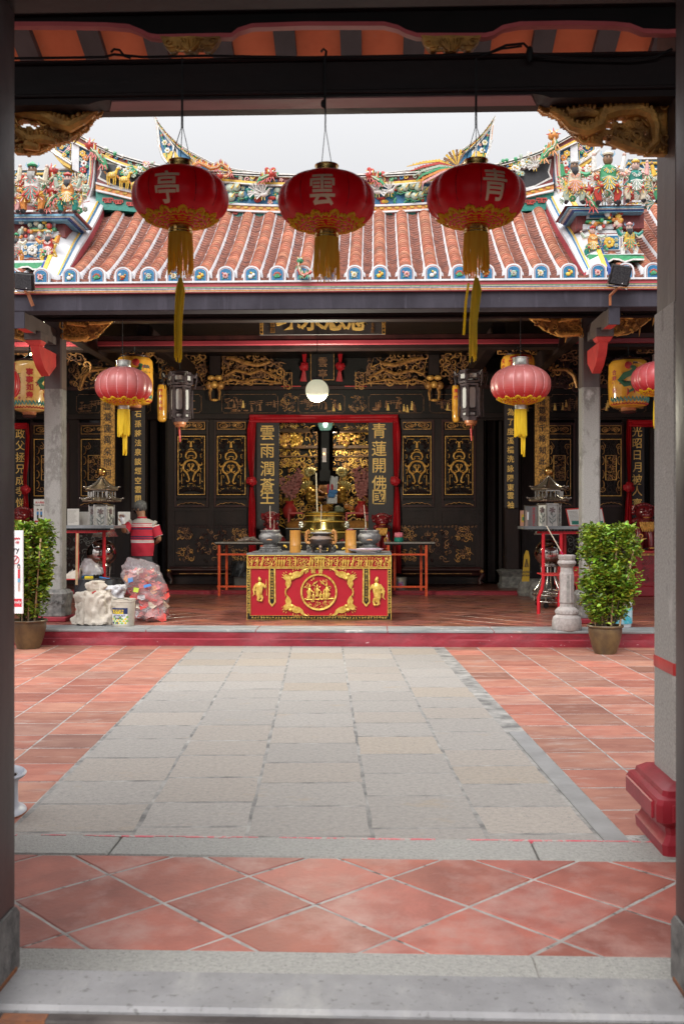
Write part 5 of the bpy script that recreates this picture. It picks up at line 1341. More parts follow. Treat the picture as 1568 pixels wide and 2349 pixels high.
verse('name_plaque', 'wide black plaque with four gold characters hung behind the front tie beam', 595, 884, 700, 767, Yq, '現永悲慈', (733,733,733,733), 1, mat('speckled_black_board', (.06,.05,.05), (.03,.025,.026), (4,4,4), .5, spots=(.40,.33,.22), spotsc=(45,45,45), spotfac=(.66,.70)), m_goldpaint, extra=lambda t, Y: (plaque_extra(t, Y), [(lambda l: (l.text(c, 56*Y/F, at(x, 731, Y-.003), .008, .025), l.build('character', t, smooth=0)))(MB(m_goldpaint)) for c, x in zip('現永悲慈', (661,716,768,820))]), cat='plaque')
Yv = YW-.45
verse('name_plaque', 'small upright black plaque with two gold characters above the globe lamp', 712, 766, 803, 872, Yv, '雲亭', (831,858), 24, m_black, m_goldlow, xc=740, rim=m_goldd, extra=lambda t, Y: None, cat='plaque')
def rosette(mb, c, r, seed=1):
 q = random.Random(seed)
 for k in range(34):
  u = q.uniform(-1, 1); a = q.uniform(0, 6.28); s = math.sqrt(1-u*u)
  mb.ball(Vector(c)+Vector((s*math.cos(a)*r*.75, -abs(s*math.sin(a))*r*.6, u*r*.75)), (r*.32, r*.26, r*.22), 6, 4, Matrix.Rotation(a, 3, 'Y'))
 mb.ball(c, r*.85, 10, 8)
for x, lb in ((698, 'small red cloth rosette with ribbon tails left of the small upright plaque'), (780, 'small red cloth rosette with ribbon tails right of the small upright plaque')):
 m = MB(m_redcloth); c = at(x, 841, Yv-.06); rosette(m, c, .10, x)
 m.tube([c+Vector((0, 0, .08)), at(x, 810, Yv)], [.03, .055], 6, .4); m.tube([c+Vector((-.01, 0, -.08)), at(x-2, 875, Yv-.03)], [.03, .075], 6, .4)
 m.lathe([(0, 0), (.001, .001)], c, 4)
 tag(m.build('cloth_rosette'), lb, 'rosette', 'red cloth rosettes beside the small plaque')
def swag_strip(mb, pts, Y, seed, folds=5, dep=.05):
 """hanging cloth between (xl,xr,y) rows with soft pleats"""
 q = random.Random(seed); NU = 16; ph = q.uniform(0, 6)
 rows = []
 for i in range(len(pts)-1):
  for k in range(4):
   t = k/4; rows.append(tuple(pts[i][j]+(pts[i+1][j]-pts[i][j])*t for j in range(3)))
 rows.append(pts[-1])
 vs = []
 for i, (xl, xr_, y) in enumerate(rows):
  for u in range(NU+1):
   t = u/NU; yy = Y-.01-dep*(.5+.5*math.sin(t*folds*2*PI/2+ph+i*.06)); vs.append(at(xl+(xr_-xl)*t, y, yy))
 n = NU+1; k = len(rows)
 vs2 = [v+Vector((0, .012, 0)) for v in vs]
 fs = [(i*n+u, i*n+u+1, (i+1)*n+u+1, (i+1)*n+u) for i in range(k-1) for u in range(NU)]
 mb.add(vs, fs); mb.add(vs2, fs)
YD = YF-.16
def drape(label, ver, hor, knots, grp='red cloth swags round the doorways'):
 t = thing('red_cloth_swag', label, 'drape', at(knots[0][0], knots[0][1], YD), grp)
 for i, v in enumerate(ver): m = MB(m_redcloth); swag_strip(m, v, YD, i+3); m.build('hanging_cloth', t, smooth=60)
 for h in hor:
  m = MB(m_redcloth); q = random.Random(4); n = 30; vs = []
  for i in range(n+1):
   s = i/n; x = h[0]+(h[1]-h[0])*s
   for j in range(9):
    u = j/8; y = h[2]+(h[3]-h[2])*u+1.2*math.sin(s*PI)*.5; vs.append(at(x, y, YD-.03-.04*(.5+.5*math.sin(u*3*PI+s*2))))
  m.add(vs, [(i*9+j, i*9+j+1, (i+1)*9+j+1, (i+1)*9+j) for i in range(n) for j in range(8)]); m.build('top_cloth', t, smooth=60)
 for x, y, r_ in knots: m = MB(m_redcloth); rosette(m, at(x, y, YD-.1), sz(r_, YW), int(x)); m.build('rosette', t, smooth=60)
drape('long red cloth draped over and down both sides of the central doorway', [[(573,588,955),(567,586,985),(568,583,1050),(573,581,1095),(574,580,1110),(571,585,1150),(570,586,1200),(572,588,1310)], [(901,913,955),(900,918,990),(901,917,1040),(903,914,1090),(905,912,1110),(903,916,1150),(900,917,1210),(900,920,1315)]], [(572, 912, 951, 969)], [(577,1104,12.5),(905,1104,12.5)])
drape('red cloth hanging beside the seven-character board at the far left', [[(58,66,972),(60,68,1000),(56,66,1060),(53,62,1090),(54,62,1110),(54,66,1160),(52,72,1230)]], [(-20, 63, 970, 984)], [(59,1124,12)])
drape('red cloth hanging beside the seven-character board at the far right', [[(1437,1448,962),(1435,1447,1010),(1437,1446,1070),(1439,1445,1110),(1434,1448,1150),(1430,1448,1215)]], [(1440, 1560, 963, 979)], [(1441,1118,13)])
# =================== lanterns and other hanging things ===================
def lantern(name, label, px, py, rpx, hpx, Y, ms_, group, char=None, coff=0.0, cy=0, cord_top=(None, 0), cap=(26, 22), fringe=(27, 100, 26), tassel=None, lobes=12, fade=None, cordk=3, nrib=72, mz=-.66):
 """globe lantern with ribs, caps, fringe and tassel; all sizes in picture units at distance Y"""
 mbody, mcap, mtrim, mfr, mseam = ms_[:5]
 c = at(px, py, Y); k = Y/F; Rr = rpx*k; Rz = hpx*k
 t = thing(name, label, 'lantern', (c.x, c.y, c.z-Rz), group)
 def rad(z):
  u = max(-.999, min(.999, z/Rz)); return Rr*(1-abs(u)**2.35)**.5
 b = MB(mbody); prof = []
 zt = math.sqrt(1)
 n = 26
 for i in range(n+1):
  a = -PI/2+PI*i/n; z = Rz*.985*math.sin(a); r_ = rad(z); r_ = max(r_, cap[0]*k*.9); prof.append((r_, z))
 st_ = len(b.f)
 def lob(p):
  a = math.atan2(p.y, p.x); w = abs(math.cos(a*lobes/2)); f_ = 1-.045*(w**6)*(1-abs(p.z/Rz)**3); return Vector((p.x*f_, p.y*f_, p.z))
 b.lathe(prof, c, nrib, fn=lob)
 if fade:
  for i in range(st_, len(b.f)):
   z = sum(b.v[j][2] for j in b.f[i])/len(b.f[i]); u = (z-c.z)/Rz
   s_ = min(1, max(0, (u+.75)/.9)); s_ = s_*s_*(3-2*s_)
   b.fc[i] = tuple(fade[0][j]*(1-s_)+fade[1][j]*s_ for j in range(3))
 bo = b.build('lantern_body', t, smooth=60)
 s = MB(mseam)
 for j in range(lobes):
  a = 2*PI*(j+.5)/lobes+.0
  a = PI*2*j/lobes
  s.tube([c+Vector((math.cos(a)*rad(z)*.958, math.sin(a)*rad(z)*.958, z)) for z in [Rz*.93*math.sin(-PI/2+PI*i/12) for i in range(1, 12)]], .0016*Y/4.5, 4)
 s.build('seams', bo, smooth=60)
 g = MB(mtrim)
 def S(a, z):
  r_ = rad(z)*1.004; return c+Vector((r_*math.sin(a), -r_*math.cos(a), z))
 NM = 12; tr_ = .0036*Y/4.5*(rpx/110)
 for j in range(NM):
  a0 = 2*PI*(j+.5)/NM; w = PI/NM
  motif = [[(-.95,-.60),(-.80,-.52),(-.62,-.56),(-.55,-.66),(-.42,-.60),(-.38,-.48),(-.2,-.42),(0,-.38),(.2,-.42),(.38,-.48),(.42,-.60),(.55,-.66),(.62,-.56),(.80,-.52),(.95,-.60)],
     [(-.22,-.52),(0,-.46),(.22,-.52),(0,-.60),(-.22,-.52)],
     [(-1,-.70),(-.5,-.74),(0,-.68),(.5,-.74),(1,-.70)],
     [(-.7,-.80),(-.1,-.79),(-.1,-.86),(-.7,-.87)], [(.1,-.80),(.8,-.81)], [(.1,-.86),(.8,-.87),(.8,-.93)], [(-1,-.92),(1,-.92)], [(-.8,-.965),(0,-.955)], [(.2,-.96),(.9,-.965)]]
  for q_, pl in enumerate(motif):
   g.tube([S(a0+w*u, Rz*(mz+(v+.38)*(-.985-mz)/(-.97+.38))) for u, v in pl], tr_*(1.7 if q_ == 0 else 1.0), 5, flat=1)
 g.build('gold_cloud_band', bo, smooth=60)
 if char:
  l = MB(ms_[5]); size = 76*k*(Y-Rr)/Y; zc = (CY-cy)/F*(Y-Rr*.96)-(CY-py)/F*Y
  def wrap(p):
   dx = p.x-c.x; z = p.z; r_ = rad(z)+(-.0+.002 if True else 0); a = coff+dx/Rr
   return Vector((c.x+r_*math.sin(a), c.y-r_*math.cos(a), c.z+z))
  l.text(char, size, (c.x, 0, zc), 0, .014, sx=.86, fn=wrap, sub=10); l.build('character', t, smooth=0)
 m = MB(mcap); ct_ = cap[0]*k; z0 = Rz*.93; ch = cap[1]*k
 m.lathe([(ct_*.95, z0-.01), (ct_, z0+.005), (ct_*1.03, z0+.01), (ct_*1.0, z0+ch*.5), (ct_*1.0, z0+ch*.85), (ct_*1.06, z0+ch*.9), (ct_*1.06, z0+ch), (ct_*.8, z0+ch), (ct_*.8, z0+ch*.6)], c, 28); m.build('cap', t, smooth=40)
 m = MB(mcap); fr_ = fringe[0]*k; z1 = -Rz*.93
 m.lathe([(fr_*.98, z1+.01), (fr_, z1), (fr_*1.0, z1-ch*.75), (fr_*1.04, z1-ch*.8), (fr_*1.04, z1-ch*.95), (fr_*.9, z1-ch*.95)], c, 28); m.build('bottom_ring', t, smooth=40)
 m = MB(mfr); q = random.Random(int(px)); L_ = fringe[1]*k; zf = z1-ch*.7
 for j in range(110):
  a = 2*PI*j/110; ll = L_*q.uniform(.84, 1.03); sw = q.uniform(-.003, .003)
  p = c+Vector((math.cos(a)*fr_*.97, math.sin(a)*fr_*.97, zf))
  m.tube([p, p+Vector((math.cos(a)*.003+sw, math.sin(a)*.003, -ll*.5)), p+Vector((sw*2+q.uniform(-.004, .004), 0, -ll))], [.0030*Y/4.5, .0026*Y/4.5, .0022*Y/4.5], 4)
 m.build('fringe', t, smooth=60)
 if tassel:
  m = MB(tassel[4] if len(tassel) > 4 else mfr)
  x0, ya, x1, yb = tassel[:4]; w = tassel[5] if len(tassel) > 5 else 9
  for j in range(26):
   o = q.uniform(-1, 1); o2 = q.uniform(-1, 1)
   a_ = at(x0+o*w*.35, ya-18, Y); b_ = at(x0+o*w, ya+12, Y); d_ = at(x1+o*w*.8, (ya+yb)/2, Y); e_ = at(x1+o*w*.85, yb-q.uniform(0, 22), Y)
   for v in (b_, d_, e_): v.y += o2*w*k*.8
   m.tube([a_, b_, d_, e_], [.003*Y/4.5, .0042*Y/4.5, .004*Y/4.5, .0025*Y/4.5], 4)
  m.tube([at(px, py+hpx, Y), at(x0, ya, Y)], .003*Y/4.5, 5)
  m.build('long_tassel', t, smooth=60)
 m = MB(m_cord); xt, ytop = cord_top
 for j in range(cordk):
  o = (j-(cordk-1)/2)*5
  m.tube([c+Vector(((j-(cordk-1)/2)*.9*ct_, 0, z0+ch)), at(xt+o*.4, (py+ytop)/2, Y), at(xt+o*.25, ytop, Y)], .0022*Y/4.5, 4)
 m.build('hanging_cord', t, smooth=60)
 return t
YL = 4.44
mset = (m_lred, m_capgold, m_yel2, m_yel, m_seam, m_cream)
gl_ = 'large red silk lanterns hung from the near crossbeam'
lantern('silk_lantern', 'large red lantern bearing a cream character, leftmost of the three under the near crossbeam', 414, 454, 111, 67, YL, mset, gl_, '亭', -.08, 425, (418, 133), tassel=(414, 655, 409, 832, m_yel2, 9))
lantern('silk_lantern', 'large red lantern bearing a cream character, middle of the three under the near crossbeam', 749, 464, 112, 67, YL-.02, mset, gl_, '雲', -.04, 433, (746, 130), cordk=2)
lantern('silk_lantern', 'large red lantern bearing a cream character, rightmost of the three under the near crossbeam', 1091, 453, 113, 67, YL, mset, gl_, '青', .28, 420, (1091, 133), tassel=(1092, 655, 1084, 832, m_yel2, 10))
m = MB(m_yel2); m.tube([at(1074, 650, YL), at(1068, 690, YL), at(1063, 768, YL)], .006, 5); tag(m.build('loose_tassel_strand'), 'single loose yellow strand dangling beside the tassel of the right red lantern', 'tassel')
mh = MB(m_cord)
mh.tube([at(743, 130, Y0-.02), at(745, 250, Y0-.03)], .005, 5)
mh.tube([at(737,118,Y0-.02), at(742,112,Y0-.05), at(748,118,Y0-.02), at(746,132,Y0-.02)], .006, 5); mh.ball(at(741,238,Y0-.03), (.012,.01,.02), 6, 4)
tag(mh.build('lantern_hook'), 'black wire hook and knots on the beam above the middle red lantern', 'hook')
m_fade = mat('sun_faded_lantern_silk', W, (.86,.86,.86), (5,5,5), .34, attr=True, spec=.5, thin=.25)
pset = (m_fade, m_silver, m_yel2, m_yel2, m_pinkseam, m_cream)
gp_ = 'faded pink lanterns under the temple eave'
fd = ((.66,.02,.025), (.56,.18,.17))
YPk = 12.75
lantern('faded_lantern', 'faded pink lantern with yellow tassel hanging left, in front of a painted yellow lantern', 284, 886, 65, 45, YPk, pset, gp_, None, 0, 0, (281, 734), cap=(16, 17), fringe=(13, 62), tassel=(285, 965, 287, 1045, m_yel2, 4.5), lobes=16, fade=fd, cordk=1, nrib=96)
lantern('faded_lantern', 'faded pink lantern with yellow tassel right of the doorway, before a painted yellow lantern', 1193, 883, 68, 46, YPk, pset, gp_, None, 0, 0, (1193, 726), cap=(18, 19), fringe=(13, 62), tassel=(1195, 962, 1199, 1048, m_yel2, 4.5), lobes=16, fade=fd, cordk=1, nrib=96)
lantern('faded_lantern', 'faded pink lantern at the far right, half hidden by the near granite column', 1512, 869, 63, 40, YPk, pset, gp_, None, 0, 0, (1512, 720), cap=(16, 17), fringe=(13, 62), tassel=(1512, 945, 1512, 1030, m_yel2, 4.5), lobes=16, fade=((.62,.02,.035), (.64,.12,.13)), cordk=1, nrib=96)
lantern('faded_lantern', 'bright red lantern edge peeping from behind the dark door post at the far left', 0, 880, 46, 45, YPk, pset, gp_, None, 0, 0, (0, 734), cap=(16, 17), fringe=(13, 62), lobes=16, fade=((.62,.02,.02), (.58,.03,.03)), cordk=1, nrib=96)
m_gpaint = mat('green_brush_paint', (.05,.18,.09), None, (9,9,9), .4); m_rpaint = mat('red_brush_paint', (.52,.03,.03), None, (9,9,9), .4); m_knob = mat('turned_wood', (.50,.20,.09), (.34,.12,.05), (9,9,9), .4)
def drum_lantern(label, px, py, rpx, hpx, Y, body, items, cord_y, seed, knob=True):
 c = at(px, py, Y); k = Y/F; Rr = rpx*k; Rz = hpx*k
 t = thing('painted_paper_lantern', label, 'lantern', (c.x, c.y, c.z-Rz), 'painted yellow paper lanterns')
 prof = [(.35, -1.04), (.55, -1.02), (.80, -.97), (.93, -.88), (.97, -.6), (1.0, 0), (.98, .6), (.95, .80), (.86, .92), (.66, .98), (.45, 1.0)]
 def rad(z):
  u = z/Rz
  for i in range(len(prof)-1):
   if prof[i][1] <= u <= prof[i+1][1]: return Rr*(prof[i][0]+(prof[i+1][0]-prof[i][0])*(u-prof[i][1])/(prof[i+1][1]-prof[i][1]))
  return Rr*.4
 q = random.Random(seed)
 def crumple(p):
  n_ = noise.noise((p.x*14, p.y*14+seed, p.z*9))*.022; f_ = 1+n_/max(.1, Rr)*.6; return Vector((p.x*f_, p.y*f_, p.z))
 b = MB(body); pr2 = []
 for i in range(len(prof)-1):
  for j in range(3): t_ = j/3; pr2.append((Rr*(prof[i][0]+(prof[i+1][0]-prof[i][0])*t_), Rz*(prof[i][1]+(prof[i+1][1]-prof[i][1])*t_)))
 pr2.append((Rr*prof[-1][0], Rz)); b.lathe(pr2, c, 40, fn=crumple); b.build('paper_body', t, smooth=50)
 m = MB(m_lacq2); m.lathe([(Rr*.74, Rz*.95), (Rr*.78, Rz*1.0), (Rr*.6, Rz*1.05), (Rr*.55, Rz*1.0)], c, 24); m.build('top_ring', t, smooth=40)
 if knob:
  m = MB(m_knob); m.lathe([(Rr*.36, -Rz*1.02), (Rr*.38, -Rz*1.10), (Rr*.32, -Rz*1.16)], c, 20); m.use(m_lacq2); m.lathe([(Rr*.34, -Rz*1.16), (Rr*.37, -Rz*1.19), (Rr*.33, -Rz*1.24), (Rr*.2, -Rz*1.26)], c, 20); m.build('turned_knob', t, smooth=40)
 m = MB(m_cord); m.tube([c+Vector((0, 0, Rz)), at(px, cord_y, Y)], .008, 5)
 for sg in (-1, 1): m.tube([c+Vector((sg*Rr*.6, 0, Rz)), c+Vector((sg*Rr*.3, 0, Rz*1.15)), c+Vector((0, 0, Rz*1.3))], .006, 4)
 m.build('hanging_wire', t, smooth=60)
 def S(a, z, d=.006): r_ = rad(z)+d; return c+Vector((r_*math.sin(a), -r_*math.cos(a), z))
 p = MB(m_rpaint)
 for it in items:
  if it[0] == 't':
   _, body_, a0, y, size, m_ = it; p.use(m_); zc = (py-y)*k
   p.text(body_, size*k, (0, 0, zc), 0, .03, fn=lambda v: S(a0+v.x/Rr, v.z), sub=4)
  elif it[0] == 'd':   # winding dragon brushed round the drum
   _, a0, sg = it
   pts = [(.1,.65),(.35,.55),(.25,.35),(-.05,.25),(-.25,.05),(-.05,-.12),(.25,-.1),(.35,-.32),(.1,-.45)]
   p.use(m_gpaint); p.tube([S(a0+sg*u*1.1, v*Rz) for u, v in pts], [.02,.035,.045,.05,.05,.045,.04,.03,.015], 6, flat=.5)
   p.use(m_rpaint)
   for i, (u, v) in enumerate(pts):
    for j in range(3):
     b_ = q.uniform(0, 6.28); e = .17; p.tube([S(a0+sg*u*1.1, v*Rz), S(a0+sg*(u+e*math.cos(b_))*1.1, v*Rz+e*math.sin(b_)*Rr*1.2)], [.022, .004], 4, flat=.4)
   p.ball(S(a0+sg*.1, .66*Rz), (.06,.02,.055), 7, 5)
  elif it[0] == 'w':
   p.use(mat('teal_brush_paint', (.08,.35,.30), None, (9,9,9), .4) if 'teal_brush_paint' not in bpy.data.materials else bpy.data.materials['teal_brush_paint'])
   for j in range(14):
    a = -1.3+j*.2; z = -Rz*.72
    p.tube([S(a, z-.03), S(a+.06, z+.03), S(a+.12, z), S(a+.16, z-.04)], [.006,.012,.012,.005], 4)
   p.use(m_rpaint)
   for j in range(16): a = -1.4+j*.19; p.tube([S(a, -Rz*.93, .004), S(a+.08, -Rz*.87), S(a+.16, -Rz*.93, .004)], .008, 4)
 p.build('brush_painting', t, smooth=40)
 return t
drum_lantern('crumpled yellow paper lantern with red characters at the far left beside the granite column', 68, 886, 42, 58, 14.6, m_oillt, [('w',), ('t', '事', .35, 858, 17, m_rpaint), ('t', '事', .35, 876, 17, m_rpaint), ('t', '如', .35, 893, 17, m_rpaint), ('t', '意', .35, 911, 17, m_rpaint), ('t', '陳', -.2, 865, 7, m_ink), ('t', '育', -.2, 874, 7, m_ink), ('t', '屏', -.2, 883, 7, m_ink), ('t', '合', -.2, 892, 7, m_rpaint), ('t', '家', -.2, 901, 7, m_rpaint), ('t', '平', -.2, 910, 7, m_rpaint), ('t', '安', -.2, 918, 7, m_rpaint), ('d', 1.1, 1), ('t', '萬', -.75, 850, 28, m_rpaint), ('t', '壽', -.75, 905, 28, m_rpaint)], 790, 3)
drum_lantern('yellow paper lantern with a red dragon painting, behind the left pink lantern', 309, 873, 42.5, 55, 14.9, m_oil, [('w',), ('d', .2, 1), ('t', '龍', .95, 850, 20, m_ink), ('t', '鳳', -.9, 850, 16, m_rpaint)], 795, 5)
drum_lantern('yellow paper lantern with two big red characters, behind the right pink lantern', 1187, 866, 39, 52, 14.9, m_oil, [('w',), ('t', '音', -.28, 836, 33, m_rpaint), ('t', '觀', .42, 834, 33, m_rpaint), ('t', '天', -1.15, 832, 12, m_rpaint), ('t', '后', -1.15, 846, 12, m_rpaint)], 795, 7)
drum_lantern('yellow paper lantern with a red and green dragon, right of the right granite column', 1440, 880, 45, 54, 14.4, m_oil, [('w',), ('d', -.35, 1), ('t', '合', -1.0, 858, 12, m_rpaint), ('t', '境', -1.0, 872, 12, m_rpaint), ('t', '平', -1.0, 886, 12, m_rpaint), ('t', '安', -1.0, 899, 12, m_rpaint), ('t', '龍', .1, 842, 12, m_ink)], 795, 9)
drum_lantern('slim yellow paper lantern with four red characters, behind the left dark palace lantern', 372, 924, 11, 43, 17.2, m_oil, [('t', '國', -.1, 898, 9, m_rpaint), ('t', '泰', -.1, 911, 9, m_rpaint), ('t', '民', -.1, 924, 9, m_rpaint), ('t', '安', -.1, 938, 9, m_rpaint)], 840, 11, knob=False)
drum_lantern('slim torn yellow paper lantern behind the right dark palace lantern', 1045, 925, 9, 42, 17.2, m_oil, [('t', '風', -.1, 898, 9, m_rpaint), ('t', '調', -.1, 913, 9, m_rpaint)], 840, 12, knob=False)
m_pgl = mat('pale_lantern_glass', (.46,.46,.47), (.36,.36,.38), (4,4,4), .3, spec=.6); m_pwood = mat('plum_dark_carved_wood', (.085,.065,.075), (.04,.03,.035), (12,12,12), .45, bump=.4)
def palace(label, px, py, Y, w=1.0, cord=800, small=False):
 k = Y/F; c = at(px, py, Y); t = thing('palace_lantern', label, 'lantern', (c.x, c.y, c.z-.45*w), 'dark hexagonal palace lanterns')
 R0 = 22*k*w
 f_ = MB(m_pwood); g = MB(m_pgl)
 def hexring(mb, r, z0, z1, rot=0, rr=None):
  rr = rr or r; vs = [(c.x+q_*math.cos(PI/3*i+rot), c.y+q_*math.sin(PI/3*i+rot), c.z+z) for q_, z in ((r, z0), (rr, z1)) for i in range(6)]
  mb.add(vs, [(i, (i+1) % 6, 6+(i+1) % 6, 6+i) for i in range(6)]+[tuple(range(6))[::-1], tuple(range(6, 12))])
 z_ = lambda y: (py-y)*k*w
 for a, b, r, r2 in ((py+57, py+50, .8, .9), (py+50, py+48, 1.05, 1.05), (py+36, py+33, 1.0, 1.0), (py-22, py-26, 1.05, 1.18), (py-28, py-33, 1.3, 1.3), (py-52, py-58, 1.25, 1.15), (py-58, py-62, .7, .4)):
  hexring(f_, R0*r, z_(a), z_(b), .1, R0*r2)
 for i in range(6):
  a = PI/3*i+.1; d = Vector((math.cos(a), math.sin(a), 0))
  f_.bar(c+d*R0*.98+Vector((0,0,z_(py+50))), c+d*R0*.98+Vector((0,0,z_(py-24))), .035*w, .035*w)
  f_.bar(c+d*R0*1.22+Vector((0,0,z_(py-30))), c+d*R0*1.22+Vector((0,0,z_(py-54))), .035*w, .035*w)
  e = c+d*R0*1.75+Vector((0,0,z_(py-56))); f_.tube([c+d*R0*1.2+Vector((0,0,z_(py-50))), c+d*R0*1.55+Vector((0,0,z_(py-48))), e], [.03*w,.03*w,.012*w], 5)
  f_.tube([e, e+Vector((0,0,-.10*w)), c+d*R0*1.55+Vector((0,0,z_(py-20)))], [.008,.012,.008], 4)
  f_.tube([c+d*R0*1.3+Vector((0,0,z_(py-16))), c+d*R0*1.25+Vector((0,0,z_(py+20))), c+d*R0*1.35+Vector((0,0,z_(py+48)))], [.012,.018,.008], 4)
  a2 = PI/3*(i+.5)+.1; d2 = Vector((math.cos(a2), math.sin(a2), 0)); s_ = Vector((-d2.y, d2.x, 0))
  for r, ya, yb, ww in ((.90, py+30, py-18, .36), (.90, py+46, py+39, .28), (1.12, py-37, py-49, .42)):
   o = c+d2*R0*r*.96; za, zb = z_(ya), z_(yb); h = (zb-za)
   pts = []
   for u, v in ((-1,.12),(-.7,0),(.7,0),(1,.12),(1,.88),(.7,1),(-.7,1),(-1,.88)): pts.append(o+s_*u*ww*R0+Vector((0,0,za+h*v)))
   g.add(pts+[p_-d2*.01 for p_ in pts], [tuple(range(8)), tuple(range(8, 16))[::-1]]+[(i_, (i_+1) % 8, 8+(i_+1) % 8, 8+i_) for i_ in range(8)])
   f_.tube([p_+d2*.006 for p_ in pts], .010*w, 4, closed=True)
  hexring(f_, R0*.80, z_(py+49), z_(py-24), .1)
 f_.build('carved_frame', t, smooth=30); g.build('glass_pane', t, smooth=0)
 m = MB(m_knob); m.lathe([(.10*w, z_(py+57)), (.10*w, z_(py+62)), (.07*w, z_(py+66)), (.08*w, z_(py+68))], c, 14); m.build('turned_knob', t, smooth=40)
 m = MB(m_redpaint); m.tube([c+Vector((0,-.05,z_(py+58))), c+Vector((.0,-.05,z_(py+80)))], .006, 4); m.tube([c+Vector((0,-.05,z_(py+76))), c+Vector((.01,-.05,z_(py+103)))], [.018,.014], 6); m.build('red_tassel', t, smooth=60)
 m = MB(m_cord); m.tube([c+Vector((0,0,z_(py-60))), at(px, cord, Y)], .006, 4); m.build('hanging_cord', t, smooth=60)
palace('dark hexagonal palace lantern with pale glass panes left of the doorway', 413, 912, 15.6)
palace('dark hexagonal palace lantern with pale glass panes right of the doorway', 1079, 908, 15.6)
c = at(727, 896, 14.6); t = thing('globe_lamp', 'plain white glass globe lamp hanging on a long thin wire before the doorway', 'lamp', (c.x, c.y, c.z-.17))
m_globe = mat('lit_opal_globe', (.78,.80,.62), (.74,.76,.58), (3,3,3), .25, emit=(1,1,.72), est=.30)
m = MB(m_globe); m.lathe([(.172*math.cos(a), .172*math.sin(a)) for a in [-PI/2+PI*i/24 for i in range(1, 24)]], c, 36); m.build('glass_globe', t, smooth=60)
m = MB(m_greybeam); m.lathe([(.078, .155), (.08, .165), (.08, .19), (.02, .20), (.012, .21)], c, 20); m.build('lamp_holder', t, smooth=40)
m = MB(m_cord); m.tube([c+Vector((0,0,.2)), at(728, 735, 14.6)], .005, 5); m.build('hanging_wire', t)
pl = bpy.data.lights.new('globe_fill_light', 'POINT'); po = bpy.data.objects.new('globe_fill_light', pl); C.objects.link(po); po.location = c; pl.energy = 260; pl.shadow_soft_size = .18; pl.color = (1, .95, .75); po.location = c+Vector((0,.1,-.35))  # fill below the globe, set stronger than its own glow to brighten the veranda
m = MB(mat('lit_fluorescent_tube', (.9,.9,.5), None, (3,3,3), .4, emit=(1,.95,.35), est=4)); m.tube([at(68, 812.5, 15), at(88, 812, 15)], .022, 8)
tl2 = bpy.data.lights.new('tube_light', 'POINT'); to_ = bpy.data.objects.new('tube_light', tl2); C.objects.link(to_); to_.location = at(78, 826, 14.9); tl2.energy = 70; tl2.shadow_soft_size = .15; tl2.color = (1,.95,.7)
t = m.build('fluorescent_tube'); tag(t, 'short lit yellow fluorescent tube glowing above the far left paper lantern', 'lamp')
def flood(label, px, py, w, h, rot, arm):
 Yf = YE-.25; k = Yf/F; c = at(px, py, Yf)
 t = thing('floodlight', label, 'floodlight', (c.x, c.y, c.z-.15), 'black floodlights clamped to the eave beam')
 M = Matrix.Rotation(math.radians(rot), 3, 'Y') @ Matrix.Rotation(math.radians(20), 3, 'X')
 W_, H_ = w*k/2, h*k/2
 b = MB(m_black); st0 = len(b.v); b.box(-W_, W_, -.03, .045, -H_, H_, .012); b.box(-W_*.7, W_*.7, .045, .08, -H_*.7, H_*.7, .01)
 for i in range(9): b.box(-W_*.9+i*W_*.21, -W_*.9+i*W_*.21+.006, .0, .06, -H_-.006, H_+.006)
 for i in range(st0, len(b.v)): b.v[i] = tuple(M @ Vector(b.v[i])+c)
 bo = b.build('housing', t, smooth=0)
 g = MB(mat('floodlight_glass', (.07,.07,.075), (.03,.03,.035), (60,60,60), .15) if 'floodlight_glass' not in bpy.data.materials else bpy.data.materials['floodlight_glass'])
 g.box(-W_*.86, W_*.86, -.036, -.030, -H_*.84, H_*.84)
 for i in range(8):
  for j in range(6): g.box(-W_*.75+i*W_*.2, -W_*.65+i*W_*.2, -.038, -.0361, -H_*.7+j*H_*.25, -H_*.55+j*H_*.25)
 g.use(m_paper); g.box(W_*.3, W_*.38, -.0415, -.0385, -H_*.78, -H_*.66)
 for i in range(len(g.v)): g.v[i] = tuple(M @ Vector(g.v[i])+c)
 g.build('lamp_glass', t, smooth=0)
 a = MB(m_steel); a.tube([c+M@Vector((-W_-.01,0,0)), c+M@Vector((-W_-.01,.02,-H_-.03)), c+M@Vector((W_+.01,.02,-H_-.03)), c+M@Vector((W_+.01,0,0))], .006, 5)
 p = [at(x, y, YE-.12+.05*i) for i, (x, y) in enumerate(arm)]
 a.use(m_knob); a.bar(c+Vector((0,.03,-H_-.02)), p[0], .03, .02); a.bar(p[0], p[1], .035, .02); a.bar(p[1], p[2], .03, .03)
 a.build('bracket_arm', t, smooth=0)
flood('black floodlight on the eave beam beside the left door post, above the left granite column', 56, 646, 44, 38, 6, ((58,668),(66,676),(76,702)))
flood('black floodlight with a visible grid lens on the eave beam at the right', 1421, 632, 44, 44, 10, ((1412,664),(1398,678),(1398,700)))
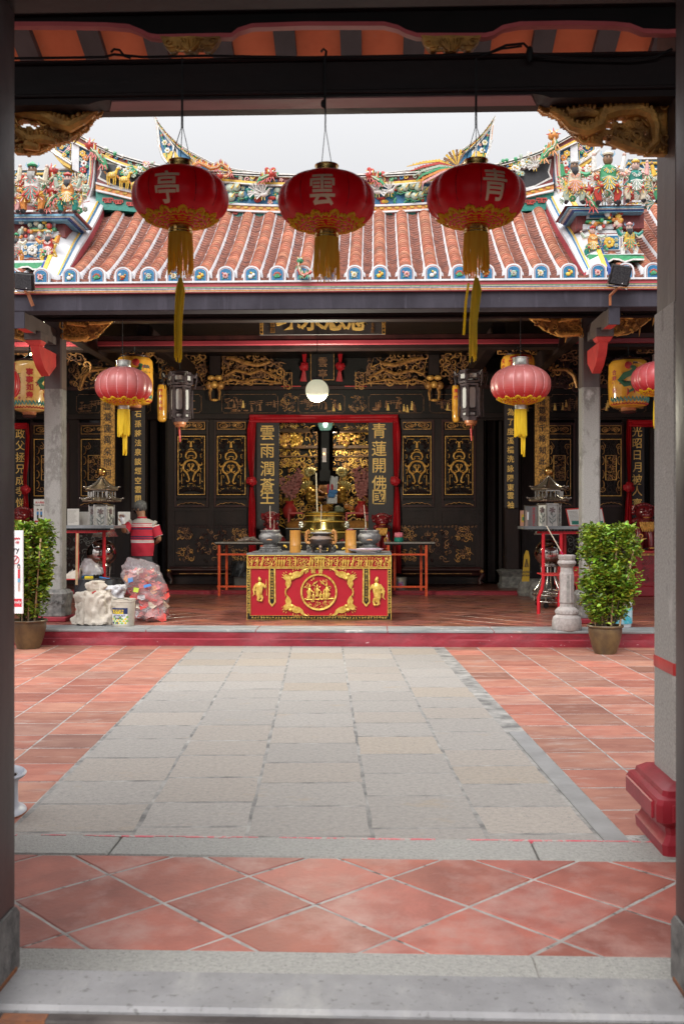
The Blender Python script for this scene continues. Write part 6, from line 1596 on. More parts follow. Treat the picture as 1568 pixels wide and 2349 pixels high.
# =================== altar, tables and loose things ===================
R = random.Random(99)
YA = flr(730, 1422, ZP).y
a0 = at(566, 1422, YA); a1 = at(897, 1422, YA); AX0, AX1 = a0.x, a1.x; AZ = az(1269, YA); AD = 1.1
def AP(x, y, d=0): return at(x, y, YA-d)
t = thing('altar_table', 'long red altar table with gilded carved front standing at the edge of the terrace', 'table', ((AX0+AX1)/2, YA+.5, ZP))
m = MB(m_red); m.box(AX0+.012, AX1-.012, YA+.012, YA+AD-.01, ZP+.01, AZ-.035, .004); m.build('body', t, smooth=0)
m = MB(m_tray); m.box(AX0-.005, AX1+.005, YA-.012, YA+AD, AZ-.03, AZ, .006); m.build('table_top', t, smooth=0)
m = MB(m_brightgold)
def fr2d(x0, y0, x1, y1, w, d):
 for r_ in ((x0,y0,x1,y0+w),(x0,y1-w,x1,y1),(x0,y0+w+.1,x0+w,y1-w-.1),(x1-w,y0+w+.1,x1,y1-w-.1)): rect(m, *r_, YA-d, YA+.011)
fr2d(566, 1273, 897, 1304.5, 2.6, .012)
m.build('frieze_frame', t, smooth=0)
m = MB(m_brightgold)
z0, z1 = AP(566, 1301).z, AP(566, 1276).z; q = random.Random(5)
x = AX0+.03
while x < AX1-.03:   # little figures, branches, horsemen across the frieze
 s = (z1-z0); k_ = q.random()
 if k_ < .45:
  zc = z0+s*.1
  m.tube([(x-.008, YA+.003, zc), (x, YA-.008, zc+s*.35), (x+.002, YA-.010, zc+s*.62)], [.010,.014,.010], 5); m.ball((x+.003, YA-.010, zc+s*.76), .0095, 6, 4)
  m.tube([(x, YA-.010, zc+s*.55), (x+.02, YA-.010, zc+s*.42), (x+.03, YA-.008, zc+s*.62)], [.006,.005,.003], 4); m.tube([(x, YA-.010, zc+s*.55), (x-.02, YA-.008, zc+s*.5)], [.006,.004], 4)
  x += .035
 elif k_ < .8:
  for j in range(2): spiral(m, x+.02, z0+s*(.3+.4*j), s*.20, YA-.004, q.uniform(0, 6), 1.1, q.choice((-1, 1)), .0055, 1)
  leaf_blob(m, x+.03, z0+s*q.uniform(.3, .7), .02, YA-.004, q.uniform(0, 6)); x += .045
 else:
  m.tube([(x, YA-.002, z0), (x+.015, YA-.004, z0+s*.5), (x+.05, YA-.004, z1)], .005, 4); leaf_blob(m, x+.035, z0+s*.75, .022, YA-.004, 1, 4); leaf_blob(m, x+.01, z0+s*.3, .02, YA-.004, 3, 4); x += .03
p = AP(733, 1302);
for dx in (-.06,-.025,.025,.06): m.box(p.x+dx-.005, p.x+dx+.005, YA-.015, YA, z0, z1-.03)
m.prism([(p.x-.09, z1-.03), (p.x+.09, z1-.03), (p.x+.06, z1-.005), (p.x, z1), (p.x-.06, z1-.005)], YA-.018, YA)
m.tube([(AX0+.02, YA, z0+.006), (AX1-.02, YA, z0+.006)], .006, 4)
m.build('frieze_carving', t, smooth=50)
m = MB(m_black)
for r_ in ((566.5,1305,574,1421),(888.5,1305,896.5,1421),(574,1412,888.5,1421)): rect(m, *r_, YA-.004, YA+.012)
m.use(m_brightgold)
for r_ in ((566,1305,567.3,1422),(573.2,1305,574.4,1413),(888.4,1305,889.6,1413),(895.7,1305,897,1422),(574.5,1411.8,888.3,1413.2),(567.4,1420.8,895.6,1422.2)): rect(m, *r_, YA-.009, YA+.011)
for xx in (570.3, 892.6):
 for i in range(17): p = AP(xx, 1309+i*6); spiral(m, p.x, p.z, .013, YA-.008, i*.5, 1.1, (-1)**i, .0045)
for i in range(46): p = AP(579+i*6.8, 1416.7); spiral(m, p.x, p.z, .013, YA-.008, i*.5, 1.1, (-1)**i, .0045)
m.build('scroll_border', t, smooth=40)
m = MB(m_brightgold); cm_ = AP(731, 1358); rm = sz(42, YA)
m.lathe([(rm*.90, 0), (rm*.91, .018), (rm, .022), (rm*1.0, 0)], (cm_.x, YA+.005, cm_.z), 48, M=Matrix.Rotation(PI/2, 3, 'X'), caps=False)
ci = [(cm_.x+rm*.88*math.cos(a), cm_.z+rm*.88*math.sin(a)) for a in [k*PI/12 for k in range(24)]]
low = [(x_, z_) for x_, z_ in ci]
scroll_fill(m, [(x_, z_) for x_, z_ in ci if z_ > cm_.z+rm*.25 or abs(x_-cm_.x) > rm*.55], YA-.004, 30, 8, .016, .026)
scroll_fill(m, [(x_, z_) for x_, z_ in ci if z_ < cm_.z-rm*.35], YA-.004, 16, 9, .014, .024)
m.tube([(cm_.x-rm*.75, YA-.004, cm_.z-rm*.42), (cm_.x+rm*.8, YA-.004, cm_.z-rm*.36)], .007, 5)
def mini(x, z, h, lean=0):
 m.tube([(x-h*.03, YA-.004, z), (x+lean*.3, YA-.012, z+h*.35), (x+lean*.8, YA-.016, z+h*.7), (x+lean, YA-.014, z+h*.78)], [h*.15, h*.13, h*.12, h*.05], 7, .7)
 m.ball((x+lean, YA-.018, z+h*.88), (h*.085, h*.08, h*.10), 7, 5); m.ball((x+lean, YA-.016, z+h*.99), (h*.05,h*.04,h*.05), 6, 4)
 for sg in (-1, 1): m.tube([(x+lean, YA-.016, z+h*.68), (x+lean+sg*h*.2, YA-.020, z+h*.5), (x+lean+sg*h*.12, YA-.024, z+h*.38+sg*h*.1)], [h*.06, h*.055, h*.03], 5)
mini(cm_.x-.02, cm_.z-.06, .16); mini(cm_.x-.135, cm_.z-.09, .19, .01); mini(cm_.x+.12, cm_.z-.08, .20, -.01); mini(cm_.x+.02, cm_.z-.10, .11, .01); mini(cm_.x-.075, cm_.z-.10, .10); mini(cm_.x+.07, cm_.z-.10, .12)
m.prism([(cm_.x-.10, cm_.z+.08), (cm_.x-.03, cm_.z+.13), (cm_.x-.01, cm_.z+.16), (cm_.x-.07, cm_.z+.13)], YA-.01, YA); m.prism([(cm_.x+.10, cm_.z+.08), (cm_.x+.03, cm_.z+.13), (cm_.x+.01, cm_.z+.17), (cm_.x+.07, cm_.z+.13)], YA-.01, YA)
m.build('round_medallion', t, smooth=50)
def bat(x, y, sx, sy):
 m = MB(m_brightgold); S_ = lambda u, v: AP(x+sx*u, y+sy*v, .008)
 def fill(pts): m.prism([(S_(u, v).x, S_(u, v).z) for u, v in pts], YA-.012, YA+.011)
 fill([(0,0),(8,-9),(16,-12),(24,-10),(28,-15),(36,-18),(40,-16),(33,-12),(30,-4),(22,2),(14,4),(8,8),(2,6)])
 fill([(0,0),(-8,-5),(-13,-3),(-14,5),(-8,10),(-10,18),(-6,26),(-8,32),(0,24),(4,16),(3,6)])
 m.tube([S_(-8,30), S_(-10,38), S_(-9,44), S_(-10,46)], [.012,.008,.006,.004], 5); m.tube([S_(34,-15), S_(41,-18), S_(44,-15), S_(41,-13)], [.007,.006,.005,.003], 5)
 for u, v in ((-14,-2),(-12,-6),(-7,-8),(-15,3),(8,-12),(14,-15),(19,-15),(3,-6)): m.tube([S_(u, v), S_(u*1.15-1, v*1.25-2)], [.008,.003], 4)
 m.ball(S_(6, 5), (.028,.022,.026), 8, 6); m.ball(S_(2, -4)+Vector((0,-.004,0)), (.03,.018,.022), 8, 5)
 for k in range(4): m.tube([S_(12+5*k, -9-k), S_(13+4*k, -1)], .004, 4)
 m.build('gilded_bat', t, smooth=50)
bat(664,1322,1,1); bat(800,1322,-1,1); bat(664,1395,1,-1); bat(800,1395,-1,-1)
def guardian(x, y0, y1, sg):
 m = MB(m_brightgold); h = AP(x, y0).z-AP(x, y1).z; p = AP(x, y1)
 P = lambda u, v, d=.012: (p.x+sg*u*h, YA-d, p.z+v*h)
 m.tube([P(-.02,.12), P(-.05,.30), P(-.02,.48), P(0,.66), P(0,.76), P(0,.80)], [.05*h,.11*h,.14*h,.15*h,.10*h,.05*h], 8, .5)
 m.tube([P(-.05,.18), P(-.08,.08), P(.0,.02)], [.06*h,.05*h,.03*h], 6, .6); m.tube([P(.04,.26), P(.10,.16), P(.08,.06)], [.07*h,.05*h,.03*h], 6, .6)
 m.ball(P(0,.88,.018), (.07*h,.05*h,.085*h), 8, 6); m.tube([P(-.02,.93), P(-.02,1.0)], [.06*h,.02*h], 6); m.ball(P(.06,.04), .05*h, 6, 4)
 for s_ in (-1, 1): m.tube([P(s_*.10,.72), P(s_*.22,.58), P(s_*.18,.44) if s_ < 0 else P(s_*.26,.72)], [.06*h,.055*h,.035*h], 6, .6)
 m.tube([P(.28,.25), P(.27,.55), P(.26,.90)], .012*h, 4)
 for k in range(5): m.tube([P(-.12+.05*k,.50,.02), P(-.14+.055*k,.30,.02)], [.014*h,.006*h], 4)
 m.tube([P(-.14,.68), P(-.26,.50), P(-.22,.30), P(-.30,.22)], [.03*h,.04*h,.03*h,.01*h], 5, .5)
 m.build('gilded_guardian', t, smooth=50)
guardian(596, 1323, 1380, 1); guardian(863, 1323, 1390, -1)
for x0, x1, tx in ((616, 632, '信士陳開桂魏弟水叩酬'), (831, 848, '中華乙卯拾月十五日敬立')):
 m = MB(m_black); tab = lambda w, yb, yt: [(AP(x0-w, yb).x, AP(x0, yb).z), (AP((x0+x1)/2, yt).x, AP(x0, yt).z), (AP(x1+w, yb).x, AP(x0, yb).z), (AP(x1+w-1, 1304.6).x, AP(x0, 1304.6).z), (AP(x0-w+1, 1304.6).x, AP(x0, 1304.6).z)]
 m.use(m_brightgold); m.prism(tab(.3, 1382, 1392), YA-.006, YA+.011); m.use(m_black); m.prism(tab(-3.2, 1380, 1386.5), YA-.010, YA-.0065)
 b = m.build('inscription_tablet', t, smooth=0); l = MB(m_brightgold)
 for i, ch in enumerate(tx): l.text(ch, 5.8*YA/F, (AP((x0+x1)/2, 0).x, YA-.0105, AP(x0, (1311 if len(tx) < 11 else 1309)+i*6.7).z), .002, .0)
 l.build('inscription', b, smooth=0)
for ch, x in zip('亭雲青', (702, 718, 739-4)): m = MB(m_brightgold); m.text(ch, 12*YA/F, AP(x, 1310, .0)+Vector((0,.009,0)), .008, .02); m.build('character', t, smooth=0)
def on_altar(px, dy): return Vector((at(px, 1200, YA+dy).x, YA+dy, AZ+.001))
m_ashs = mat('incense_ash', (.42,.40,.37), (.30,.28,.26), (20,20,20), .9, bump=.5)
m_bowl = mat('worn_dark_stoneware', (.13,.125,.125), (.07,.068,.07), (7,7,12), .5, bump=.2, streak=((.34,.33,.31),(9,9,14),(.52,.64),.9))
m_joss = mat('incense_stick', (.62,.55,.42), None, (9,9,9), .8); m_jossred = mat('red_stick_end', (.6,.03,.16), None, (9,9,9), .7)
def bowl_censer(label, px, dy, w, sticks):
 c = on_altar(px, dy); k = w/2
 t = thing('incense_bowl', label, 'censer', c, 'round stone incense bowls on the altar table')
 m = MB(m_stonedk); m.lathe([(k*.92, 0), (k*.95, .012), (k*.86, .018), (k*.84, .05), (k*.90, .058), (k*.88, .075), (k*.5, .076)], c, 32)
 for i in range(26): a = 2*PI*i/26; m.ball(c+Vector((math.cos(a)*k*.87, math.sin(a)*k*.87, .034)), (.012,.012,.016), 5, 4)
 for i in range(8): a = 2*PI*i/8+.2; m.tube([c+Vector((math.cos(a)*k*.9, math.sin(a)*k*.9, .016)), c+Vector((math.cos(a)*k*1.02, math.sin(a)*k*1.02, 0))], [.02,.012], 5)
 m.build('carved_stand', t, smooth=50)
 m = MB(m_bowl); z = .076
 m.lathe([(k*.62, z), (k*.66, z+.02), (k*.50, z+.035), (k*.62, z+.05), (k*.90, z+.09), (k*1.0, z+.13), (k*.97, z+.165), (k*.84, z+.19), (k*.80, z+.20), (k*.84, z+.215), (k*.86, z+.235), (k*.80, z+.24), (k*.78, z+.225)], c, 36)
 m.use(m_goldlow); m.tube([c+Vector((-k*.25, -k*.93, z+.10)), c+Vector((0, -k*.97, z+.105)), c+Vector((k*.25, -k*.93, z+.10))], [.008,.014,.008], 5)
 m.build('bowl', t, smooth=50)
 m = MB(m_ashs); m.lathe([(k*.79, z+.222), (k*.4, z+.232), (.01, z+.236)], c, 28); m.build('ash', t, smooth=50)
 for (dx, h, ln, r_) in sticks:
  p = c+Vector((dx, 0, z+.23)); m = MB(m_jossred); m.tube([p, p+Vector((ln*.12, 0, h*.12))], r_*.6, 5); m.use(m_joss); m.tube([p+Vector((ln*.12, 0, h*.12)), p+Vector((ln, 0, h))], r_, 6); m.build('incense_stick', t)
bowl_censer('round dark stone incense bowl at the left end of the altar with one tall stick', 620, .45, .335, [(.0, .36, -.005, .0055), (.055, .16, .0, .0025)])
bowl_censer('round dark stone incense bowl at the right end of the altar, behind the enamel dish', 847, .45, .335, [(-.045, .37, -.035, .0055), (-.06, .2, .0, .0025)])
m_bamb = mat('varnished_bamboo', (.56,.27,.05), (.44,.19,.03), (14,14,2), .28, coat=.4)
for px, lb in ((677, 'varnished bamboo cylinder left of the bronze tripod censer'), (804, 'varnished bamboo cylinder right of the bronze tripod censer, cloth poking out')):
 c = on_altar(px, .22); t = thing('bamboo_cylinder', lb, 'container', c, 'varnished bamboo fortune cylinders')
 m = MB(m_bamb); m.lathe([(.079, 0), (.081, .01), (.078, .06), (.079, .10), (.0805, .105), (.078, .11), (.077, .30), (.080, .315), (.072, .315), (.070, .1), (.0, .08)], c, 32)
 for i in range(9): m.lathe([(.0785, .03+i*.03), (.0795, .0315+i*.03), (.0785, .033+i*.03)], c, 32)
 m.build('cylinder', t, smooth=40)
 if px > 700: m = MB(mat('maroon_crumpled_cloth', (.22,.05,.07), None, (9,9,9), .8)); [m.ball(c+Vector((-.04+.02*i, -.02, .318+.006*(i % 2))), (.022,.02,.014), 6, 4) for i in range(4)]; m.build('crumpled_cloth', t)
c = on_altar(736, .25); t = thing('tripod_censer', 'dark bronze tripod censer with orange dragon handles at the centre of the altar', 'censer', c)
m_brz = mat('dark_patinated_bronze', (.075,.055,.048), (.035,.028,.026), (7,7,7), .35, .6, bump=.2); m_dust = mat('dusty_bronze', (.40,.27,.19), (.24,.18,.15), (12,12,12), .6, .2, bump=.3)
m = MB(m_brz); m.lathe([(.06, .065), (.11, .08), (.155, .12), (.165, .165), (.158, .19)], c, 36); m.use(m_dust); m.lathe([(.158, .19), (.150, .205), (.128, .225), (.125, .232)], c, 36); m.use(m_brz); m.lathe([(.125, .232), (.118, .25), (.122, .262)], c, 36); m.use(m_bowl); m.lathe([(.122, .262), (.15, .268), (.152, .285), (.14, .288), (.13, .28)], c, 36)
m.build('bowl', t, smooth=50)
m = MB(m_ashs); m.lathe([(.138, .281), (.06, .292), (.01, .294)], c, 24); m.build('ash', t, smooth=50)
for a in (-90, 30, 150):
 d = Vector((math.cos(math.radians(a)), math.sin(math.radians(a)), 0)); m = MB(m_brz); m.tube([c+d*.12+Vector((0,0,.11)), c+d*.14+Vector((0,0,.06)), c+d*.12+Vector((0,0,.0))], [.04,.025,.016], 8)
 m.use(m_dust); m.ball(c+d*.150+Vector((0,0,.085)), (.022,.022,.024), 8, 5); m.tube([c+d*.150+Vector((0,0,.06)), c+d*.135+Vector((0,0,.005))], [.018,.014], 6); m.build('leg', t, smooth=50)
m_orn = mat('ochre_gilt_dragon', (.66,.34,.12), (.42,.18,.05), (16,16,16), .45, .3)
for sg in (-1, 1):
 m = MB(m_orn); P = lambda u, v: c+Vector((sg*u, -.02, v))
 m.tube([P(.135,.15), P(.165,.13), P(.20,.14), P(.212,.17), P(.20,.21), P(.205,.25), P(.195,.30), P(.175,.315), P(.158,.295), P(.165,.27)], [.012,.018,.02,.022,.02,.022,.02,.018,.014,.008], 7)
 for k in range(12): a = k*.5; m.ball(P(.19+.028*math.cos(a), .22+.085*math.sin(a)), .012, 5, 4)
 for k in range(5): m.tube([P(.21,.16+.03*k), P(.232,.175+.03*k)], [.010,.003], 4)
 m.build('dragon_handle', t, smooth=50)
for dx, h, y in ((-.0, .40, 0),):
 m = MB(m_joss); p = c+Vector((dx, 0, .28)); m.tube([p, p+Vector((.004, 0, h))], .005, 6); m.build('incense_stick', t)
m = MB(m_stonedk)
for sg in (-1, 1): m.ball(c+Vector((sg*.17, .12, .03)), (.045,.04,.04), 8, 6); m.ball(c+Vector((sg*.19, .10, .075)), (.025,.03,.025), 8, 5)
m.box(c.x-.2, c.x+.2, c.y+.07, c.y+.2, AZ, AZ+.018, .005); m.build('stone_stand', t, smooth=50)
c = on_altar(838, .10); t = thing('enamel_dish', 'shallow pale blue enamel dish on papers at the front right of the altar', 'dish', c)
m = MB(mat('pale_enamel', (.66,.72,.76), (.55,.60,.66), (5,5,5), .3)); m.lathe([(.14, .018), (.20, .030), (.245, .052), (.248, .056), (.24, .055), (.19, .036), (.0, .028)], c, 40, sy=.75); m.use(mat('pink_rim', (.66,.35,.45), None, (5,5,5), .3)); m.tube([c+Vector((.247*math.cos(a), .185*math.sin(a), .056)) for a in [k*PI/16 for k in range(32)]], .004, 4, closed=True); m.build('dish', t, smooth=50)
m = MB(m_paper); [m.box(c.x-.10+.02*i, c.x+.13+.01*i, c.y-.10, c.y+.05, AZ+.002+.004*i, AZ+.0045+.004*i) for i in range(4)]; m.build('paper', t, smooth=0)
c = Vector((at(743, 1240, 17.2).x, 17.2, az(1246, 17.2))); t = thing('brass_urn', 'large polished brass incense urn with lion ears standing behind the altar table', 'censer', Vector((c.x, c.y, ZP)))
kk = 17.2/F
m = MB(m_brass2); m.lathe([(30*kk, 2*kk), (46*kk, 12*kk), (54*kk, 26*kk), (52*kk, 34*kk), (45*kk, 46*kk), (42*kk, 56*kk), (44*kk, 66*kk), (50*kk, 69*kk), (50*kk, 72*kk), (44*kk, 72*kk), (42*kk, 66*kk)], c, 40); m.use(m_ashs); m.lathe([(43*kk, 68*kk), (.01, 70*kk)], c, 24)
for z in (24, 48, 62): m.use(m_brightgold); m.lathe([(z and (55 if z == 24 else 45)*kk, z*kk), ((56.5 if z == 24 else 47)*kk, (z+1.5)*kk), ((55 if z == 24 else 44)*kk, (z+3)*kk)], c, 40)
m.build('urn', t, smooth=50)
for sg in (-1, 1):
 m = MB(m_silver); p = c+Vector((sg*50*kk, -.04, 42*kk))
 for k in range(7): m.ball(p+Vector((sg*(.02+.02*math.cos(k)), -.02*math.sin(k*2), .045*math.sin(k))), .03, 6, 4)
 m.build('lion_ear', t, smooth=50)
m = MB(m_joss); p = c+Vector((-.12, 0, 70*kk)); m.tube([p, p+Vector((-.02,0,.70))], .011, 6); m.build('incense_stick', t);
m = MB(m_black); m.box(c.x-.85, c.x+.85, c.y-.4, c.y+.4, ZP, c.z+.01, .01)
m.use(P_['yellow'])
for i in range(12): leaf_blob(m, c.x-.8+i*.145, c.z-.10+.04*(i % 2), .05, c.y-.41, i, 3)
m.use(m_silver); m.box(c.x-.86, c.x+.86, c.y-.42, c.y+.4, c.z+.0105, c.z+.025); m.build('black_lacquer_stand', t, smooth=0)
def otable(label, x0, x1, legs, extra=None):
 Y = 18.2; a, b = at(x0, 1243, Y), at(x1, 1243, Y); z = a.z
 t = thing('side_table', label, 'table', ((a.x+b.x)/2, Y, ZP), 'orange-legged side tables behind the altar')
 m = MB(m_silver); m.box(a.x, b.x, Y-.3, Y+.3, z-.025, z, .005); m.use(m_black); m.box(a.x+.02, b.x-.02, Y-.28, Y+.28, z-.05, z-.026); m.build('table_top', t, smooth=0)
 zf = ZP if Y < YS2 else Z2
 for x, dy in legs: m = MB(m_orangetube); xx = at(x, 1290, Y+dy).x; m.box(xx-.022, xx+.022, Y+dy-.022, Y+dy+.022, zf, z-.05); m.build('leg', t, smooth=0)
 for dz in (.22, .86-.05):
  m = MB(m_orangetube); m.box(at(legs[0][0], 1290, Y).x, at(legs[-1][0], 1290, Y).x, Y-.27, Y-.24, z-dz-.02, z-dz+.012); m.build('rail', t, smooth=0)
 m = MB(m_orangetube)
 return t, z
otable('orange-legged side table with pale top left of the altar table', 498, 612, [(503,-.25),(520,.25),(600,-.25),(612,.25)])
tt, z = otable('orange-legged side table with pale top and pink lotus candle, right of the altar table', 880, 995, [(890,-.25),(905,.25),(965,.25),(977,-.25)])
c = Vector((at(914, 1240, 18.2).x, 18.2, z+.001)); t = thing('lotus_candle', 'small pink lotus candle on a green base on the right side table', 'candle', c)
m = MB(mat('pink_wax', (.80,.25,.32), (.7,.18,.25), (9,9,9), .5))
for k in range(9): a = 2*PI*k/9; m.ball(c+Vector((.055*math.cos(a), .055*math.sin(a), .125)), (.032,.032,.05), 6, 5)
m.ball(c+Vector((0,0,.13)), (.06,.06,.05), 8, 5); m.build('petals', t, smooth=60)
m = MB(P_['teal']); m.lathe([(.075, 0), (.09, .02), (.085, .08), (.06, .085)], c, 16); m.build('base', t, smooth=50)
c = Vector((at(572, 1240, 18.2).x, 18.1, z+.001)); m = MB(mat('folded_dark_cloth', (.10,.075,.07), (.30,.24,.22), (14,14,14), .9)); q = random.Random(3)
for k in range(14): m.tube([c+Vector((q.uniform(-.22,.0), q.uniform(-.1,.1), .02)), c+Vector((q.uniform(-.1,.1), q.uniform(-.1,.1), .05+.02*q.random())), c+Vector((q.uniform(0,.24), q.uniform(-.1,.1), .015))], [.015,.035,.012], 5)
tag(m.build('folded_cloth'), 'crumpled dark cloth lying on the left side table', 'cloth')
def bin_(name, label, cat, px, py, r0, r1, h, z, mb_, bag=None, group=None, lidm=None, band=None, handle=False):
 p = flr(px, py, z); c = Vector((p.x, p.y+r0, z)); t = thing(name, label, cat, c, group)
 m = MB(mb_); m.lathe([(r0*.96, 0), (r0, .01), (r1*.985, h*.9), (r1*1.02, h*.905), (r1*1.02, h*.93), (r1, h*.935), (r1*1.01, h), (r1*.95, h), (r0*.9, .03), (.0, .03)], c, 36); m.build('tub', t, smooth=40)
 if bag:
  q = random.Random(4); m = MB(bag); n = 40; vs = []
  for i in range(7):
   for j in range(n):
    a = 2*PI*j/n; rr_ = r1*(1.05+.05*math.sin(a*9+i))+.006*i; vs.append(c+Vector((rr_*math.cos(a), rr_*math.sin(a), h*(1.03-.09*i)+.012*noise.noise((a*2, i, 3)))))
  m.add(vs, [(i*n+j, i*n+(j+1) % n, (i+1)*n+(j+1) % n, (i+1)*n+j) for i in range(6) for j in range(n)])
  m.lathe([(r1*1.05, h*1.03), (r1*.8, h*.9), (.02, h*.7)], c, 24); m.build('bin_liner', t, smooth=60)
 if handle:
  m = MB(m_cord); m.tube([c+Vector((-r1*1.02, -.01, h*.92)), c+Vector((-r1*.6, -r1*.8, h*.99)), c+Vector((0, -r1*1.1, h*1.06)), c+Vector((r1*.6, -r1*.8, h*.99)), c+Vector((r1*1.02, -.01, h*.92))], .004, 5); m.build('wire_handle', t, smooth=60)
 return t, c
m_bag = mat('black_plastic_film', (.05,.055,.06), (.03,.03,.034), (9,9,9), .22, bump=.6, bsc=20); m_cream2 = mat('dirty_white_plastic', (.60,.56,.48), (.46,.42,.35), (5,5,9), .5, spots=(.25,.20,.14), spotsc=(7,7,12), spotfac=(.62,.74)); m_grpl = mat('grey_beige_plastic', (.33,.31,.28), None, (5,5,5), .5)
bin_('waste_bin', 'beige waste bin with black liner behind the left end of the altar', 'bin', 558, 1354, .20, .24, .56, ZP, m_grpl, m_bag)
t, c = bin_('plastic_bucket', 'small white plastic bucket with pink label right of the altar', 'bucket', 916, 1354, .125, .145, .25, ZP, m_cream2, handle=True)
m = MB(mat('magenta_label', (.45,.04,.14), (.30,.25,.45), (14,14,14), .5, fac=(.45,.55))); n = 10; vs = []
for i in range(n+1):
 a = -1.95+i*.09;
 for z in (.07, .17): vs.append(c+Vector((.139*math.cos(a), .139*math.sin(a), z)))
m.add(vs, [(2*i, 2*i+2, 2*i+3, 2*i+1) for i in range(n)]); m.build('label', t)
bin_('waste_drum', 'wide black waste drum lined with black plastic, behind the white sack at left', 'bin', 216, 1410, .27, .315, .50, ZP, m_black, m_bag)
t, c = bin_('paint_bucket', 'white paint bucket with a colourful printed label beside the white sack', 'bucket', 277, 1438, .140, .158, .355, ZP, m_cream2, handle=True)
def rb_(z): return .140+(.158*.985-.140)*z/.32+.0016
def cyl_patch(m, a0, a1, z0, z1, n=12, lift=0):
 vs = []
 for i in range(n+1):
  a = a0+(a1-a0)*i/n
  for z in (z0, z1): r_ = rb_(z)+lift; vs.append(c+Vector((r_*math.sin(a), -r_*math.cos(a), z)))
 m.add(vs, [(2*i, 2*i+2, 2*i+3, 2*i+1) for i in range(n)])
lab = MB(m_paper); cyl_patch(lab, -.95, .62, .03, .165)
navy = mat('navy_print', (.015,.03,.12), None, (9,9,9), .5); lyel = mat('yellow_print', (.85,.62,.02), None, (9,9,9), .5); lgrn = mat('green_print', (.25,.50,.04), None, (9,9,9), .5)
lab.use(navy); cyl_patch(lab, -.95, .62, .165, .245); lab.use(lyel); cyl_patch(lab, -.87, .26, .172, .222, lift=.001)
def wrapb(p): dx = p.x-c.x; z = p.z-c.z; a = dx/.152; r_ = rb_(z)+.0025; return Vector((c.x+r_*math.sin(a), c.y-r_*math.cos(a), p.z))
def diamonds():
 for i in range(5):
  for j in range(4):
   lab.use((lyel, lgrn)[(i+j) % 2]); a = -.80+i*.31+(j % 2)*.15; z = .048+j*.026
   if j > 2 and i % 2: continue
   vs = []
   for da, dz in ((-.15,0),(0,-.016),(.15,0),(0,.016)): r_ = rb_(z+dz)+.0015; vs.append(c+Vector((r_*math.sin(a+da), -r_*math.cos(a+da), z+dz)))
   lab.add(vs, [(0,1,2,3)])
diamonds()
lab.use(navy)
lab.text('JOTUN', .046, (c.x-.028, 0, c.z+.197), 0, .035, fn=wrapb, sub=6)
lab.ball(c+Vector((rb_(.2)*math.sin(-.78), -rb_(.2)*math.cos(-.78), .197)), (.010,.003,.018), 6, 4)
lab.text('JOTAPLAST', .032, (c.x-.022, 0, c.z+.142), 0, .03, fn=wrapb, sub=8); lab.text('PRIMER', .028, (c.x-.03, 0, c.z+.112), 0, .03, fn=wrapb, sub=6)
for a in (-.72, -.30): r_ = rb_(.05)+.002; lab.ball(c+Vector((r_*math.sin(a), -r_*math.cos(a), .052)), (.016,.003,.014), 8, 5)
lab.build('printed_label', t, smooth=50)
t, c = bin_('plastic_bucket', 'white bucket with turquoise label half hidden behind the right potted shrub', 'bucket', 1429, 1440, .125, .14, .34, ZP, m_paper)
m = MB(mat('turquoise_label', (.05,.42,.52), (.5,.66,.72), (9,9,9), .5, fac=(.4,.6))); vs = []
for i in range(17):
 a = -2.9+i*.16
 for z in (.05, .26): vs.append(c+Vector((.1405*math.cos(a), .1405*math.sin(a), z)))
m.add(vs, [(2*i, 2*i+2, 2*i+3, 2*i+1) for i in range(16)]); m.build('label', t)
def sack(name, label, cat, prof, c, mt, seed, amp=.03, fq=6, sx=1, sy=.8, knot=None, extra=None, n=56, ridge=0):
 m = MB(mt); P2 = []
 for i in range(len(prof)-1):
  for j in range(5): t_ = j/5; t_ = t_*t_*(3-2*t_)*.5+t_*.5; P2.append((prof[i][0]+(prof[i+1][0]-prof[i][0])*t_, prof[i][1]+(prof[i+1][1]-prof[i][1])*t_))
 P2.append(prof[-1])
 def fn(p):
  w_ = noise.noise((p.x*fq+seed, p.y*fq, p.z*fq*1.3))*amp+noise.noise((p.x*fq*3+seed, p.y*fq*3, p.z*fq*3))*amp*.45
  if ridge: w_ += ridge*abs(noise.noise((p.x*fq*2+seed, p.y*fq*2, p.z*fq*1.2+9)))
  r_ = math.hypot(p.x, p.y) or 1; return Vector((p.x+p.x/r_*w_, p.y+p.y/r_*w_, max(.002, p.z+w_*.6)))
 m.lathe(P2, c, n, sx=sx, sy=sy, fn=fn)
 o = m.build(name, None, smooth=75); return tag(o, label, cat)
m_sack = mat('grubby_woven_sack', (.66,.60,.52), (.50,.44,.37), (8,8,8), .85, bump=.6, bsc=60, spots=(.26,.19,.13), spotsc=(5,5,5), spotfac=(.60,.75)); m_sackw = mat('white_woven_sack', (.68,.68,.70), (.55,.55,.58), (8,8,8), .8, bump=.5, bsc=60)
p = flr(212, 1436, ZP); c = Vector((p.x-.03, p.y+.26, ZP))
sack('cloth_sack', 'grubby off-white sack tied with red string at the left edge of the terrace', 'sack', [(.30,0),(.31,.03),(.25,.12),(.235,.28),(.23,.36),(.18,.42),(.09,.44),(.12,.48),(.10,.53),(.02,.55)], c, m_sack, 3, .04, 6, ridge=.10, n=90)
m = MB(m_redpaint); m.tube([c+Vector((.0,-.16,.425)), c+Vector((.05,-.17,.45)), c+Vector((.04,-.17,.42))], .012, 5); tag(m.build('string'), 'scrap of red string round the neck of the grubby sack', 'string')
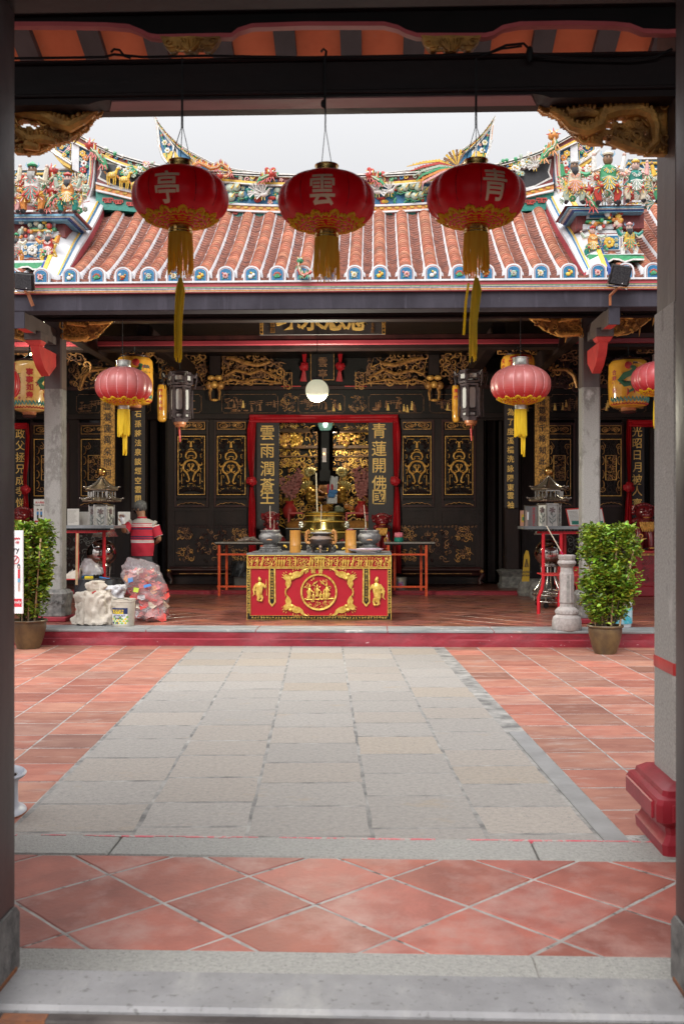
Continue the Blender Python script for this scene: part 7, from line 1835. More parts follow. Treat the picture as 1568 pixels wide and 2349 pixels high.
p = flr(256, 1424, ZP); sack('cloth_sack', 'clean white sack slumped between the grubby sack and the paint bucket', 'sack', [(.15,0),(.17,.05),(.15,.2),(.13,.34),(.16,.42),(.12,.46),(.02,.47)], Vector((p.x-.01, p.y+.15, ZP)), m_sackw, 9, .03, 7, ridge=.08, n=90)
m_film = mat('thin_clear_film', (.74,.68,.70), (.66,.58,.61), (6,6,6), .2, alpha=.22, bump=.8, bsc=14, spec=.8)
m_filmg = mat('cloudy_film', (.62,.58,.60), (.5,.46,.48), (6,6,6), .25, alpha=.5, bump=.8, bsc=14, spec=.8)
m_rubr = mat('red_rubbish', (.66,.07,.05), (.46,.04,.04), (7,7,7), .5); m_rubp = mat('pink_rubbish', (.62,.26,.24), None, (7,7,7), .5)
def rubbish_bag(label, c, prof, seed, sx=1.0, sy=.8, fill=90, film=None, zmax=.5, r_=.22, cols=None):
 t = thing('rubbish_bag', label, 'bag', c)
 m = MB(film or m_film); q = random.Random(seed); P2 = []
 for i in range(len(prof)-1):
  for j in range(6): P2.append((prof[i][0]+(prof[i+1][0]-prof[i][0])*j/6, prof[i][1]+(prof[i+1][1]-prof[i][1])*j/6, prof[i][2]+(prof[i+1][2]-prof[i][2])*j/6))
 P2.append(prof[-1]); n = 60; vs = []
 for r0, z, dx in P2:
  for j in range(n):
   a = 2*PI*j/n; p = Vector((r0*math.cos(a)*sx, r0*math.sin(a)*sy, z))
   w_ = noise.noise((p.x*6+seed, p.y*6, z*7))*.045+abs(noise.noise((p.x*14+seed, p.y*14, z*10)))*.035
   vs.append(c+Vector((p.x*(1+w_/max(r0, .05))+dx, p.y*(1+w_/max(r0, .05)), max(.003, z+w_*.5))))
 m.add(vs, [(i*n+j, i*n+(j+1) % n, (i+1)*n+(j+1) % n, (i+1)*n+j) for i in range(len(P2)-1) for j in range(n)]); m.build('plastic_film', t, smooth=80)
 m = MB(m_rubr); cols = cols or [m_rubr, m_rubr, m_rubr, m_rubr, m_rubr, m_rubr, m_rubr, m_rubp, m_rubp, m_paper, m_filmg, P_['orange'], P_['cream'], P_['red']]
 for k in range(fill):
  z = q.uniform(.03, zmax); rr_ = r_*.95
  for i in range(len(prof)-1):
   if prof[i][1] <= z <= prof[i+1][1]: u = (z-prof[i][1])/(prof[i+1][1]-prof[i][1]+1e-6); rr_ = prof[i][0]+(prof[i+1][0]-prof[i][0])*u; ddx = prof[i][2]+(prof[i+1][2]-prof[i][2])*u
  a = q.uniform(0, 2*PI); d = rr_*.82*math.sqrt(q.uniform(.35, 1)); s = q.uniform(.045, .115)
  M = Matrix.Rotation(q.uniform(0, 3), 3, 'X') @ Matrix.Rotation(q.uniform(0, 3), 3, 'Z')
  pts = [M @ Vector((s*math.cos(b)*q.uniform(.5, 1), s*math.sin(b)*q.uniform(.5, 1), s*.25*math.sin(2*b))) for b in [i*PI/3 for i in range(6)]]
  o = c+Vector((d*math.cos(a)*sx+ddx, d*math.sin(a)*sy, z)); m.use(q.choice(cols)); m.add([o]+[o+p_ for p_ in pts], [(0, i+1, (i+1) % 6+1) for i in range(6)])
 m.build('crumpled_rubbish', t, smooth=0)
 return t
p = flr(325, 1430, ZP); cb_ = Vector((p.x, p.y+.30, ZP))
t = rubbish_bag('big clear plastic bag stuffed with red rubbish beside the paint bucket', cb_, [(.20,.0,.04),(.26,.05,.05),(.20,.20,.08),(.235,.30,.06),(.265,.45,.0),(.27,.60,-.08),(.235,.75,-.10),(.13,.83,-.13),(.06,.86,-.14)], 5, zmax=.70, fill=210)
for mt_, q4 in ((m_inkblue, ((-.20,-.22,.54),(-.13,-.23,.56),(-.14,-.22,.62),(-.21,-.21,.60))), (mat('lime_wrapper', (.50,.62,.06), None, (9,9,9), .4), ((-.13,-.24,.42),(-.06,-.25,.41),(-.05,-.245,.47),(-.12,-.235,.48))), (m_inkblue, ((.02,-.24,.47),(.12,-.225,.50),(.10,-.225,.53),(.01,-.235,.51)))):
 m = MB(mt_); m.add([cb_+Vector(v) for v in q4], [(0,1,2,3)]); m.build('printed_wrapper', t, smooth=0)
def rack_table(label, x0, x1, ytray, legs, shelf, Y=14.9):
 k = Y/F; a, b = at(x0, ytray, Y), at(x1, ytray, Y); z = a.z
 t = thing('rack_table', label, 'table', ((a.x+b.x)/2, Y, ZP), 'red-legged tray tables')
 m = MB(m_tray); m.box(a.x, b.x, Y-.35, Y+.35, z-.02, z-.014); m.box(a.x, b.x, Y-.36, Y-.345, z-.03, z+.012); m.box(a.x, b.x, Y+.345, Y+.36, z-.03, z+.012); m.box(a.x-.012, a.x, Y-.36, Y+.36, z-.03, z+.012); m.box(b.x, b.x+.012, Y-.36, Y+.36, z-.03, z+.012)
 for i in range(22): m.use(m_black); m.box(a.x+.05+i*(b.x-a.x-.1)/22, a.x+.09+i*(b.x-a.x-.1)/22, Y-.34, Y-.31, z-.06, z-.031)
 m.build('tray', t, smooth=0)
 m = MB(m_redtube); xl, xr_ = at(legs[0][0], 1230, Y).x, at(legs[-1][0], 1230, Y).x
 for dy in (-.27, .27): m.box(min(xl, xr_), max(xl, xr_), Y+dy-.02, Y+dy+.02, z-.10, z-.062)
 m.build('top_rail', t, smooth=0)
 for x, dy, kick in legs:
  m = MB(m_redtube); xx = at(x, 1230, Y).x
  m.tube([(xx, Y+dy, z-.06), (xx, Y+dy, ZP+.48), (xx+kick*.3, Y+dy, ZP+.36), (xx+kick, Y+dy, ZP+.24), (xx+kick, Y+dy, ZP+.0)], .026, 8); m.build('leg', t, smooth=60)
 m = MB(m_redpaint); zs = az(shelf, Y); m.box(min(xl, xr_)-.0, max(xl, xr_)+.02, Y-.30, Y+.30, zs-.02, zs, .004); m.build('shelf', t, smooth=0)
 return t, z, zs
tl, ztl, zsl = rack_table('red-legged table with a grey metal tray left, between column and striped-shirt man', 120, 274, 1207, [(126,-.27,0),(190,-.27,0),(235,.1,0)], 1326)
tr_, ztr, zsr = rack_table('red-legged table with a grey metal tray right, behind the carved stone post', 1196, 1372, 1209, [(1238,-.27,-.07),(1278,-.27,-.03),(1300,.2,0),(1366,.2,0)], 1315)
def pagoda(label, px, dY, ball, cab, eave1, rail, eave2, apex, fin, flower_side=1, base=True):
 Y = 15.7; k = Y/F; c = Vector((at(px, 1250, Y).x, Y, 0)); z_ = lambda y: az(y, Y, px)
 t = thing('pagoda_burner', label, 'lamp', Vector((c.x, c.y, ZP)), 'steel pagoda-shaped oil burners')
 def hexr(mb, r0, z0, r1, z1, n=6, rot=.15, cap_=True):
  vs = [(c.x+q_*math.cos(2*PI/n*i+rot), c.y+q_*math.sin(2*PI/n*i+rot), z) for q_, z in ((r0, z0), (r1, z1)) for i in range(n)]
  mb.add(vs, [(i, (i+1) % n, n+(i+1) % n, n+i) for i in range(n)]+([tuple(range(n))[::-1], tuple(range(n, 2*n))] if cap_ else []))
 V = lambda r, a, z: Vector((c.x+r*math.cos(a), c.y+r*math.sin(a), z))
 ang = [PI/3*i+.15 for i in range(6)]
 by, br = ball; rb2 = br*k
 m = MB(m_mirror); m.lathe([(rb2*math.cos(a), rb2*.92*math.sin(a)) for a in [-PI/2*.93+PI*.93*i/20 for i in range(21)]], (c.x, c.y, z_(by)), 40); m.build('steel_bowl', t, smooth=60)
 m = MB(m_steel)
 zb0 = z_(by)-rb2*.8
 for a in ang: m.tube([V(rb2*.35, a, zb0+.02), V(rb2*.55, a, zb0-.05), V(rb2*.50, a, zb0-.2), V(rb2*.75, a, zb0-.33), V(rb2*1.05, a, zb0-.42)], .014, 6)
 for z, r_ in ((zb0-.0, .55), (zb0-.02, .6)): m.tube([V(rb2*r_, a*2*PI/24, z) for a in range(24)], .014, 6, closed=True)
 m.build('bent_legs', t, smooth=60)
 m = MB(m_steel)
 for z, r_ in ((zb0-.42, 1.1), (zb0-.48, 1.12), (ZP+.10, 1.05)): m.tube([V(rb2*r_, a*2*PI/24, z) for a in range(24)], .013, 6, closed=True)
 m.use(m_bronze); m.lathe([(rb2*1.0, zb0-.50), (rb2*1.0, zb0-.485), (.01, zb0-.485)], (c.x, c.y, 0), 24)
 for a in ang: m.tube([V(rb2*1.05, a, ZP+.09), V(rb2*1.05, a, zb0-.45)], .011, 5)
 m.build('base_ring', t, smooth=60)
 for a in ang[::2]: m = MB(m_black); p = V(rb2*1.0, a, ZP+.045); m.lathe([(.01,-.015),(.04,-.015),(.045,0),(.04,.015),(.01,.015)], p, 12, M=Matrix.Rotation(PI/2, 3, 'X')); m.tube([p+Vector((0,0,.0)), p+Vector((0,0,.05))], .012, 5); m.build('caster', t, smooth=50)
 m = MB(m_steel); y0, y1, r_ = cab
 hexr(m, r_*k*1.30, z_(y1)-.10, r_*k*1.30, z_(y1)-.075); hexr(m, r_*k*1.20, z_(y1)-.074, r_*k*1.15, z_(y1)-.02); hexr(m, r_*k*1.05, z_(y1)-.02, r_*k*1.05, z_(y1))
 for i in range(6):
  a, b = ang[i], ang[(i+1) % 6]
  m.bar(V(r_*k, a, z_(y1)), V(r_*k, a, z_(y0)), .024, .024)
  for z in (z_(y0)-.012, z_(y1)+.012): m.bar(V(r_*k, a, z), V(r_*k, b, z), .02, .024)
 m.build('cabinet_frame', t, smooth=0)
 m = MB(m_glasse); g2 = MB(P_['grey'])
 for i in range(6):
  a, b = ang[i], ang[(i+1) % 6]; p0, p1 = V(r_*k*.97, a, 0), V(r_*k*.97, b, 0); z0_, z1_ = z_(y1)+.02, z_(y0)-.02
  m.add([(p0.x,p0.y,z0_),(p1.x,p1.y,z0_),(p1.x,p1.y,z1_),(p0.x,p0.y,z1_)], [(0,1,2,3)])
  mid = (p0+p1)/2; out = Vector((mid.x-c.x, mid.y-c.y, 0)).normalized(); s_ = (p1-p0).normalized()
  if out.y < 0:
   O = mid+out*.004+Vector((0,0,z0_)); h = z1_-z0_
   g2.use(mat('etched_green', (.20,.23,.22), None, (9,9,9), .6) if 'etched_green' not in bpy.data.materials else bpy.data.materials['etched_green'])
   g2.tube([O+Vector((0,0,h*.05)), O+s_*.01+Vector((0,0,h*.4)), O-s_*.005+Vector((0,0,h*.72))], .0045, 4)
   for u, v, l_ in ((-.05,.15,.07),(.06,.2,.07),(-.06,.32,.06),(.06,.42,.06),(-.03,.52,.05)): g2.tube([O+Vector((0,0,h*v)), O+s_*u*.6+Vector((0,0,h*v+l_*.4)), O+s_*u+Vector((0,0,h*v+l_))], [.004,.014,.003], 4)
   g2.use(mat('etched_plum', (.22,.16,.16), None, (9,9,9), .6) if 'etched_plum' not in bpy.data.materials else bpy.data.materials['etched_plum'])
   for j in range(6): a_ = j*PI/3+.3; g2.tube([O+Vector((0,0,h*.76)), O+s_*.035*math.cos(a_)+Vector((0,0,h*.76+.035*math.sin(a_))), O+s_*.055*math.cos(a_)+Vector((0,0,h*.76+.055*math.sin(a_)))], [.006,.018,.004], 4)
 m.build('glass_pane', t, smooth=0); g2.build('etched_flower', t, smooth=40)
 def roof_(name, ye, re, ya, ra, thick=.018):
  m = MB(m_bronze); K = 8; vs = []; n = 36
  for i in range(K+1):
   u = i/K; z = z_(ye)+(z_(ya)-z_(ye))*(u**1.7)
   for j in range(n):
    a = 2*PI*j/n; c6 = abs(math.cos(3*(a-.15))); rr_ = (re+(ra-re)*u)*k*(1-(.10*(1-c6**.5))*(1-u)); vs.append(V(rr_, a, z+.03*(c6**4)*(1-u)**3))
  m.add(vs, [(i*n+j, i*n+(j+1) % n, (i+1)*n+(j+1) % n, (i+1)*n+j) for i in range(K) for j in range(n)])
  m.use(m_steel)
  for a in ang: m.tube([V((re+(ra-re)*u)*k*1.01, a, z_(ye)+(z_(ya)-z_(ye))*(u**1.7)+.012+.03*(1-u)**3) for u in [i/8 for i in range(9)]], .011, 5); m.ball(V(re*k*1.06, a, z_(ye)+.045), .018, 6, 4); m.ball(V(re*k*.97, a, z_(ye)+.035), .016, 6, 4)
  m.use(m_bronze)
  for i in range(6):
   a, b = ang[i], ang[(i+1) % 6]
   for j in range(7): p_ = V(re*k*.93, a, z_(ye)).lerp(V(re*k*.93, b, z_(ye)), (j+.5)/7); m.ball(p_, (.022,.022,.018), 6, 4)
  m.build(name, t, smooth=50)
 roof_('lower_roof', eave1[0], eave1[1], eave1[0]-18, cab[2]*.55)
 m = MB(m_steel); ya, yb, r_ = rail
 for z in (z_(ya), z_(yb)):
  for i in range(6): m.bar(V(r_*k, ang[i], z), V(r_*k, ang[(i+1) % 6], z), .018, .018)
 for i in range(6):
  m.bar(V(r_*k, ang[i], z_(yb)), V(r_*k, ang[i], z_(ya)), .02, .02); m.bar(V(r_*k*.8, ang[i], z_(yb)), V(r_*k*.8, ang[i], z_(ya)), .02, .02)
  for u in (.33, .66): p_ = V(r_*k, ang[i], 0).lerp(V(r_*k, ang[(i+1) % 6], 0), u); m.bar(Vector((p_.x, p_.y, z_(yb))), Vector((p_.x, p_.y, z_(ya))), .012, .012)
 m.build('railing', t, smooth=0)
 roof_('upper_roof', eave2[0], eave2[1], apex, 4)
 m = MB(m_bronze); m.lathe([(.035, z_(apex)-.01), (.025, z_(apex)+.03), (.03, z_(apex)+.045)], (c.x, c.y, 0), 14); m.use(m_brassball); m.ball((c.x, c.y, z_(fin[0])), fin[1]*k, 20, 14); m.build('ball_finial', t, smooth=60)
 return t
pagoda('steel pagoda-shaped oil burner left, between granite column and man in striped shirt', 234, 0, (1268, 34), (1158, 1217, 28), (1149, 46), (1127, 1147, 30), (1123, 38), 1098, (1083, 10.5))
pagoda('steel pagoda-shaped oil burner right, behind the carved stone post', 1258, 0, (1268, 33), (1155, 1212, 27), (1148, 48), (1126, 1145, 32), (1122, 42), 1096, (1081, 11))
m = MB(m_glass); p = at(1202, 1160, 15.35); q_ = at(1231, 1213, 15.55); m.add([p, Vector((q_.x, q_.y, p.z)), q_, Vector((p.x, p.y, q_.z))], [(0,1,2,3)])
m.use(m_steel); m.tube([p, Vector((q_.x, q_.y, p.z)), q_, Vector((p.x, p.y, q_.z))], .013, 4, closed=True); m.use(m_inkred)
for i in range(6): m.text('佛光普照平安'[i], .06, Vector((q_.x-.07, q_.y-.07, p.z-.05-i*.055)), .002, 0)
m.use(m_paper); m.box(p.x+.04, p.x+.065, p.y-.004, p.y, p.z-.22, p.z-.1)
tag(m.build('open_glass_door', smooth=0), 'open glass door leaf with red writing swung out from the right pagoda burner', 'door')
# =================== inner hall seen through the doorway ===================
def IP(x, y, Y): return at(x, y, Y)
YI = 25.0
hall = thing('inner_altar', 'gilded altar wall with carved panels deep inside the hall, seen through the central doorway', 'altar', (at(743, 1200, YI).x, YI, Z2))
m = MB(m_black); m.box(at(560,0,YI).x, at(920,0,YI).x, YI+.05, YI+.2, Z2, 4.9); m.build('back_wall', hall, smooth=0)
g1 = mat('bright_hall_gilding', (.95,.60,.12), (.50,.24,.04), (14,14,14), .35, .4, bump=.2)
def gpanel(x0, y0, x1, y1, seed, n=18, Y=YI-.02, s0=.03, s1=.06, fr_=True):
 m = MB(m_lacq2)
 if fr_: frame(m, x0, y0, x1, y1, .9, Y-.03, Y)
 P2 = PX([(x0+2, y0+2), (x1-2, y0+2), (x1-2, y1-2), (x0+2, y1-2)], Y); scroll_fill(m, P2, Y-.02, n, seed, s0, s1, m2=(g1, m_goldd), dep=.01); m.build('gilded_panel', hall, smooth=40)
for i, a in enumerate([(649,1031,671,1045),(672,1031,688,1045),(649,1049,666,1060),(668,1050,684,1060),(771,1031,800,1045),(803,1031,829,1045),(775,1048,798,1058),(801,1049,829,1060),(641,1031,647,1046),(834,1031,846,1046)]): gpanel(*a, i+1)
for cx, w in ((672, 22), (800, 30), (650, 10)):
 m = MB(m_goldlow); q = random.Random(cx)
 for k in range(46): a = q.uniform(0, 6.28); d = math.sqrt(q.random()); m.use(g1 if q.random() < .6 else m_goldd); m.ball(at(cx+w*d*math.cos(a), 1007+15*d*math.sin(a), YI-.5), (q.uniform(.02,.06), .02, q.uniform(.02,.07)), 5, 4)
 m.build('gilded_figure_relief', hall, smooth=40)
for a in ((641,1060,702,1072),(790,1060,846,1072),(641,1141,700,1158),(790,1141,846,1158),(690,1076,704,1135),(785,1076,799,1135)): gpanel(*a, a[0], 22, YI-.3, .03, .06, False)
for a in ((640,972,700,980),(755,972,846,984)):
 m = MB(m_goldd); P2 = PX([(a[0],a[1]),(a[2],a[1]),(a[2],a[3]),(a[0],a[3])], 21.5); scroll_fill(m, P2, 21.5, 16, a[0], .03, .06, m2=(g1, m_goldd)); m.build('gilded_panel', hall, smooth=40)
m = MB(mat('warm_brown_beam', (.30,.14,.04), (.12,.06,.03), (3,9,9), .5)); rect(m, 641, 982, 846, 990, 22.5, 22.8); rect(m, 641, 1022, 846, 1028, YI-.4, YI-.1); rect(m, 641, 1045.5, 846, 1048, YI-.2, YI-.05); m.build('hall_beam', hall, smooth=0)
m = MB(m_lacq2); scroll_fill(m, PX([(641,984),(846,984),(846,1200),(641,1200)], YI-.08), YI-.08, 330, 9, .05, .11, m2=(m_goldd, g1), dep=.04); m.build('dense_gilded_carving', hall, smooth=40)
c = at(746, 973, 20.8); m = MB(m_steel); m.lathe([(.12,.09),(.17,.11),(.16,.14),(.03,.16)], c, 18); m.use(mat('greenish_lamp_glass', (.5,.8,.7), None, (3,3,3), .2, alpha=.6)); m.lathe([(.11,-.13),(.15,-.06),(.16,.06),(.13,.10)], c, 18); m.use(mat('lit_bulb', (1,1,1), None, (3,3,3), .4, emit=(.8,1,.88), est=3)); m.ball(c, (.055,.055,.08), 12, 8)
tag(m.build('hall_lamp', smooth=50), 'lit greenish glass lamp shining at the top of the central doorway', 'lamp')
pl = bpy.data.lights.new('hall_lamp_light', 'POINT'); po = bpy.data.objects.new('hall_lamp_light', pl); C.objects.link(po); po.location = (c.x, 22.9, c.z-.05); pl.energy = 60; pl.shadow_soft_size = .1; pl.color = (1, .88, .66)
Y = 21.6; t = thing('palace_lantern', 'black carved palace lantern with a glowing pane hanging inside the doorway', 'lantern', at(746, 1105, Y)); m = MB(m_black)
cx = at(746, 0, Y).x; z_ = lambda y: az(y, Y, 746); k = Y/F
for r, y0, y1_ in ((27,978,986),(24,986,990),(18,990,1080),(24,1080,1104),(27,1098,1101),(22,1104,1108)):
 vs = [(cx+r*k*math.cos(PI/3*i), Y+r*k*math.sin(PI/3*i), z) for z in (z_(y1_), z_(y0)) for i in range(6)]; m.add(vs, [(i, (i+1) % 6, 6+(i+1) % 6, 6+i) for i in range(6)]+[tuple(range(6))[::-1], tuple(range(6, 12))])
for sg in (-1, 1):
 for y in (984, 1090): m.tube([(cx+sg*24*k, Y-.1, z_(y)), (cx+sg*31*k, Y-.1, z_(y+4)), (cx+sg*29*k, Y-.1, z_(y+14))], .035, 5)
for i in range(14): m.ball((cx+(-26+4*i)*k, Y-.2, z_(1109)), (.03,.03,.05), 5, 4)
m.build('carved_frame', t, smooth=0); m = MB(mat('lantern_pane_glow', (.35,.30,.32), (.15,.12,.14), (8,8,5), .3, emit=(.8,.55,.45), est=.14)); rect(m, 739, 1028, 748, 1060, Y-18*k*.87-.015, Y-18*k*.87-.003); m.build('glass_pane', t, smooth=0)
m = MB(mat('tiny_lamp_flame', (1,.7,.2), None, (3,3,3), .5, emit=(1,.6,.15), est=5)); m.ball(at(743, 1041, Y-.2), .02, 8, 6); m.build('flame', t)
def statue(label, px, py, h, Y, robe, skin, halo=None):
 c = at(px, py, Y); s = sz(h, Y); t = thing('seated_statue', label, 'statue', c); m = MB(robe)
 P = lambda x, z, y=0: c+Vector((x*s, y*s, z*s))
 m.tube([P(0,0), P(0,.18), P(0,.42), P(0,.58), P(0,.64)], [.36*s,.34*s,.20*s,.19*s,.09*s], 12, .7)
 for sg in (-1, 1): m.tube([P(sg*.17,.55), P(sg*.27,.36,-.08), P(sg*.08,.26,-.25)], [.09*s,.085*s,.05*s], 7); m.tube([P(sg*.3,.10,-.1), P(0,.08,-.3)], [.11*s,.09*s], 7)
 m.build('robe', t, smooth=60); m = MB(skin); m.ball(P(0,.76), (.105*s,.11*s,.135*s), 12, 9); m.ball(P(0,.26,-.3), (.06*s,.05*s,.04*s), 6, 5); m.ball(P(0,.75,-.11), .02*s, 5, 4)
 for sg in (-1, 1): m.ball(P(sg*.105,.74), (.02*s,.02*s,.05*s), 5, 4)
 m.build('head', t, smooth=60); m = MB(robe if halo else m_black); m.lathe([(.11*s,0),(.115*s,.04*s),(.07*s,.12*s),(.02*s,.17*s)], P(0,.83), 12); m.build('crown', t, smooth=50)
 if halo: m = MB(halo); r = sz(16, Y); m.lathe([(r,0),(r,.02)], P(0,.85,.35), 32, M=Matrix.Rotation(PI/2, 3, 'X')); m.build('halo', t, smooth=40)
m_palegold = mat('pale_gold_metal', (.78,.66,.30), (.55,.45,.18), (7,7,7), .4, .3)
statue('pale gold seated statue with round halo deep inside the central doorway', 748, 1150, 64, 23.2, m_goldlow, g1, m_palegold)
statue('small orange-robed statue with dark face in front of the pale gold one', 746, 1186, 44, 22.4, mat('orange_robe', (.66,.30,.03), (.42,.16,.02), (18,18,18), .6), P_['brown'])
m = MB(m_black); rect(m, 720, 1184, 768, 1212, 22.0, 22.5); m.use(m_steel); [rect(m, 720, y, 768, y+1, 21.97, 21.995) for y in (1186, 1196, 1206)]; tag(m.build('offering_stand', smooth=0), 'black stand with steel edges under the small orange-robed statue', 'stand')
for px, lb in ((712, 'pale gold lotus leaf and flower ornament left of the halo statue'), (783, 'pale gold lotus leaf and flower ornament right of the halo statue')):
 Y = 22.9; c = at(px, 1108, Y); k = Y/F; t = thing('lotus_ornament', lb, 'ornament', c, 'pale gold lotus ornaments')
 m = MB(m_palegold); m.tube([c, c+Vector((0,0,26*k))], .02, 6)
 for i in range(9): a = 2*PI*i/9; m.ball(c+Vector((9*k*math.cos(a), 0, 24*k+7*k*math.sin(a))), (.06,.03,.06), 6, 5)
 m.build('flower', t, smooth=60); sg = -1 if px < 740 else 1; m = MB(m_palegold)
 vs = [c+Vector((sg*4*k, -.05, -8*k))]+[c+Vector((sg*4*k+19*k*math.cos(a)*(1+.05*(i % 2)), -.05+.03*(i % 2), -8*k+13*k*math.sin(a)*(1 if math.sin(a) > 0 else .6))) for i, a in enumerate([j*2*PI/32 for j in range(32)])]
 m.add(vs, [(0, i+1, (i+1) % 32+1) for i in range(32)]); m.build('leaf', t, smooth=60)
 m = MB(g1); [m.ball(c+Vector((sg*(2-6*(i % 2))*k, -.1, -(16+5*i)*k)), (.09,.06,.07), 7, 5) for i in range(6)]; m.build('figurine', t, smooth=50)
m_petal = mat('pink_blossom', (.60,.26,.24), (.38,.12,.11), (12,12,12), .7)
for px, w, lb in ((664, 25, 'dense spray of pink-red blossoms inside the doorway at left'), (829, 14, 'dense spray of pink-red blossoms inside the doorway at right')):
 Y = 21.6; c = at(px, 1160, Y); k = Y/F; t = thing('blossom_vase', lb, 'flowers', c, 'pink blossom sprays inside the hall'); q = random.Random(px); m = MB(m_petal); s2 = MB(m_bark)
 for i in range(15):
  tip = c+Vector((q.uniform(-1, 1)*w*k, q.uniform(-.2, .2), q.uniform(40, 82)*k)); s2.tube([c+Vector((0,0,10*k)), c.lerp(tip, .5)+Vector((0,0,.1)), tip], .012, 4)
  for j in range(11):
   p = c.lerp(tip, q.uniform(.45, 1.05));
   for h_ in range(3): a = q.uniform(0, 6.28); m.ball(p+Vector((.05*math.cos(a), q.uniform(-.05,.05), .05*math.sin(a))), (.038,.02,.03), 5, 3)
 m.build('blossom', t, smooth=50); s2.build('twig', t); m = MB(m_redpaint); m.lathe([(.09,0),(.15,.1),(.16,.2),(.08,.33),(.11,.38)], c+Vector((0,0,-.28)), 18); m.build('vase', t, smooth=50)
m = MB(m_paper)
for i in range(12): a = at(762+i*.9, 1100-abs(i-6)*1.3, 21.3); b = at(752+i*1.6, 1155, 21.2); m.tube([a, b], .035, 5)
m.use(m_inkblue); [m.ball(at(756+6*(i % 3), 1128+8*(i//3), 21.1), (.06,.01,.05), 5, 4) for i in range(5)]; m.use(m_inkred); [m.ball(at(752+9*(i % 2), 1115+6*(i//2), 21.1), (.03,.01,.05), 5, 4) for i in range(5)]
tag(m.build('pleated_banner', smooth=50), 'fan-pleated white banner with red and blue marks before the statues', 'banner')
for px, lb in ((690, 'low red altar stand with gold cushion inside the doorway at left'), (822, 'low red altar stand with gold cushion inside the doorway at right')):
 Y = 20.8; t = thing('kneeling_stand', lb, 'stand', at(px, 1216, Y), 'red kneeling stands inside the doorway'); sg = 1 if px < 740 else -1
 m = MB(m_redpaint); rect(m, px-30*1, 1178, px-26, 1212, Y, Y+.3); rect(m, px+14, 1178, px+22, 1212, Y+.1, Y+.35); rect(m, px-30, 1175, px+24, 1179, Y, Y+.4); m.build('red_frame', t, smooth=0)
 m = MB(mat('rust_gold_brocade', (.50,.22,.04), (.30,.10,.02), (40,40,40), .8) if 'rust_gold_brocade' not in bpy.data.materials else bpy.data.materials['rust_gold_brocade']); p = at(px, 1206, Y-.1); m.ball(p, (.33,.2,.12), 14, 8); m.build('cushion', t, smooth=60)
 m = MB(m_black); rect(m, px-34, 1213, px+28, 1240, Y-.3, Y+.4); m.use(m_silver); rect(m, px-35, 1211.5, px+29, 1212.8, Y-.32, Y+.4); m.build('table', t, smooth=0)
m = MB(m_black); m.box(at(641,0,20.6).x, at(846,0,20.6).x, 20.75, 20.95, Z2, az(1232, 20.7)); m.use(m_redcloth); rect(m, 641, 1236, 846, 1262, 20.70, 20.745); tag(m.build('low_barrier', smooth=0), 'dark low barrier with red band across the foot of the central doorway', 'barrier')
m = MB(P_['olive']); q = random.Random(6)
for i in range(12): m.use(P_[('olive', 'orange')[i // 8]]); m.ball(at(772+(i % 5)*3.2+(22 if i > 7 else 0), 1170-(i//5)*4, 21.4), .055, 8, 6)
tag(m.build('offering_fruit', smooth=60), 'small heap of green and orange offering fruit left of the inner cushion', 'fruit')
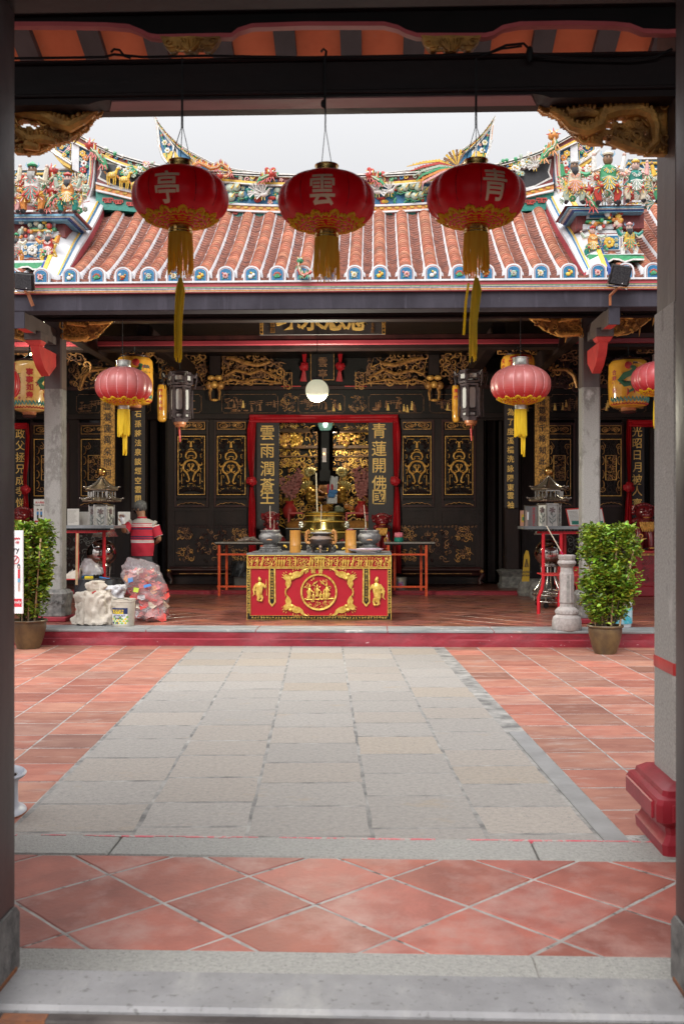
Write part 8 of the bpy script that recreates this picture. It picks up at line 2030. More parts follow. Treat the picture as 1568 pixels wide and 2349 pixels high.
# =================== red lion guardians ===================
m_lion = mat('dark_red_lacquered_lion', (.26,.018,.022), (.13,.010,.014), (7,7,7), .28, coat=.4);
def lion(label, px, pyb, h, Y, sg, gild=False, ped=None):
 c = at(px, pyb, Y); s = sz(h, Y); t = thing('lion_statue', label, 'statue', c, 'red lacquered guardian lions'); m = MB(m_lion)
 P = lambda x, y, z: c+Vector((sg*x*s, y*s, z*s))
 m.tube([P(.10,.12,.08), P(.08,.10,.25), P(.02,.0,.45), P(-.02,-.05,.60), P(-.03,-.08,.70)], [.20*s,.23*s,.20*s,.17*s,.14*s], 12)
 for k in (-1, 1):
  m.tube([P(-.05+.11*k,-.12,.48), P(-.06+.13*k,-.20,.28), P(-.06+.13*k,-.22,.08)], [.09*s,.07*s,.06*s], 8); m.ball(P(-.06+.13*k,-.26,.04), (.075*s,.09*s,.045*s), 8, 6)
  m.ball(P(.08+.20*k,.02,.14), (.12*s,.17*s,.15*s), 9, 7); m.ball(P(.06+.20*k,-.12,.04), (.07*s,.10*s,.045*s), 7, 5)
 m.build('body', t, smooth=60); m = MB(m_lion)
 m.ball(P(-.03,-.10,.80), (.20*s,.19*s,.17*s), 14, 10); m.ball(P(-.04,-.26,.75), (.13*s,.09*s,.08*s), 10, 7); m.ball(P(-.04,-.24,.67), (.11*s,.08*s,.04*s), 9, 6); m.ball(P(-.04,-.33,.81), (.05*s,.04*s,.035*s), 7, 5)
 for k in (-1, 1): m.ball(P(-.04+.09*k,-.26,.87), (.05*s,.04*s,.04*s), 8, 6); m.tube([P(-.03+.18*k,-.08,.90), P(-.03+.25*k,-.10,.93), P(-.03+.27*k,-.12,.85)], [.05*s,.05*s,.02*s], 6)
 for k in range(13): a = PI*k/12; m.ball(P(-.03+.22*math.cos(a),-.02,.80+.17*math.sin(a)), .052*s, 7, 5);
 for k in range(9): a = PI*k/8; m.ball(P(-.03+.19*math.cos(a),.05,.62+.02*k*(8-k)/8), .055*s, 7, 5)
 m.build('head', t, smooth=60)
 if gild:
  m = MB(m_gold)
  for k in range(7): m.tube([P(-.16+.045*k,-.22,.60), P(-.14+.04*k,-.27,.50), P(-.12+.035*k,-.26,.40)], [.02*s,.03*s,.008*s], 5)
  for k in (-1, 1): m.ball(P(-.06+.13*k,-.27,.05), (.07*s,.085*s,.03*s), 8, 5); spiral(m, c.x+sg*(.02+.17*k)*s, c.z+.3*s, .07*s, c.y-.25*s, k, 1.3, k, .02*s)
  m.ball(P(-.04,-.30,.70), (.09*s,.06*s,.015*s), 8, 4); m.build('gilding', t, smooth=60)
 if ped:
  m = MB(m_lacq2); z1, z0 = c.z, ped; w = .27*s
  m.use(m_redpaint); m.box(c.x-w*1.15, c.x+w*1.15, c.y-w*1.3, c.y+w*1.3, z1-.05, z1, .01); m.use(m_goldd); m.box(c.x-w*1.1, c.x+w*1.1, c.y-w*1.22, c.y+w*1.22, z1-.09, z1-.052); m.use(m_basered); m.box(c.x-w, c.x+w, c.y-w*1.1, c.y+w*1.1, z0+.2, z1-.092); m.box(c.x-w*1.15, c.x+w*1.15, c.y-w*1.3, c.y+w*1.3, z0, z0+.198, .02)
  m.use(m_lion); scroll_fill(m, [(c.x-w*.7, z0+.26), (c.x+w*.7, z0+.26), (c.x+w*.7, z1-.13), (c.x-w*.7, z1-.13)], c.y-w*1.1-.01, 22, 4, .03, .05); m.build('carved_pedestal', t, smooth=30)
lion('dark red lacquered lion statue left of the doorway, behind the left incense bowl', 623, 1250, 76, 19.0, 1, False, Z2)
lion('dark red lacquered lion statue right of the doorway, behind the right incense bowl', 873, 1262, 84, 19.0, -1, True, Z2)
lion('red and gold lion statue on a carved red pedestal at the far right', 1478, 1262, 106, 18.2, 1, True, ZP)
lion('dark red lion statue half hidden by the shrub and door post at the far left', 56, 1262, 100, 18.9, 1, True, Z2)
# =================== the man ===================
YM = 16.0; km = YM/F
def MP(x, y, d=0): return at(x, y, YM+d)
man = thing('person', 'grey-haired man from behind in red striped polo shirt, raising a gloved hand beside the burner', 'person', Vector((MP(328, 1300).x, YM, ZP)))
m_skin = mat('tanned_skin', (.38,.20,.12), (.30,.15,.09), (9,9,9), .5); m_hair = mat('grey_hair', (.15,.15,.155), (.045,.045,.05), (60,60,25), .6, bump=.8, bsc=90)
m_polo = mat('red_polo_cotton', (.52,.022,.050), (.42,.016,.040), (5,5,5), .8, bump=.3, bsc=25); m_polog = mat('grey_polo_yoke', (.46,.44,.42), (.38,.36,.35), (5,5,5), .8, bump=.3); m_polon = mat('navy_stripe', (.03,.03,.10), None, (9,9,9), .8); m_polow = mat('white_stripe', (.78,.76,.76), None, (9,9,9), .8); m_trou = mat('charcoal_trousers', (.075,.080,.10), (.045,.048,.06), (5,5,4), .8, bump=.4, bsc=18); m_glove = mat('thin_white_glove', (.72,.73,.78), (.58,.60,.68), (9,9,9), .6)
V3 = []; E3 = []; R3 = []
def jv(p, r, par=None):
 V3.append(Vector(p)); R3.append(r); i = len(V3)-1
 if par is not None: E3.append((par, i))
 return i
zp = MP(327, 1283).z
pel = jv(MP(327, 1283), .125); sp1 = jv(MP(327, 1262), .13, pel); sp2 = jv(MP(328, 1230, -.01), .135, sp1); ch = jv(MP(328, 1208, -.01), .13, sp2); nk = jv(MP(327, 1190, -.01), .065, ch); nk2 = jv(MP(325, 1182, .0), .062, nk)
hd = jv(MP(322, 1171, .01), .088, nk2); hd2 = jv(MP(322, 1161, .01), .085, hd)
def arm(sh, el, wr, hand_dir, curl, spread_dir):
 s_ = jv(sh, .062, ch); mid = jv(sh.lerp(el, .5), .052, s_); e_ = jv(el, .043, mid); m2 = jv(el.lerp(wr, .45), .040, e_); w_ = jv(wr, .026, m2)
 hd_ = hand_dir.normalized(); sd = spread_dir.normalized(); pm = jv(wr+hd_*.05, .030, w_)
 for i, (o, L_) in enumerate(((-.030,.062),(-.010,.072),(.010,.068),(.028,.052))):
  b = jv(wr+hd_*.085+sd*o, .0105, pm); k1 = jv(wr+hd_*(.085+L_*.5)+sd*o*1.15+curl*.012, .0095, b); jv(wr+hd_*(.085+L_*.85)+sd*o*1.2+curl*.04, .008, k1)
 b = jv(wr+hd_*.035+sd*-.042+curl*.01, .012, pm); jv(wr+hd_*.075+sd*-.060+curl*.02, .0095, b)
 return w_, wr, hd_, sd
La = (MP(301, 1204, -.0), MP(284, 1220, -.10), MP(283, 1200, -.30)); lw = arm(*La, Vector((-.15, -.25, 1)), Vector((.2, -.8, .1)), Vector((1, .1, 0)))
Ra = (MP(354, 1206, .0), MP(366, 1238, -.0), MP(347, 1250, .26)); rw = arm(*Ra, Vector((-1, .4, .1)), Vector((0, .3, .8)), Vector((0, .2, 1)))
for sg, x, x2 in ((-1, 316, 314), (1, 339, 343)):
 a_ = jv(MP(x, 1298), .095, pel); k_ = jv(MP(x2, 1330, -.03), .065, a_); s_ = jv(MP(x2, 1358, .02), .055, k_); an = jv(Vector((MP(x2, 1380).x, YM+.03, ZP+.09)), .038, s_); jv(Vector((MP(x2, 1380).x, YM+.20, ZP+.04)), .035, an)
me = bpy.data.meshes.new('body'); o0 = wloc(man); me.from_pydata([tuple(v-o0) for v in V3], E3, []); me.materials.append(m_skin)
bo = bpy.data.objects.new('body', me); C.objects.link(bo); bo.parent = man
sk = bo.modifiers.new('skin', 'SKIN'); sk.use_smooth_shade = True
for i, v in enumerate(me.skin_vertices[0].data): v.radius = (R3[i], R3[i]*(.72 if i in (pel, sp1, sp2, ch) else 1)); v.use_root = (i == 0)
ss = bo.modifiers.new('sub', 'SUBSURF'); ss.levels = 1; ss.render_levels = 2
m = MB(m_skin); hc = MP(322, 1165, .01); m.tube([hc+Vector((-.085,.05,-.01)), hc+Vector((-.112,.06,-.03)), hc+Vector((-.10,.05,-.045))], [.012,.018,.008], 6);
m.ball(hc+Vector((-.012,-.088,-.022)), (.014,.02,.030), 8, 6, Matrix.Rotation(.2, 3, 'X')); m.ball(hc+Vector((.085,-.0,-.02)), (.012,.018,.028), 8, 6); m.build('ears_and_nose', man, smooth=60)
m = MB(m_hair); q = random.Random(2)
def hf(p): n_ = noise.noise((p.x*30, p.y*30, p.z*22))*.010; l_ = p.length or 1; return p*(1+n_/l_)
m.lathe([(.060,-.075),(.088,-.05),(.104,-.01),(.106,.03),(.096,.065),(.070,.095),(.035,.110),(.003,.114)], hc+Vector((.004,-.004,.012)), 30, sy=1.05, fn=hf)
for k in range(160):
 a = q.uniform(0, 6.28); e = q.uniform(-.2, 1.4); d = Vector((math.cos(a)*math.cos(e), math.sin(a)*math.cos(e), math.sin(e))); p = hc+Vector((.004,-.004,.012))+Vector((d.x*.102, d.y*.106, d.z*.104)); m.tube([p, p+Vector((d.x*.006, d.y*.006, -.022))], .003, 3)
m.build('hair', man, smooth=60)
m = MB(m_polow); m.tube([hc+Vector((-.085,.0,-.005)), hc+Vector((-.10,.05,-.005)), hc+Vector((-.105,.10,-.008))], .003, 4); m.use(m_black); m.ball(hc+Vector((-.085,.075,-.055)), (.045,.05,.04), 9, 7); m.tube([hc+Vector((-.10,.02,-.01)), hc+Vector((-.09,.05,-.04))], .003, 4); m.build('face_mask', man, smooth=60)
def ring_loft(mb, rings, n=28, matf=None, fn=None):
 vs = []
 for c_, rx_, ry_ in rings:
  for j in range(n):
   a = 2*PI*j/n; p = Vector((c_.x+rx_*math.cos(a), c_.y+ry_*math.sin(a), c_.z))
   w_ = noise.noise((p.x*11, p.y*11, p.z*9))*.010; vs.append(p+Vector((math.cos(a)*w_, math.sin(a)*w_, 0)))
 s0 = len(mb.v); mb.v += [tuple(v) for v in vs]
 for i in range(len(rings)-1):
  for j in range(n):
   f = [s0+i*n+j, s0+i*n+(j+1) % n, s0+(i+1)*n+(j+1) % n, s0+(i+1)*n+j]
   zc = sum(mb.v[q_][2] for q_ in f)/4; xc = sum(mb.v[q_][0] for q_ in f)/4
   if matf: mb.use(matf(xc, zc))
   mb.f.append(f); mb.fm.append(mb.cur); mb.fc.append(None)
def dense(keys, nn=7):
 out = []
 for i in range(len(keys)-1):
  a, b = keys[i], keys[i+1]
  for j in range(nn): t_ = j/nn; out.append((a[0].lerp(b[0], t_), a[1]+(b[1]-a[1])*t_, a[2]+(b[2]-a[2])*t_))
 out.append(keys[-1]); return out
xm = MP(328, 1230).x
def stripe(x, z):
 y = CY-(z-H)/YM*F; y += 1.5
 for a, b, m_ in ((1180,1201.5,m_polog),(1201.5,1203.5,m_polo),(1203.5,1205.5,m_polow),(1205.5,1207,m_polo),(1207,1209.5,m_polow),(1209.5,1213,m_polo),(1213,1216,m_polon),(1231,1234,m_polon),(1236,1238,m_polon),(1240,1242,m_polow),(1243.5,1246.5,m_polow)):
  if a <= y < b: return m_
 return m_polo if y > 1190 else m_polog
m = MB(m_polo)
ks = [(MP(327,1275), .178, .125), (MP(327,1262), .185, .13), (MP(327,1243), .19, .135), (MP(328,1225), .20, .14), (MP(328,1209), .215, .138), (MP(328,1201), .212, .128), (MP(328,1196), .185, .115), (MP(327,1191.5), .125, .09), (MP(326,1188.5), .072, .075)]
ring_loft(m, dense(ks, 20), 40, stripe)
m.build('polo_shirt', man, smooth=70)
for A_, B_, C__ in ((La[0], La[1], La[2]), (Ra[0], Ra[1], Ra[2])):
 m = MB(m_polo); mid = A_.lerp(B_, .74); m.use(m_polog); m.tube([A_+Vector((0,0,.012)).lerp(Vector((0,0,0)), 0)-(A_-MP(328,1200))*.18, A_.lerp(B_, .02)], [.085,.084], 14); m.use(m_polow); m.tube([A_.lerp(B_, .03), A_.lerp(B_, .09)], [.0845,.084], 14); m.use(m_polo); m.tube([A_.lerp(B_, .09), A_.lerp(B_, .45), mid], [.084,.080,.080], 14); m.use(m_polon); m.tube([mid, mid.lerp(B_, .05)], [.0805,.0805], 14); m.use(m_polow); m.tube([mid.lerp(B_, .05), mid.lerp(B_, .10)], [.081,.081], 14); m.build('sleeve', man, smooth=60)
m = MB(m_polo); m.lathe([(.074,0),(.080,.012),(.075,.035),(.068,.038)], MP(326,1190.5), 24); m.build('collar', man, smooth=60)
m = MB(m_trou)
ring_loft(m, dense([(MP(327,1300), .165, .12), (MP(327,1285), .162, .118), (MP(327,1270), .155, .112)], 4), 28)
for x, x2 in ((316, 314), (340, 343)):
 ring_loft(m, dense([(Vector((MP(x2,1380).x, YM+.03, ZP+.05)), .068, .08), (Vector((MP(x2,1350).x, YM, MP(0,1350).z)), .072, .08), (MP(x2,1330), .082, .088), (MP(x,1300), .098, .11), (MP(x,1288), .09, .10)], 5), 20)
m.build('trousers', man, smooth=70)
m = MB(m_black)
for x in (314, 343): p = Vector((MP(x,1380).x, YM+.09, ZP+.035)); m.ball(p, (.048,.135,.035), 12, 8)
m.build('shoes', man, smooth=60)
m = MB(m_glove); w_, wr, hh, sd = lw; m.ball(wr+hh*.055, (.040,.036,.050), 12, 8)
for o, L_ in ((-.030,.062),(-.010,.072),(.010,.068),(.028,.052)): m.tube([wr+hh*.07+sd*o, wr+hh*(.085+L_*.5)+sd*o*1.15+Vector((.012,0,0)), wr+hh*(.09+L_*.9)+sd*o*1.2+Vector((.04,0,0))], [.0145,.013,.011], 7)
m.tube([wr+hh*.03+sd*-.03, wr+hh*.08+sd*-.062+Vector((.02,0,0))], [.015,.012], 7); m.tube([wr-hh*.01, wr+hh*.03], [.034,.036], 10); m.build('white_glove', man, smooth=60)
# =================== potted shrubs ===================
def shrub(label, px, pyb, rpot, hpot, w, ytop, ybot, seed, n, tilt=0):
 p = flr(px, pyb, 0); c = Vector((p.x, p.y+rpot*.7, 0)); Y = c.y; k = Y/F
 t = thing('potted_shrub', label, 'plant', c, 'potted shrubs before the terrace'); q = random.Random(seed)
 m = MB(m_potm); m.lathe([(rpot*.62,0),(rpot*.66,.02),(rpot*.84,hpot*.35),(rpot*.98,hpot*.7),(rpot*1.0,hpot*.86),(rpot*.98,hpot*.92),(rpot*1.07,hpot*.93),(rpot*1.09,hpot*.97),(rpot*1.05,hpot),(rpot*.92,hpot*.99),(rpot*.90,hpot*.85)], c, 40); m.build('clay_pot', t, smooth=50)
 m = MB(m_soil); m.lathe([(rpot*.92,hpot*.86),(.01,hpot*.90)], c, 24); m.build('soil', t, smooth=50)
 z0, z1 = hpot, az(ytop, Y); zc = az(ybot, Y)
 fx = at(tilt or px, 1200, Y).x
 stems = []
 m = MB(m_bark)
 for i in range(22):
  a = q.uniform(0, 6.28); b = Vector((c.x+rpot*.5*math.cos(a), c.y+rpot*.5*math.sin(a), hpot*.88)); e = Vector((fx+w*.85*q.uniform(-1, 1), c.y+w*.5*q.uniform(-1, 1), z0+(z1-z0)*q.uniform(.55, .97))); md = b.lerp(e, .5)+Vector((q.uniform(-.05,.05), q.uniform(-.05,.05), 0)); m.tube([b, md, e], [.009,.006,.003], 5); stems.append((b, md, e))
 m.build('stem', t, smooth=60)
 for i in range(6):
  a = q.uniform(-1, 1); x = fx+w*.75*(-1+2*i/5); m = MB(m_stake); m.tube([(c.x+(x-c.x)*.5, c.y-rpot*.35*(1 if i % 2 else -1), hpot*.85), (x, c.y-w*.45*(1 if i % 2 else -1), z1-(z1-z0)*q.uniform(.03, .3))], .011, 6); m.build('bamboo_stake', t, smooth=60)
 m = MB(m_leaf)
 clumps = [(q.uniform(-1, 1), q.uniform(-1, 1), q.random()) for _ in range(150)]
 def leaf(p, L_, az_, el, roll, col):
  d = Vector((math.cos(az_)*math.cos(el), math.sin(az_)*math.cos(el), math.sin(el))); s_ = d.cross(Vector((0,0,1))).normalized(); u = s_.cross(d); s_ = (s_*math.cos(roll)+u*math.sin(roll)); u = s_.cross(d)
  wv = L_*.30; m.col = col
  m.add([p, p+d*L_*.3+s_*wv+u*.004, p+d*L_*.7+s_*wv*.9+u*.002, p+d*L_, p+d*L_*.7-s_*wv*.9+u*.002, p+d*L_*.3-s_*wv+u*.004, p+d*L_*.5-u*.006], [(0,1,6),(1,2,6),(2,3,6),(3,4,6),(4,5,6),(5,0,6)])
 for i in range(n):
  cx_, cy_, cz_0 = clumps[q.randrange(150)]
  u, v, z = cx_+q.gauss(0,.13), cy_+q.gauss(0,.16), cz_0+q.gauss(0,.055)
  if abs(u) > 1.12 or abs(v) > 1.1 or z > 1.03: continue
  if z < 0: z = q.uniform(0, .15)
  if z < .2 and q.random() < .5: continue
  ww = w*(.62+.38*min(1, z*2.4));
  if abs(u) < .75 and abs(v) < .7 and z < .9 and q.random() < .6: continue
  p = Vector((fx+u*ww+(c.x-fx)*(1-z)*.5, c.y+v*ww*.8, zc+(z1-zc)*z))
  for j in range(3):
   k_ = q.uniform(.5, 1.45); yl = q.uniform(.8, 1.5)*(1.6 if q.random() < .05 else 1); leaf(p+Vector((q.gauss(0,.012), q.gauss(0,.012), q.gauss(0,.012))), q.uniform(.026,.074), q.uniform(0, 6.28), q.uniform(-.5, .9), q.uniform(-.6, .6), (k_*yl, k_, k_*.8))
 m.col = None; m.build('foliage', t, smooth=0)
 m = MB(m_leaf)
 return t
shrub('square-clipped green shrub on bamboo stakes in a brown pot beside the carved stone post', 1393, 1503, .198, .345, .32, 1210, 1425, 3, 5200, 1397)
shrub('narrow leafy shrub on stakes in a glazed pot beside the tall white notice board', 56, 1491, .215, .36, .24, 1203, 1420, 8, 3400, 68)
p = flr(1306, 1449, ZP); c = Vector((p.x, p.y+.20, ZP)); k = c.y/F; hh = az(1272, c.y)-ZP
t = thing('stone_post', 'short carved pale granite post with a bowl-like top standing at the terrace edge', 'post', c)
m_post = mat('pale_carved_granite', (.40,.36,.345), (.29,.265,.255), (30,30,30), .8, bump=.5, bsc=80, spots=(.50,.47,.46), spotsc=(6,6,6), spotfac=(.58,.72))
m = MB(m_post); U = hh/178
m.lathe([(31*k,0),(33*k,4*U),(33*k,20*U),(31*k,30*U),(25*k,35*U),(24*k,37*U),(26*k,40*U),(25*k,48*U),(20*k,53*U),(16*k,55*U),(15*k,62*U),(17*k,66*U)], c, 36)
m.lathe([(16.5*k,66*U),(16.5*k,132*U)], c, 8, rot=PI/8); m.lathe([(16*k,132*U),(14.5*k,138*U),(14*k,148*U),(18*k,153*U),(21*k,158*U),(20*k,163*U),(17*k,165*U)], c, 36); m.lathe([(17*k,165*U),(19.5*k,169*U),(20*k,177*U),(17*k,178*U),(16*k,172*U),(.01,171*U)], c, 8, rot=PI/8)
for j in range(20): a = 2*PI*j/20; m.ball(c+Vector((24.5*k*math.cos(a), 24.5*k*math.sin(a), 44*U)), (.016,.016,.02), 5, 4)
m.build('carved_shaft', t, smooth=35)
m = MB(m_granite);
for i, ch in enumerate('信士敬奉石柱一對平安'): m.text(ch, .042, c+Vector((-.0, -16.5*k*math.cos(PI/8)-.001, 126*U-i*.040)), .003, .0)
m.build('engraved_text', t, smooth=0)
m = MB(m_jossred); a_ = c+Vector((-.03, 0, 172*U)); b_ = at(1252, 1206, c.y)
m.tube([a_, a_.lerp(b_, .2)], .006, 6); m.use(m_joss);
m.tube([a_.lerp(b_, .2), b_], .0065, 6); tag(m.build('tall_incense_stick'), 'long leaning incense stick stuck in the top of the carved stone post', 'incense')
p = flr(40, 1880, 0); c = Vector((p.x-.19, p.y+.1, 0)); t = thing('wheel_rim', 'old white steel wheel rim lying on the paving, half hidden by the left door post', 'wheel rim', c)
m = MB(mat('chipped_white_enamel', (.50,.52,.57), (.38,.40,.46), (7,7,7), .4, spots=(.20,.12,.07), spotsc=(9,9,9), spotfac=(.66,.72))); m.lathe([(.17,0),(.195,.01),(.19,.02),(.165,.03),(.15,.05),(.148,.14),(.15,.17),(.165,.19),(.185,.20),(.195,.215),(.185,.225),(.15,.21),(.14,.19),(.135,.12),(.05,.11),(.03,.115)], c, 40, caps=False); m.use(m_rust); m.lathe([(.19,-.001),(.198,.006),(.19,.012)], c, 40, caps=False); m.build('rim', t, smooth=50)
m = MB(m_steel)
for i in range(5): a = i*1.257+.3; m.tube([c+Vector((.06*math.cos(a), .06*math.sin(a), .12)), c+Vector((.15*math.cos(a), .15*math.sin(a), .20))], .022, 6)
m.build('spoke', t, smooth=50)
Y = 11.5; t = thing('notice_board', 'tall white notice board with red print beside the left potted shrub', 'sign', at(20, 1480, Y)); m = MB(m_paper)
a, b = at(-60, 1217, Y), at(53, 1408, Y); m.box(a.x, b.x, Y, Y+.03, b.z, a.z, .004); m.use(m_greybeam); m.box(a.x+.2, a.x+.25, Y+.01, Y+.04, 0, b.z); m.build('board', t, smooth=0)
m = MB(m_inkred)
for ch, x in (('不', -38), ('准', 12), ('穿', 26), ('著', 39), ('拖', -12)): m.text(ch, 15*Y/F, at(x+1, 1240, Y-.002), .003, .02);
rect(m, -50, 1373, 50, 1392, Y-.003, Y-.001); m.tube([at(36+8*math.cos(j*PI/8), 1284+9*math.sin(j*PI/8), Y-.004) for j in range(16)], .005, 4, closed=True); m.tube([at(31, 1291, Y-.004), at(41, 1277, Y-.004)], .005, 4)
rect(m, 41.5, 1306, 46, 1327, Y-.008, Y-.001); m.use(m_ink); m.text('No Entry', 17*Y/F, at(14, 1262, Y-.002), .003, .01); m.ball(at(43.5, 1299, Y-.005), (.018,.006,.03), 8, 6)
m.use(P_['sky']); rect(m, 41, 1327, 46.5, 1336, Y-.008, Y-.001); m.use(P_['skin']); rect(m, 42, 1336, 43.4, 1356, Y-.007, Y-.001); rect(m, 44.3, 1336, 45.7, 1356, Y-.007, Y-.001); m.ball(at(43.5, 1301, Y-.012), (.012,.004,.016), 8, 6); m.use(m_paper); m.text('formally', 9*Y/F, at(35, 1382, Y-.004), .002, .01); m.build('printed_notice', t, smooth=40)
def notice(label, x0, y0, x1, y1, Y, mat_, lines=0, extra=None, cat='notice', name='paper_notice', rimm=None, grp=None):
 a, b = at(x0, y0, Y), at(x1, y1, Y); t = thing(name, label, cat, (a.x, Y, b.z), grp); m = MB(mat_); m.box(a.x, b.x, Y, Y+.006, b.z, a.z); m.build('sheet', t, smooth=0)
 if rimm: m = MB(rimm); frame(m, x0-3, y0-3, x1+3, y1+3, 3.0, Y-.02, Y+.01); m.build('frame', t, smooth=0)
 if lines:
  m = MB(P_['grey'] if lines < 20 else m_ink)
  q = random.Random(int(x0))
  for i in range(lines): y = y0+(y1-y0)*(.12+.76*i/lines); rect(m, x0+2, y, x1-2-q.uniform(0, (x1-x0)*.35), y+.55, Y-.0015, Y-.0005)
  m.build('printed_lines', t, smooth=0)
 if extra: m = MB(m_inkred); extra(m, Y); m.build('print', t, smooth=0)
def poster(m, Y):
 for i, ch in enumerate('进入佛堂的'): m.text(ch, 5.5*Y/F, at(84+i*5, 1152.5, Y-.002), .002, .01)
 rect(m, 80, 1194, 103, 1198, Y-.003, Y-.001)
 m.use(m_ink); m.text('Proper Attire', 6*Y/F, at(93, 1159, Y-.002), .002, .01)
 for x, k_ in ((87, 0), (95, 1)): m.use(m_ink); m.ball(at(x, 1169, Y-.004), (.018,.006,.018), 7, 5); m.use(P_['skin']); m.ball(at(x, 1171, Y-.008), (.013,.005,.016), 7, 5); m.use(m_inkblue); rect(m, x-2.2, 1173.5, x+2.2, 1181, Y-.006, Y-.001); m.use(m_ink); rect(m, x-1.8, 1181.2, x+1.8, 1186 if k_ else 1191, Y-.006, Y-.001)
notice('white dress-code poster with two drawn figures beside the left granite column', 78, 1145, 106, 1202, 17.5, m_paper, 0, poster, 'poster', 'dress_code_poster')
notice('white printed sheet in a clear sleeve right of the left granite column', 155, 1167, 182, 1205, 17.2, m_paper, 12, grp='white sheets pinned beside the left column')
notice('plain pale sheet behind the left steel pagoda burner', 182, 1174, 236, 1205, 17.4, mat('pale_sheet', (.50,.50,.53), None, (5,5,5), .5), 0, None, 'notice')
notice('pale sheet on the wall in front of the striped-shirt man', 271, 1174, 299, 1205, 17.4, m_paper, 0)
def slanted(label, x0, x1, lean):
 Y = 17.0; t = thing('framed_notice', label, 'notice', at(x0, 1206, Y), 'red framed tilted notices beside the right column'); m = MB(m_redpaint)
 q = [at(x0, 1167, Y), at(x1, 1165, Y), at(x1+lean, 1208, Y-.1), at(x0+lean, 1208, Y-.1)]; m.add(q+[v+Vector((0,.02,0)) for v in q], [(0,1,2,3),(7,6,5,4),(0,4,5,1),(1,5,6,2),(2,6,7,3),(3,7,4,0)]); m.build('red_frame', t, smooth=0)
 cc_ = (q[0]+q[1]+q[2]+q[3])/4; r2 = [cc_+(v-cc_)*.86+Vector((0,-.006,0)) for v in q]; m = MB(m_paper); m.add(r2, [(0,1,2,3)]); m.use(m_ink)
 for i in range(9): a = r2[0].lerp(r2[3], .12+.08*i)+Vector((.02,-.003,0)); b = r2[1].lerp(r2[2], .12+.08*i)+Vector((-.05,-.003,0)); m.bar(a, b, .002, .004)
 m.use(P_['teal']); a = r2[3].lerp(r2[0], .06)+Vector((.03,-.004,0)); m.box(a.x, a.x+.12, a.y-.003, a.y, a.z, a.z+.06); m.build('sheet', t, smooth=0)
slanted('red framed tilted notice left of the right granite column', 1296, 1330, 9); slanted('red framed tilted notice peeping out right of the right granite column', 1352, 1380, 8)
notice('pink charity poster on the post beside the right pagoda burner', 1192, 1171, 1210, 1207, 18.6, mat('pink_poster', (.66,.36,.28), (.60,.30,.22), (5,5,5), .6), 0, lambda m, Y: (m.use(P_['yellow']), rect(m, 1195, 1180, 1203, 1198, Y-.003, Y-.001), m.use(P_['green']), rect(m, 1197, 1186, 1201, 1194, Y-.006, Y-.0035)))
Y = 17.6; m = MB(mat('yellow_plastic_sign', (.50,.32,.02), (.40,.24,.02), (5,5,5), .5)); m.prism(PX([(1196,1334),(1201,1275),(1206,1262),(1211,1264),(1214,1280),(1213,1334)], Y), Y, Y+.03)
m.use(m_ink);
m.tube([at(1206,1282,Y-.01), at(1203,1300,Y-.01), at(1210,1300,Y-.01)], .010, 4, closed=True); m.text('CAUTION', .055, at(1206, 1312, Y-.003), .004, .02, sx=.7); m.text('WET FLOOR', .045, at(1205.5, 1320, Y-.003), .004, .02, sx=.6); tag(m.build('wet_floor_sign', smooth=0), 'narrow yellow wet-floor warning sign leaning on the wall behind the right red table', 'sign')
m = MB(m_stonedk);
for x, y, z, s in ((1222,1366,0,.28),(1240,1372,0,.2)): p = flr(x, y, ZP); m.lathe([(s,0),(s*1.08,.06),(s,.20),(s*.85,.30),(s*.3,.31)], Vector((p.x, p.y, ZP)), 9, sx=1, sy=.8)
tag(m.build('rough_boulder', smooth=20), 'rough old grey boulder lying under the right steel burner', 'boulder')
m = MB(m_redpaint); p = flr(1292, 1392, ZP); m.box(p.x-.03, p.x+.34, p.y+.4, p.y+.7, ZP+.3, ZP+.62, .02); [m.tube([(p.x+dx, p.y+dy, ZP), (p.x+dx*.9+.02, p.y+dy, ZP+.31)], .015, 5) for dx in (0, .3) for dy in (.42, .68)]; tag(m.build('red_chair', smooth=0), 'red plastic seat hidden behind the right red rack table', 'chair')
c = Vector((at(213, 1311, 14.9).x, 14.8, zsl+.001)); rubbish_bag('small clear plastic bag of rubbish on the shelf of the left red table', c, [(.10,0,0),(.15,.03,0),(.155,.12,.0),(.12,.22,.0),(.07,.27,-.02),(.05,.29,-.03)], 9, fill=16, zmax=.1, r_=.12, film=m_filmg, cols=[m_filmg, m_paper, m_rubp])
m_mop = mat('blue_chenille', (.02,.13,.26), (.01,.07,.15), (30,30,30), .9); m = MB(m_mop); q = random.Random(4)
for i in range(150): p = at(q.uniform(192, 232), q.uniform(1319, 1328), 14.72); m.use(m_mop if p.x < at(216, 0, 14.7).x else m_black); m.ball((p.x, p.y+q.uniform(-.06,.06), max(p.z, zsl+.02)), (.015,.015,.022), 5, 3)
m.use(m_inkblue); m.tube([at(229,1324,14.6), at(252,1328,14.55)], .012, 6); tag(m.build('dust_mop'), 'fluffy blue dust mop with a blue handle on the shelf of the left red table', 'mop')
m = MB(lyel); a = at(196,1325,14.6); b = at(215,1325,14.6); m.box(a.x, b.x, 14.55, 14.6, zsl+.001, zsl+.04, .008); m.box(at(202,0,14.6).x, at(207,0,14.6).x, 14.56, 14.6, zsl-.22, zsl); tag(m.build('yellow_brush', smooth=0), 'yellow scrubbing brush lying in front of the blue mop', 'brush')
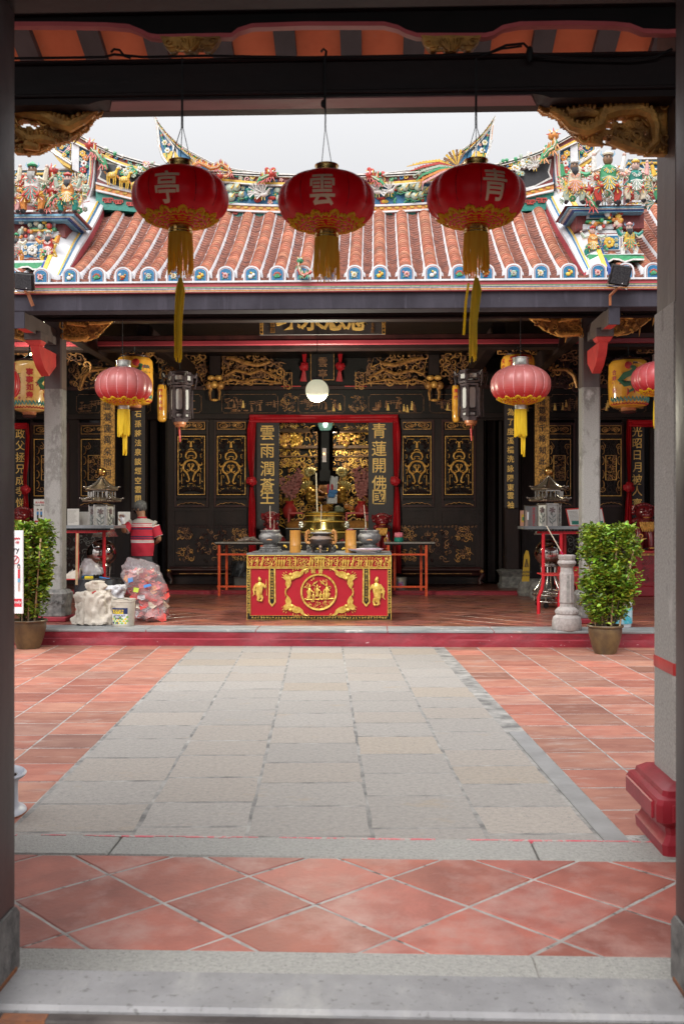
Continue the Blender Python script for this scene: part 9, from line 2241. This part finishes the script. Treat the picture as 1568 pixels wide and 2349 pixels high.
m = MB(m_sack); a = at(153,1333,14.7); b = at(184,1311,14.7); m.add([(a.x,14.6,zsl+.001),(b.x,14.6,zsl+.001),(b.x,14.62,zsl+.15),(a.x,14.62,zsl+.06),(a.x,14.9,zsl+.001),(b.x,14.9,zsl+.001),(b.x,14.9,zsl+.16),(a.x,14.9,zsl+.07)], [(0,1,2,3),(5,4,7,6),(3,2,6,7),(1,5,6,2),(4,0,3,7)]); m.use(m_paper)
for i in range(7): m.add([at(156+3.2*i, 1316-i*.6, 14.7), at(161+3.2*i, 1309-(i % 3)*2, 14.72), at(163+3.2*i, 1318, 14.75)], [(0,1,2)])
tag(m.build('canvas_box', smooth=0), 'beige canvas box with papers on the left end of the red table shelf', 'box')
m = MB(m_stake); m.tube([at(176,1342,14.0), at(178,1224,14.2)], .018, 6); tag(m.build('broom_stick'), 'plain wooden broom stick standing against the left red table', 'stick')
cd = bpy.data.cameras.new('camera'); co = bpy.data.objects.new('camera', cd); C.objects.link(co); sc.camera = co
co.location = (0, 0, H); co.rotation_euler = (PI/2, 0, TH)
cd.sensor_fit = 'VERTICAL'; cd.sensor_height = 36; cd.lens = F/2349*36; cd.shift_y = 17.5/2349; cd.shift_x = 0; cd.clip_start = .05; cd.clip_end = 500
cd.dof.use_dof = True; cd.dof.focus_distance = 13.0; cd.dof.aperture_fstop = 5.0
w = bpy.data.worlds.new('World'); sc.world = w; w.use_nodes = True
nt = w.node_tree; N = nt.nodes; L = nt.links
bg = N['Background']
sky = N.new('ShaderNodeTexSky'); sky.sky_type = 'NISHITA'; sky.sun_disc = False; sky.sun_elevation = math.radians(42); sky.sun_rotation = math.radians(200); sky.dust_density = 5; sky.air_density = 1.5
hs = N.new('ShaderNodeHueSaturation'); hs.inputs['Saturation'].default_value = .10; hs.inputs['Value'].default_value = .05
L.new(sky.outputs[0], hs.inputs['Color'])
tc = N.new('ShaderNodeTexCoord'); sx = N.new('ShaderNodeSeparateXYZ'); L.new(tc.outputs['Generated'], sx.inputs[0])
mr = N.new('ShaderNodeMapRange'); mr.inputs['From Min'].default_value = 0; mr.inputs['From Max'].default_value = 1; mr.inputs['To Min'].default_value = .20; mr.inputs['To Max'].default_value = 2.4
pw = N.new('ShaderNodeMath'); pw.operation = 'POWER'; pw.inputs[1].default_value = 2.2; pw.use_clamp = True; ab = N.new('ShaderNodeMath'); ab.operation = 'MAXIMUM'; ab.inputs[1].default_value = 0; L.new(sx.outputs['Z'], ab.inputs[0]); L.new(ab.outputs[0], pw.inputs[0]); L.new(pw.outputs[0], mr.inputs['Value'])
cl = N.new('ShaderNodeMix'); cl.data_type = 'RGBA'; cl.blend_type = 'MULTIPLY'; cl.inputs['Factor'].default_value = 1
nz = N.new('ShaderNodeTexNoise'); nz.inputs['Scale'].default_value = 2.2; nz.inputs['Detail'].default_value = 3
m2 = N.new('ShaderNodeMapRange'); m2.inputs['To Min'].default_value = .90; m2.inputs['To Max'].default_value = 1.10; L.new(tc.outputs['Generated'], nz.inputs['Vector']); L.new(nz.outputs['Fac'], m2.inputs['Value'])
cc = N.new('ShaderNodeCombineColor');
mm = N.new('ShaderNodeMath'); mm.operation = 'MULTIPLY'; L.new(mr.outputs[0], mm.inputs[0]); L.new(m2.outputs[0], mm.inputs[1])
for i, k in enumerate((1.0, 1.0, 1.025)):
 q_ = N.new('ShaderNodeMath'); q_.operation = 'MULTIPLY'; q_.inputs[1].default_value = k; L.new(mm.outputs[0], q_.inputs[0]); L.new(q_.outputs[0], cc.inputs[i])
ad = N.new('ShaderNodeMix'); ad.data_type = 'RGBA'; ad.blend_type = 'ADD'; ad.inputs['Factor'].default_value = 1
L.new(cc.outputs[0], ad.inputs['A']); L.new(hs.outputs[0], ad.inputs['B'])
L.new(ad.outputs['Result'], bg.inputs['Color']); bg.inputs['Strength'].default_value = 1.0
sd = bpy.data.lights.new('sun', 'SUN'); so_ = bpy.data.objects.new('sun', sd); C.objects.link(so_)
sd.energy = 1.5; sd.angle = math.radians(35); sd.color = (1, .97, .93)
d = Vector((math.sin(math.radians(200))*math.cos(math.radians(42)), math.cos(math.radians(200))*math.cos(math.radians(42)), math.sin(math.radians(42))))
so_.rotation_euler = d.to_track_quat('Z', 'Y').to_euler(); so_.location = d*30
sc.view_settings.view_transform = 'Standard'; sc.view_settings.look = 'None'; sc.view_settings.gamma = 1; sc.view_settings.exposure = EXPO if 'EXPO' in globals() else 0.5
sc.cycles.max_bounces = 8; sc.cycles.diffuse_bounces = 5; sc.cycles.use_denoising = True; sc.cycles.sample_clamp_indirect = 6
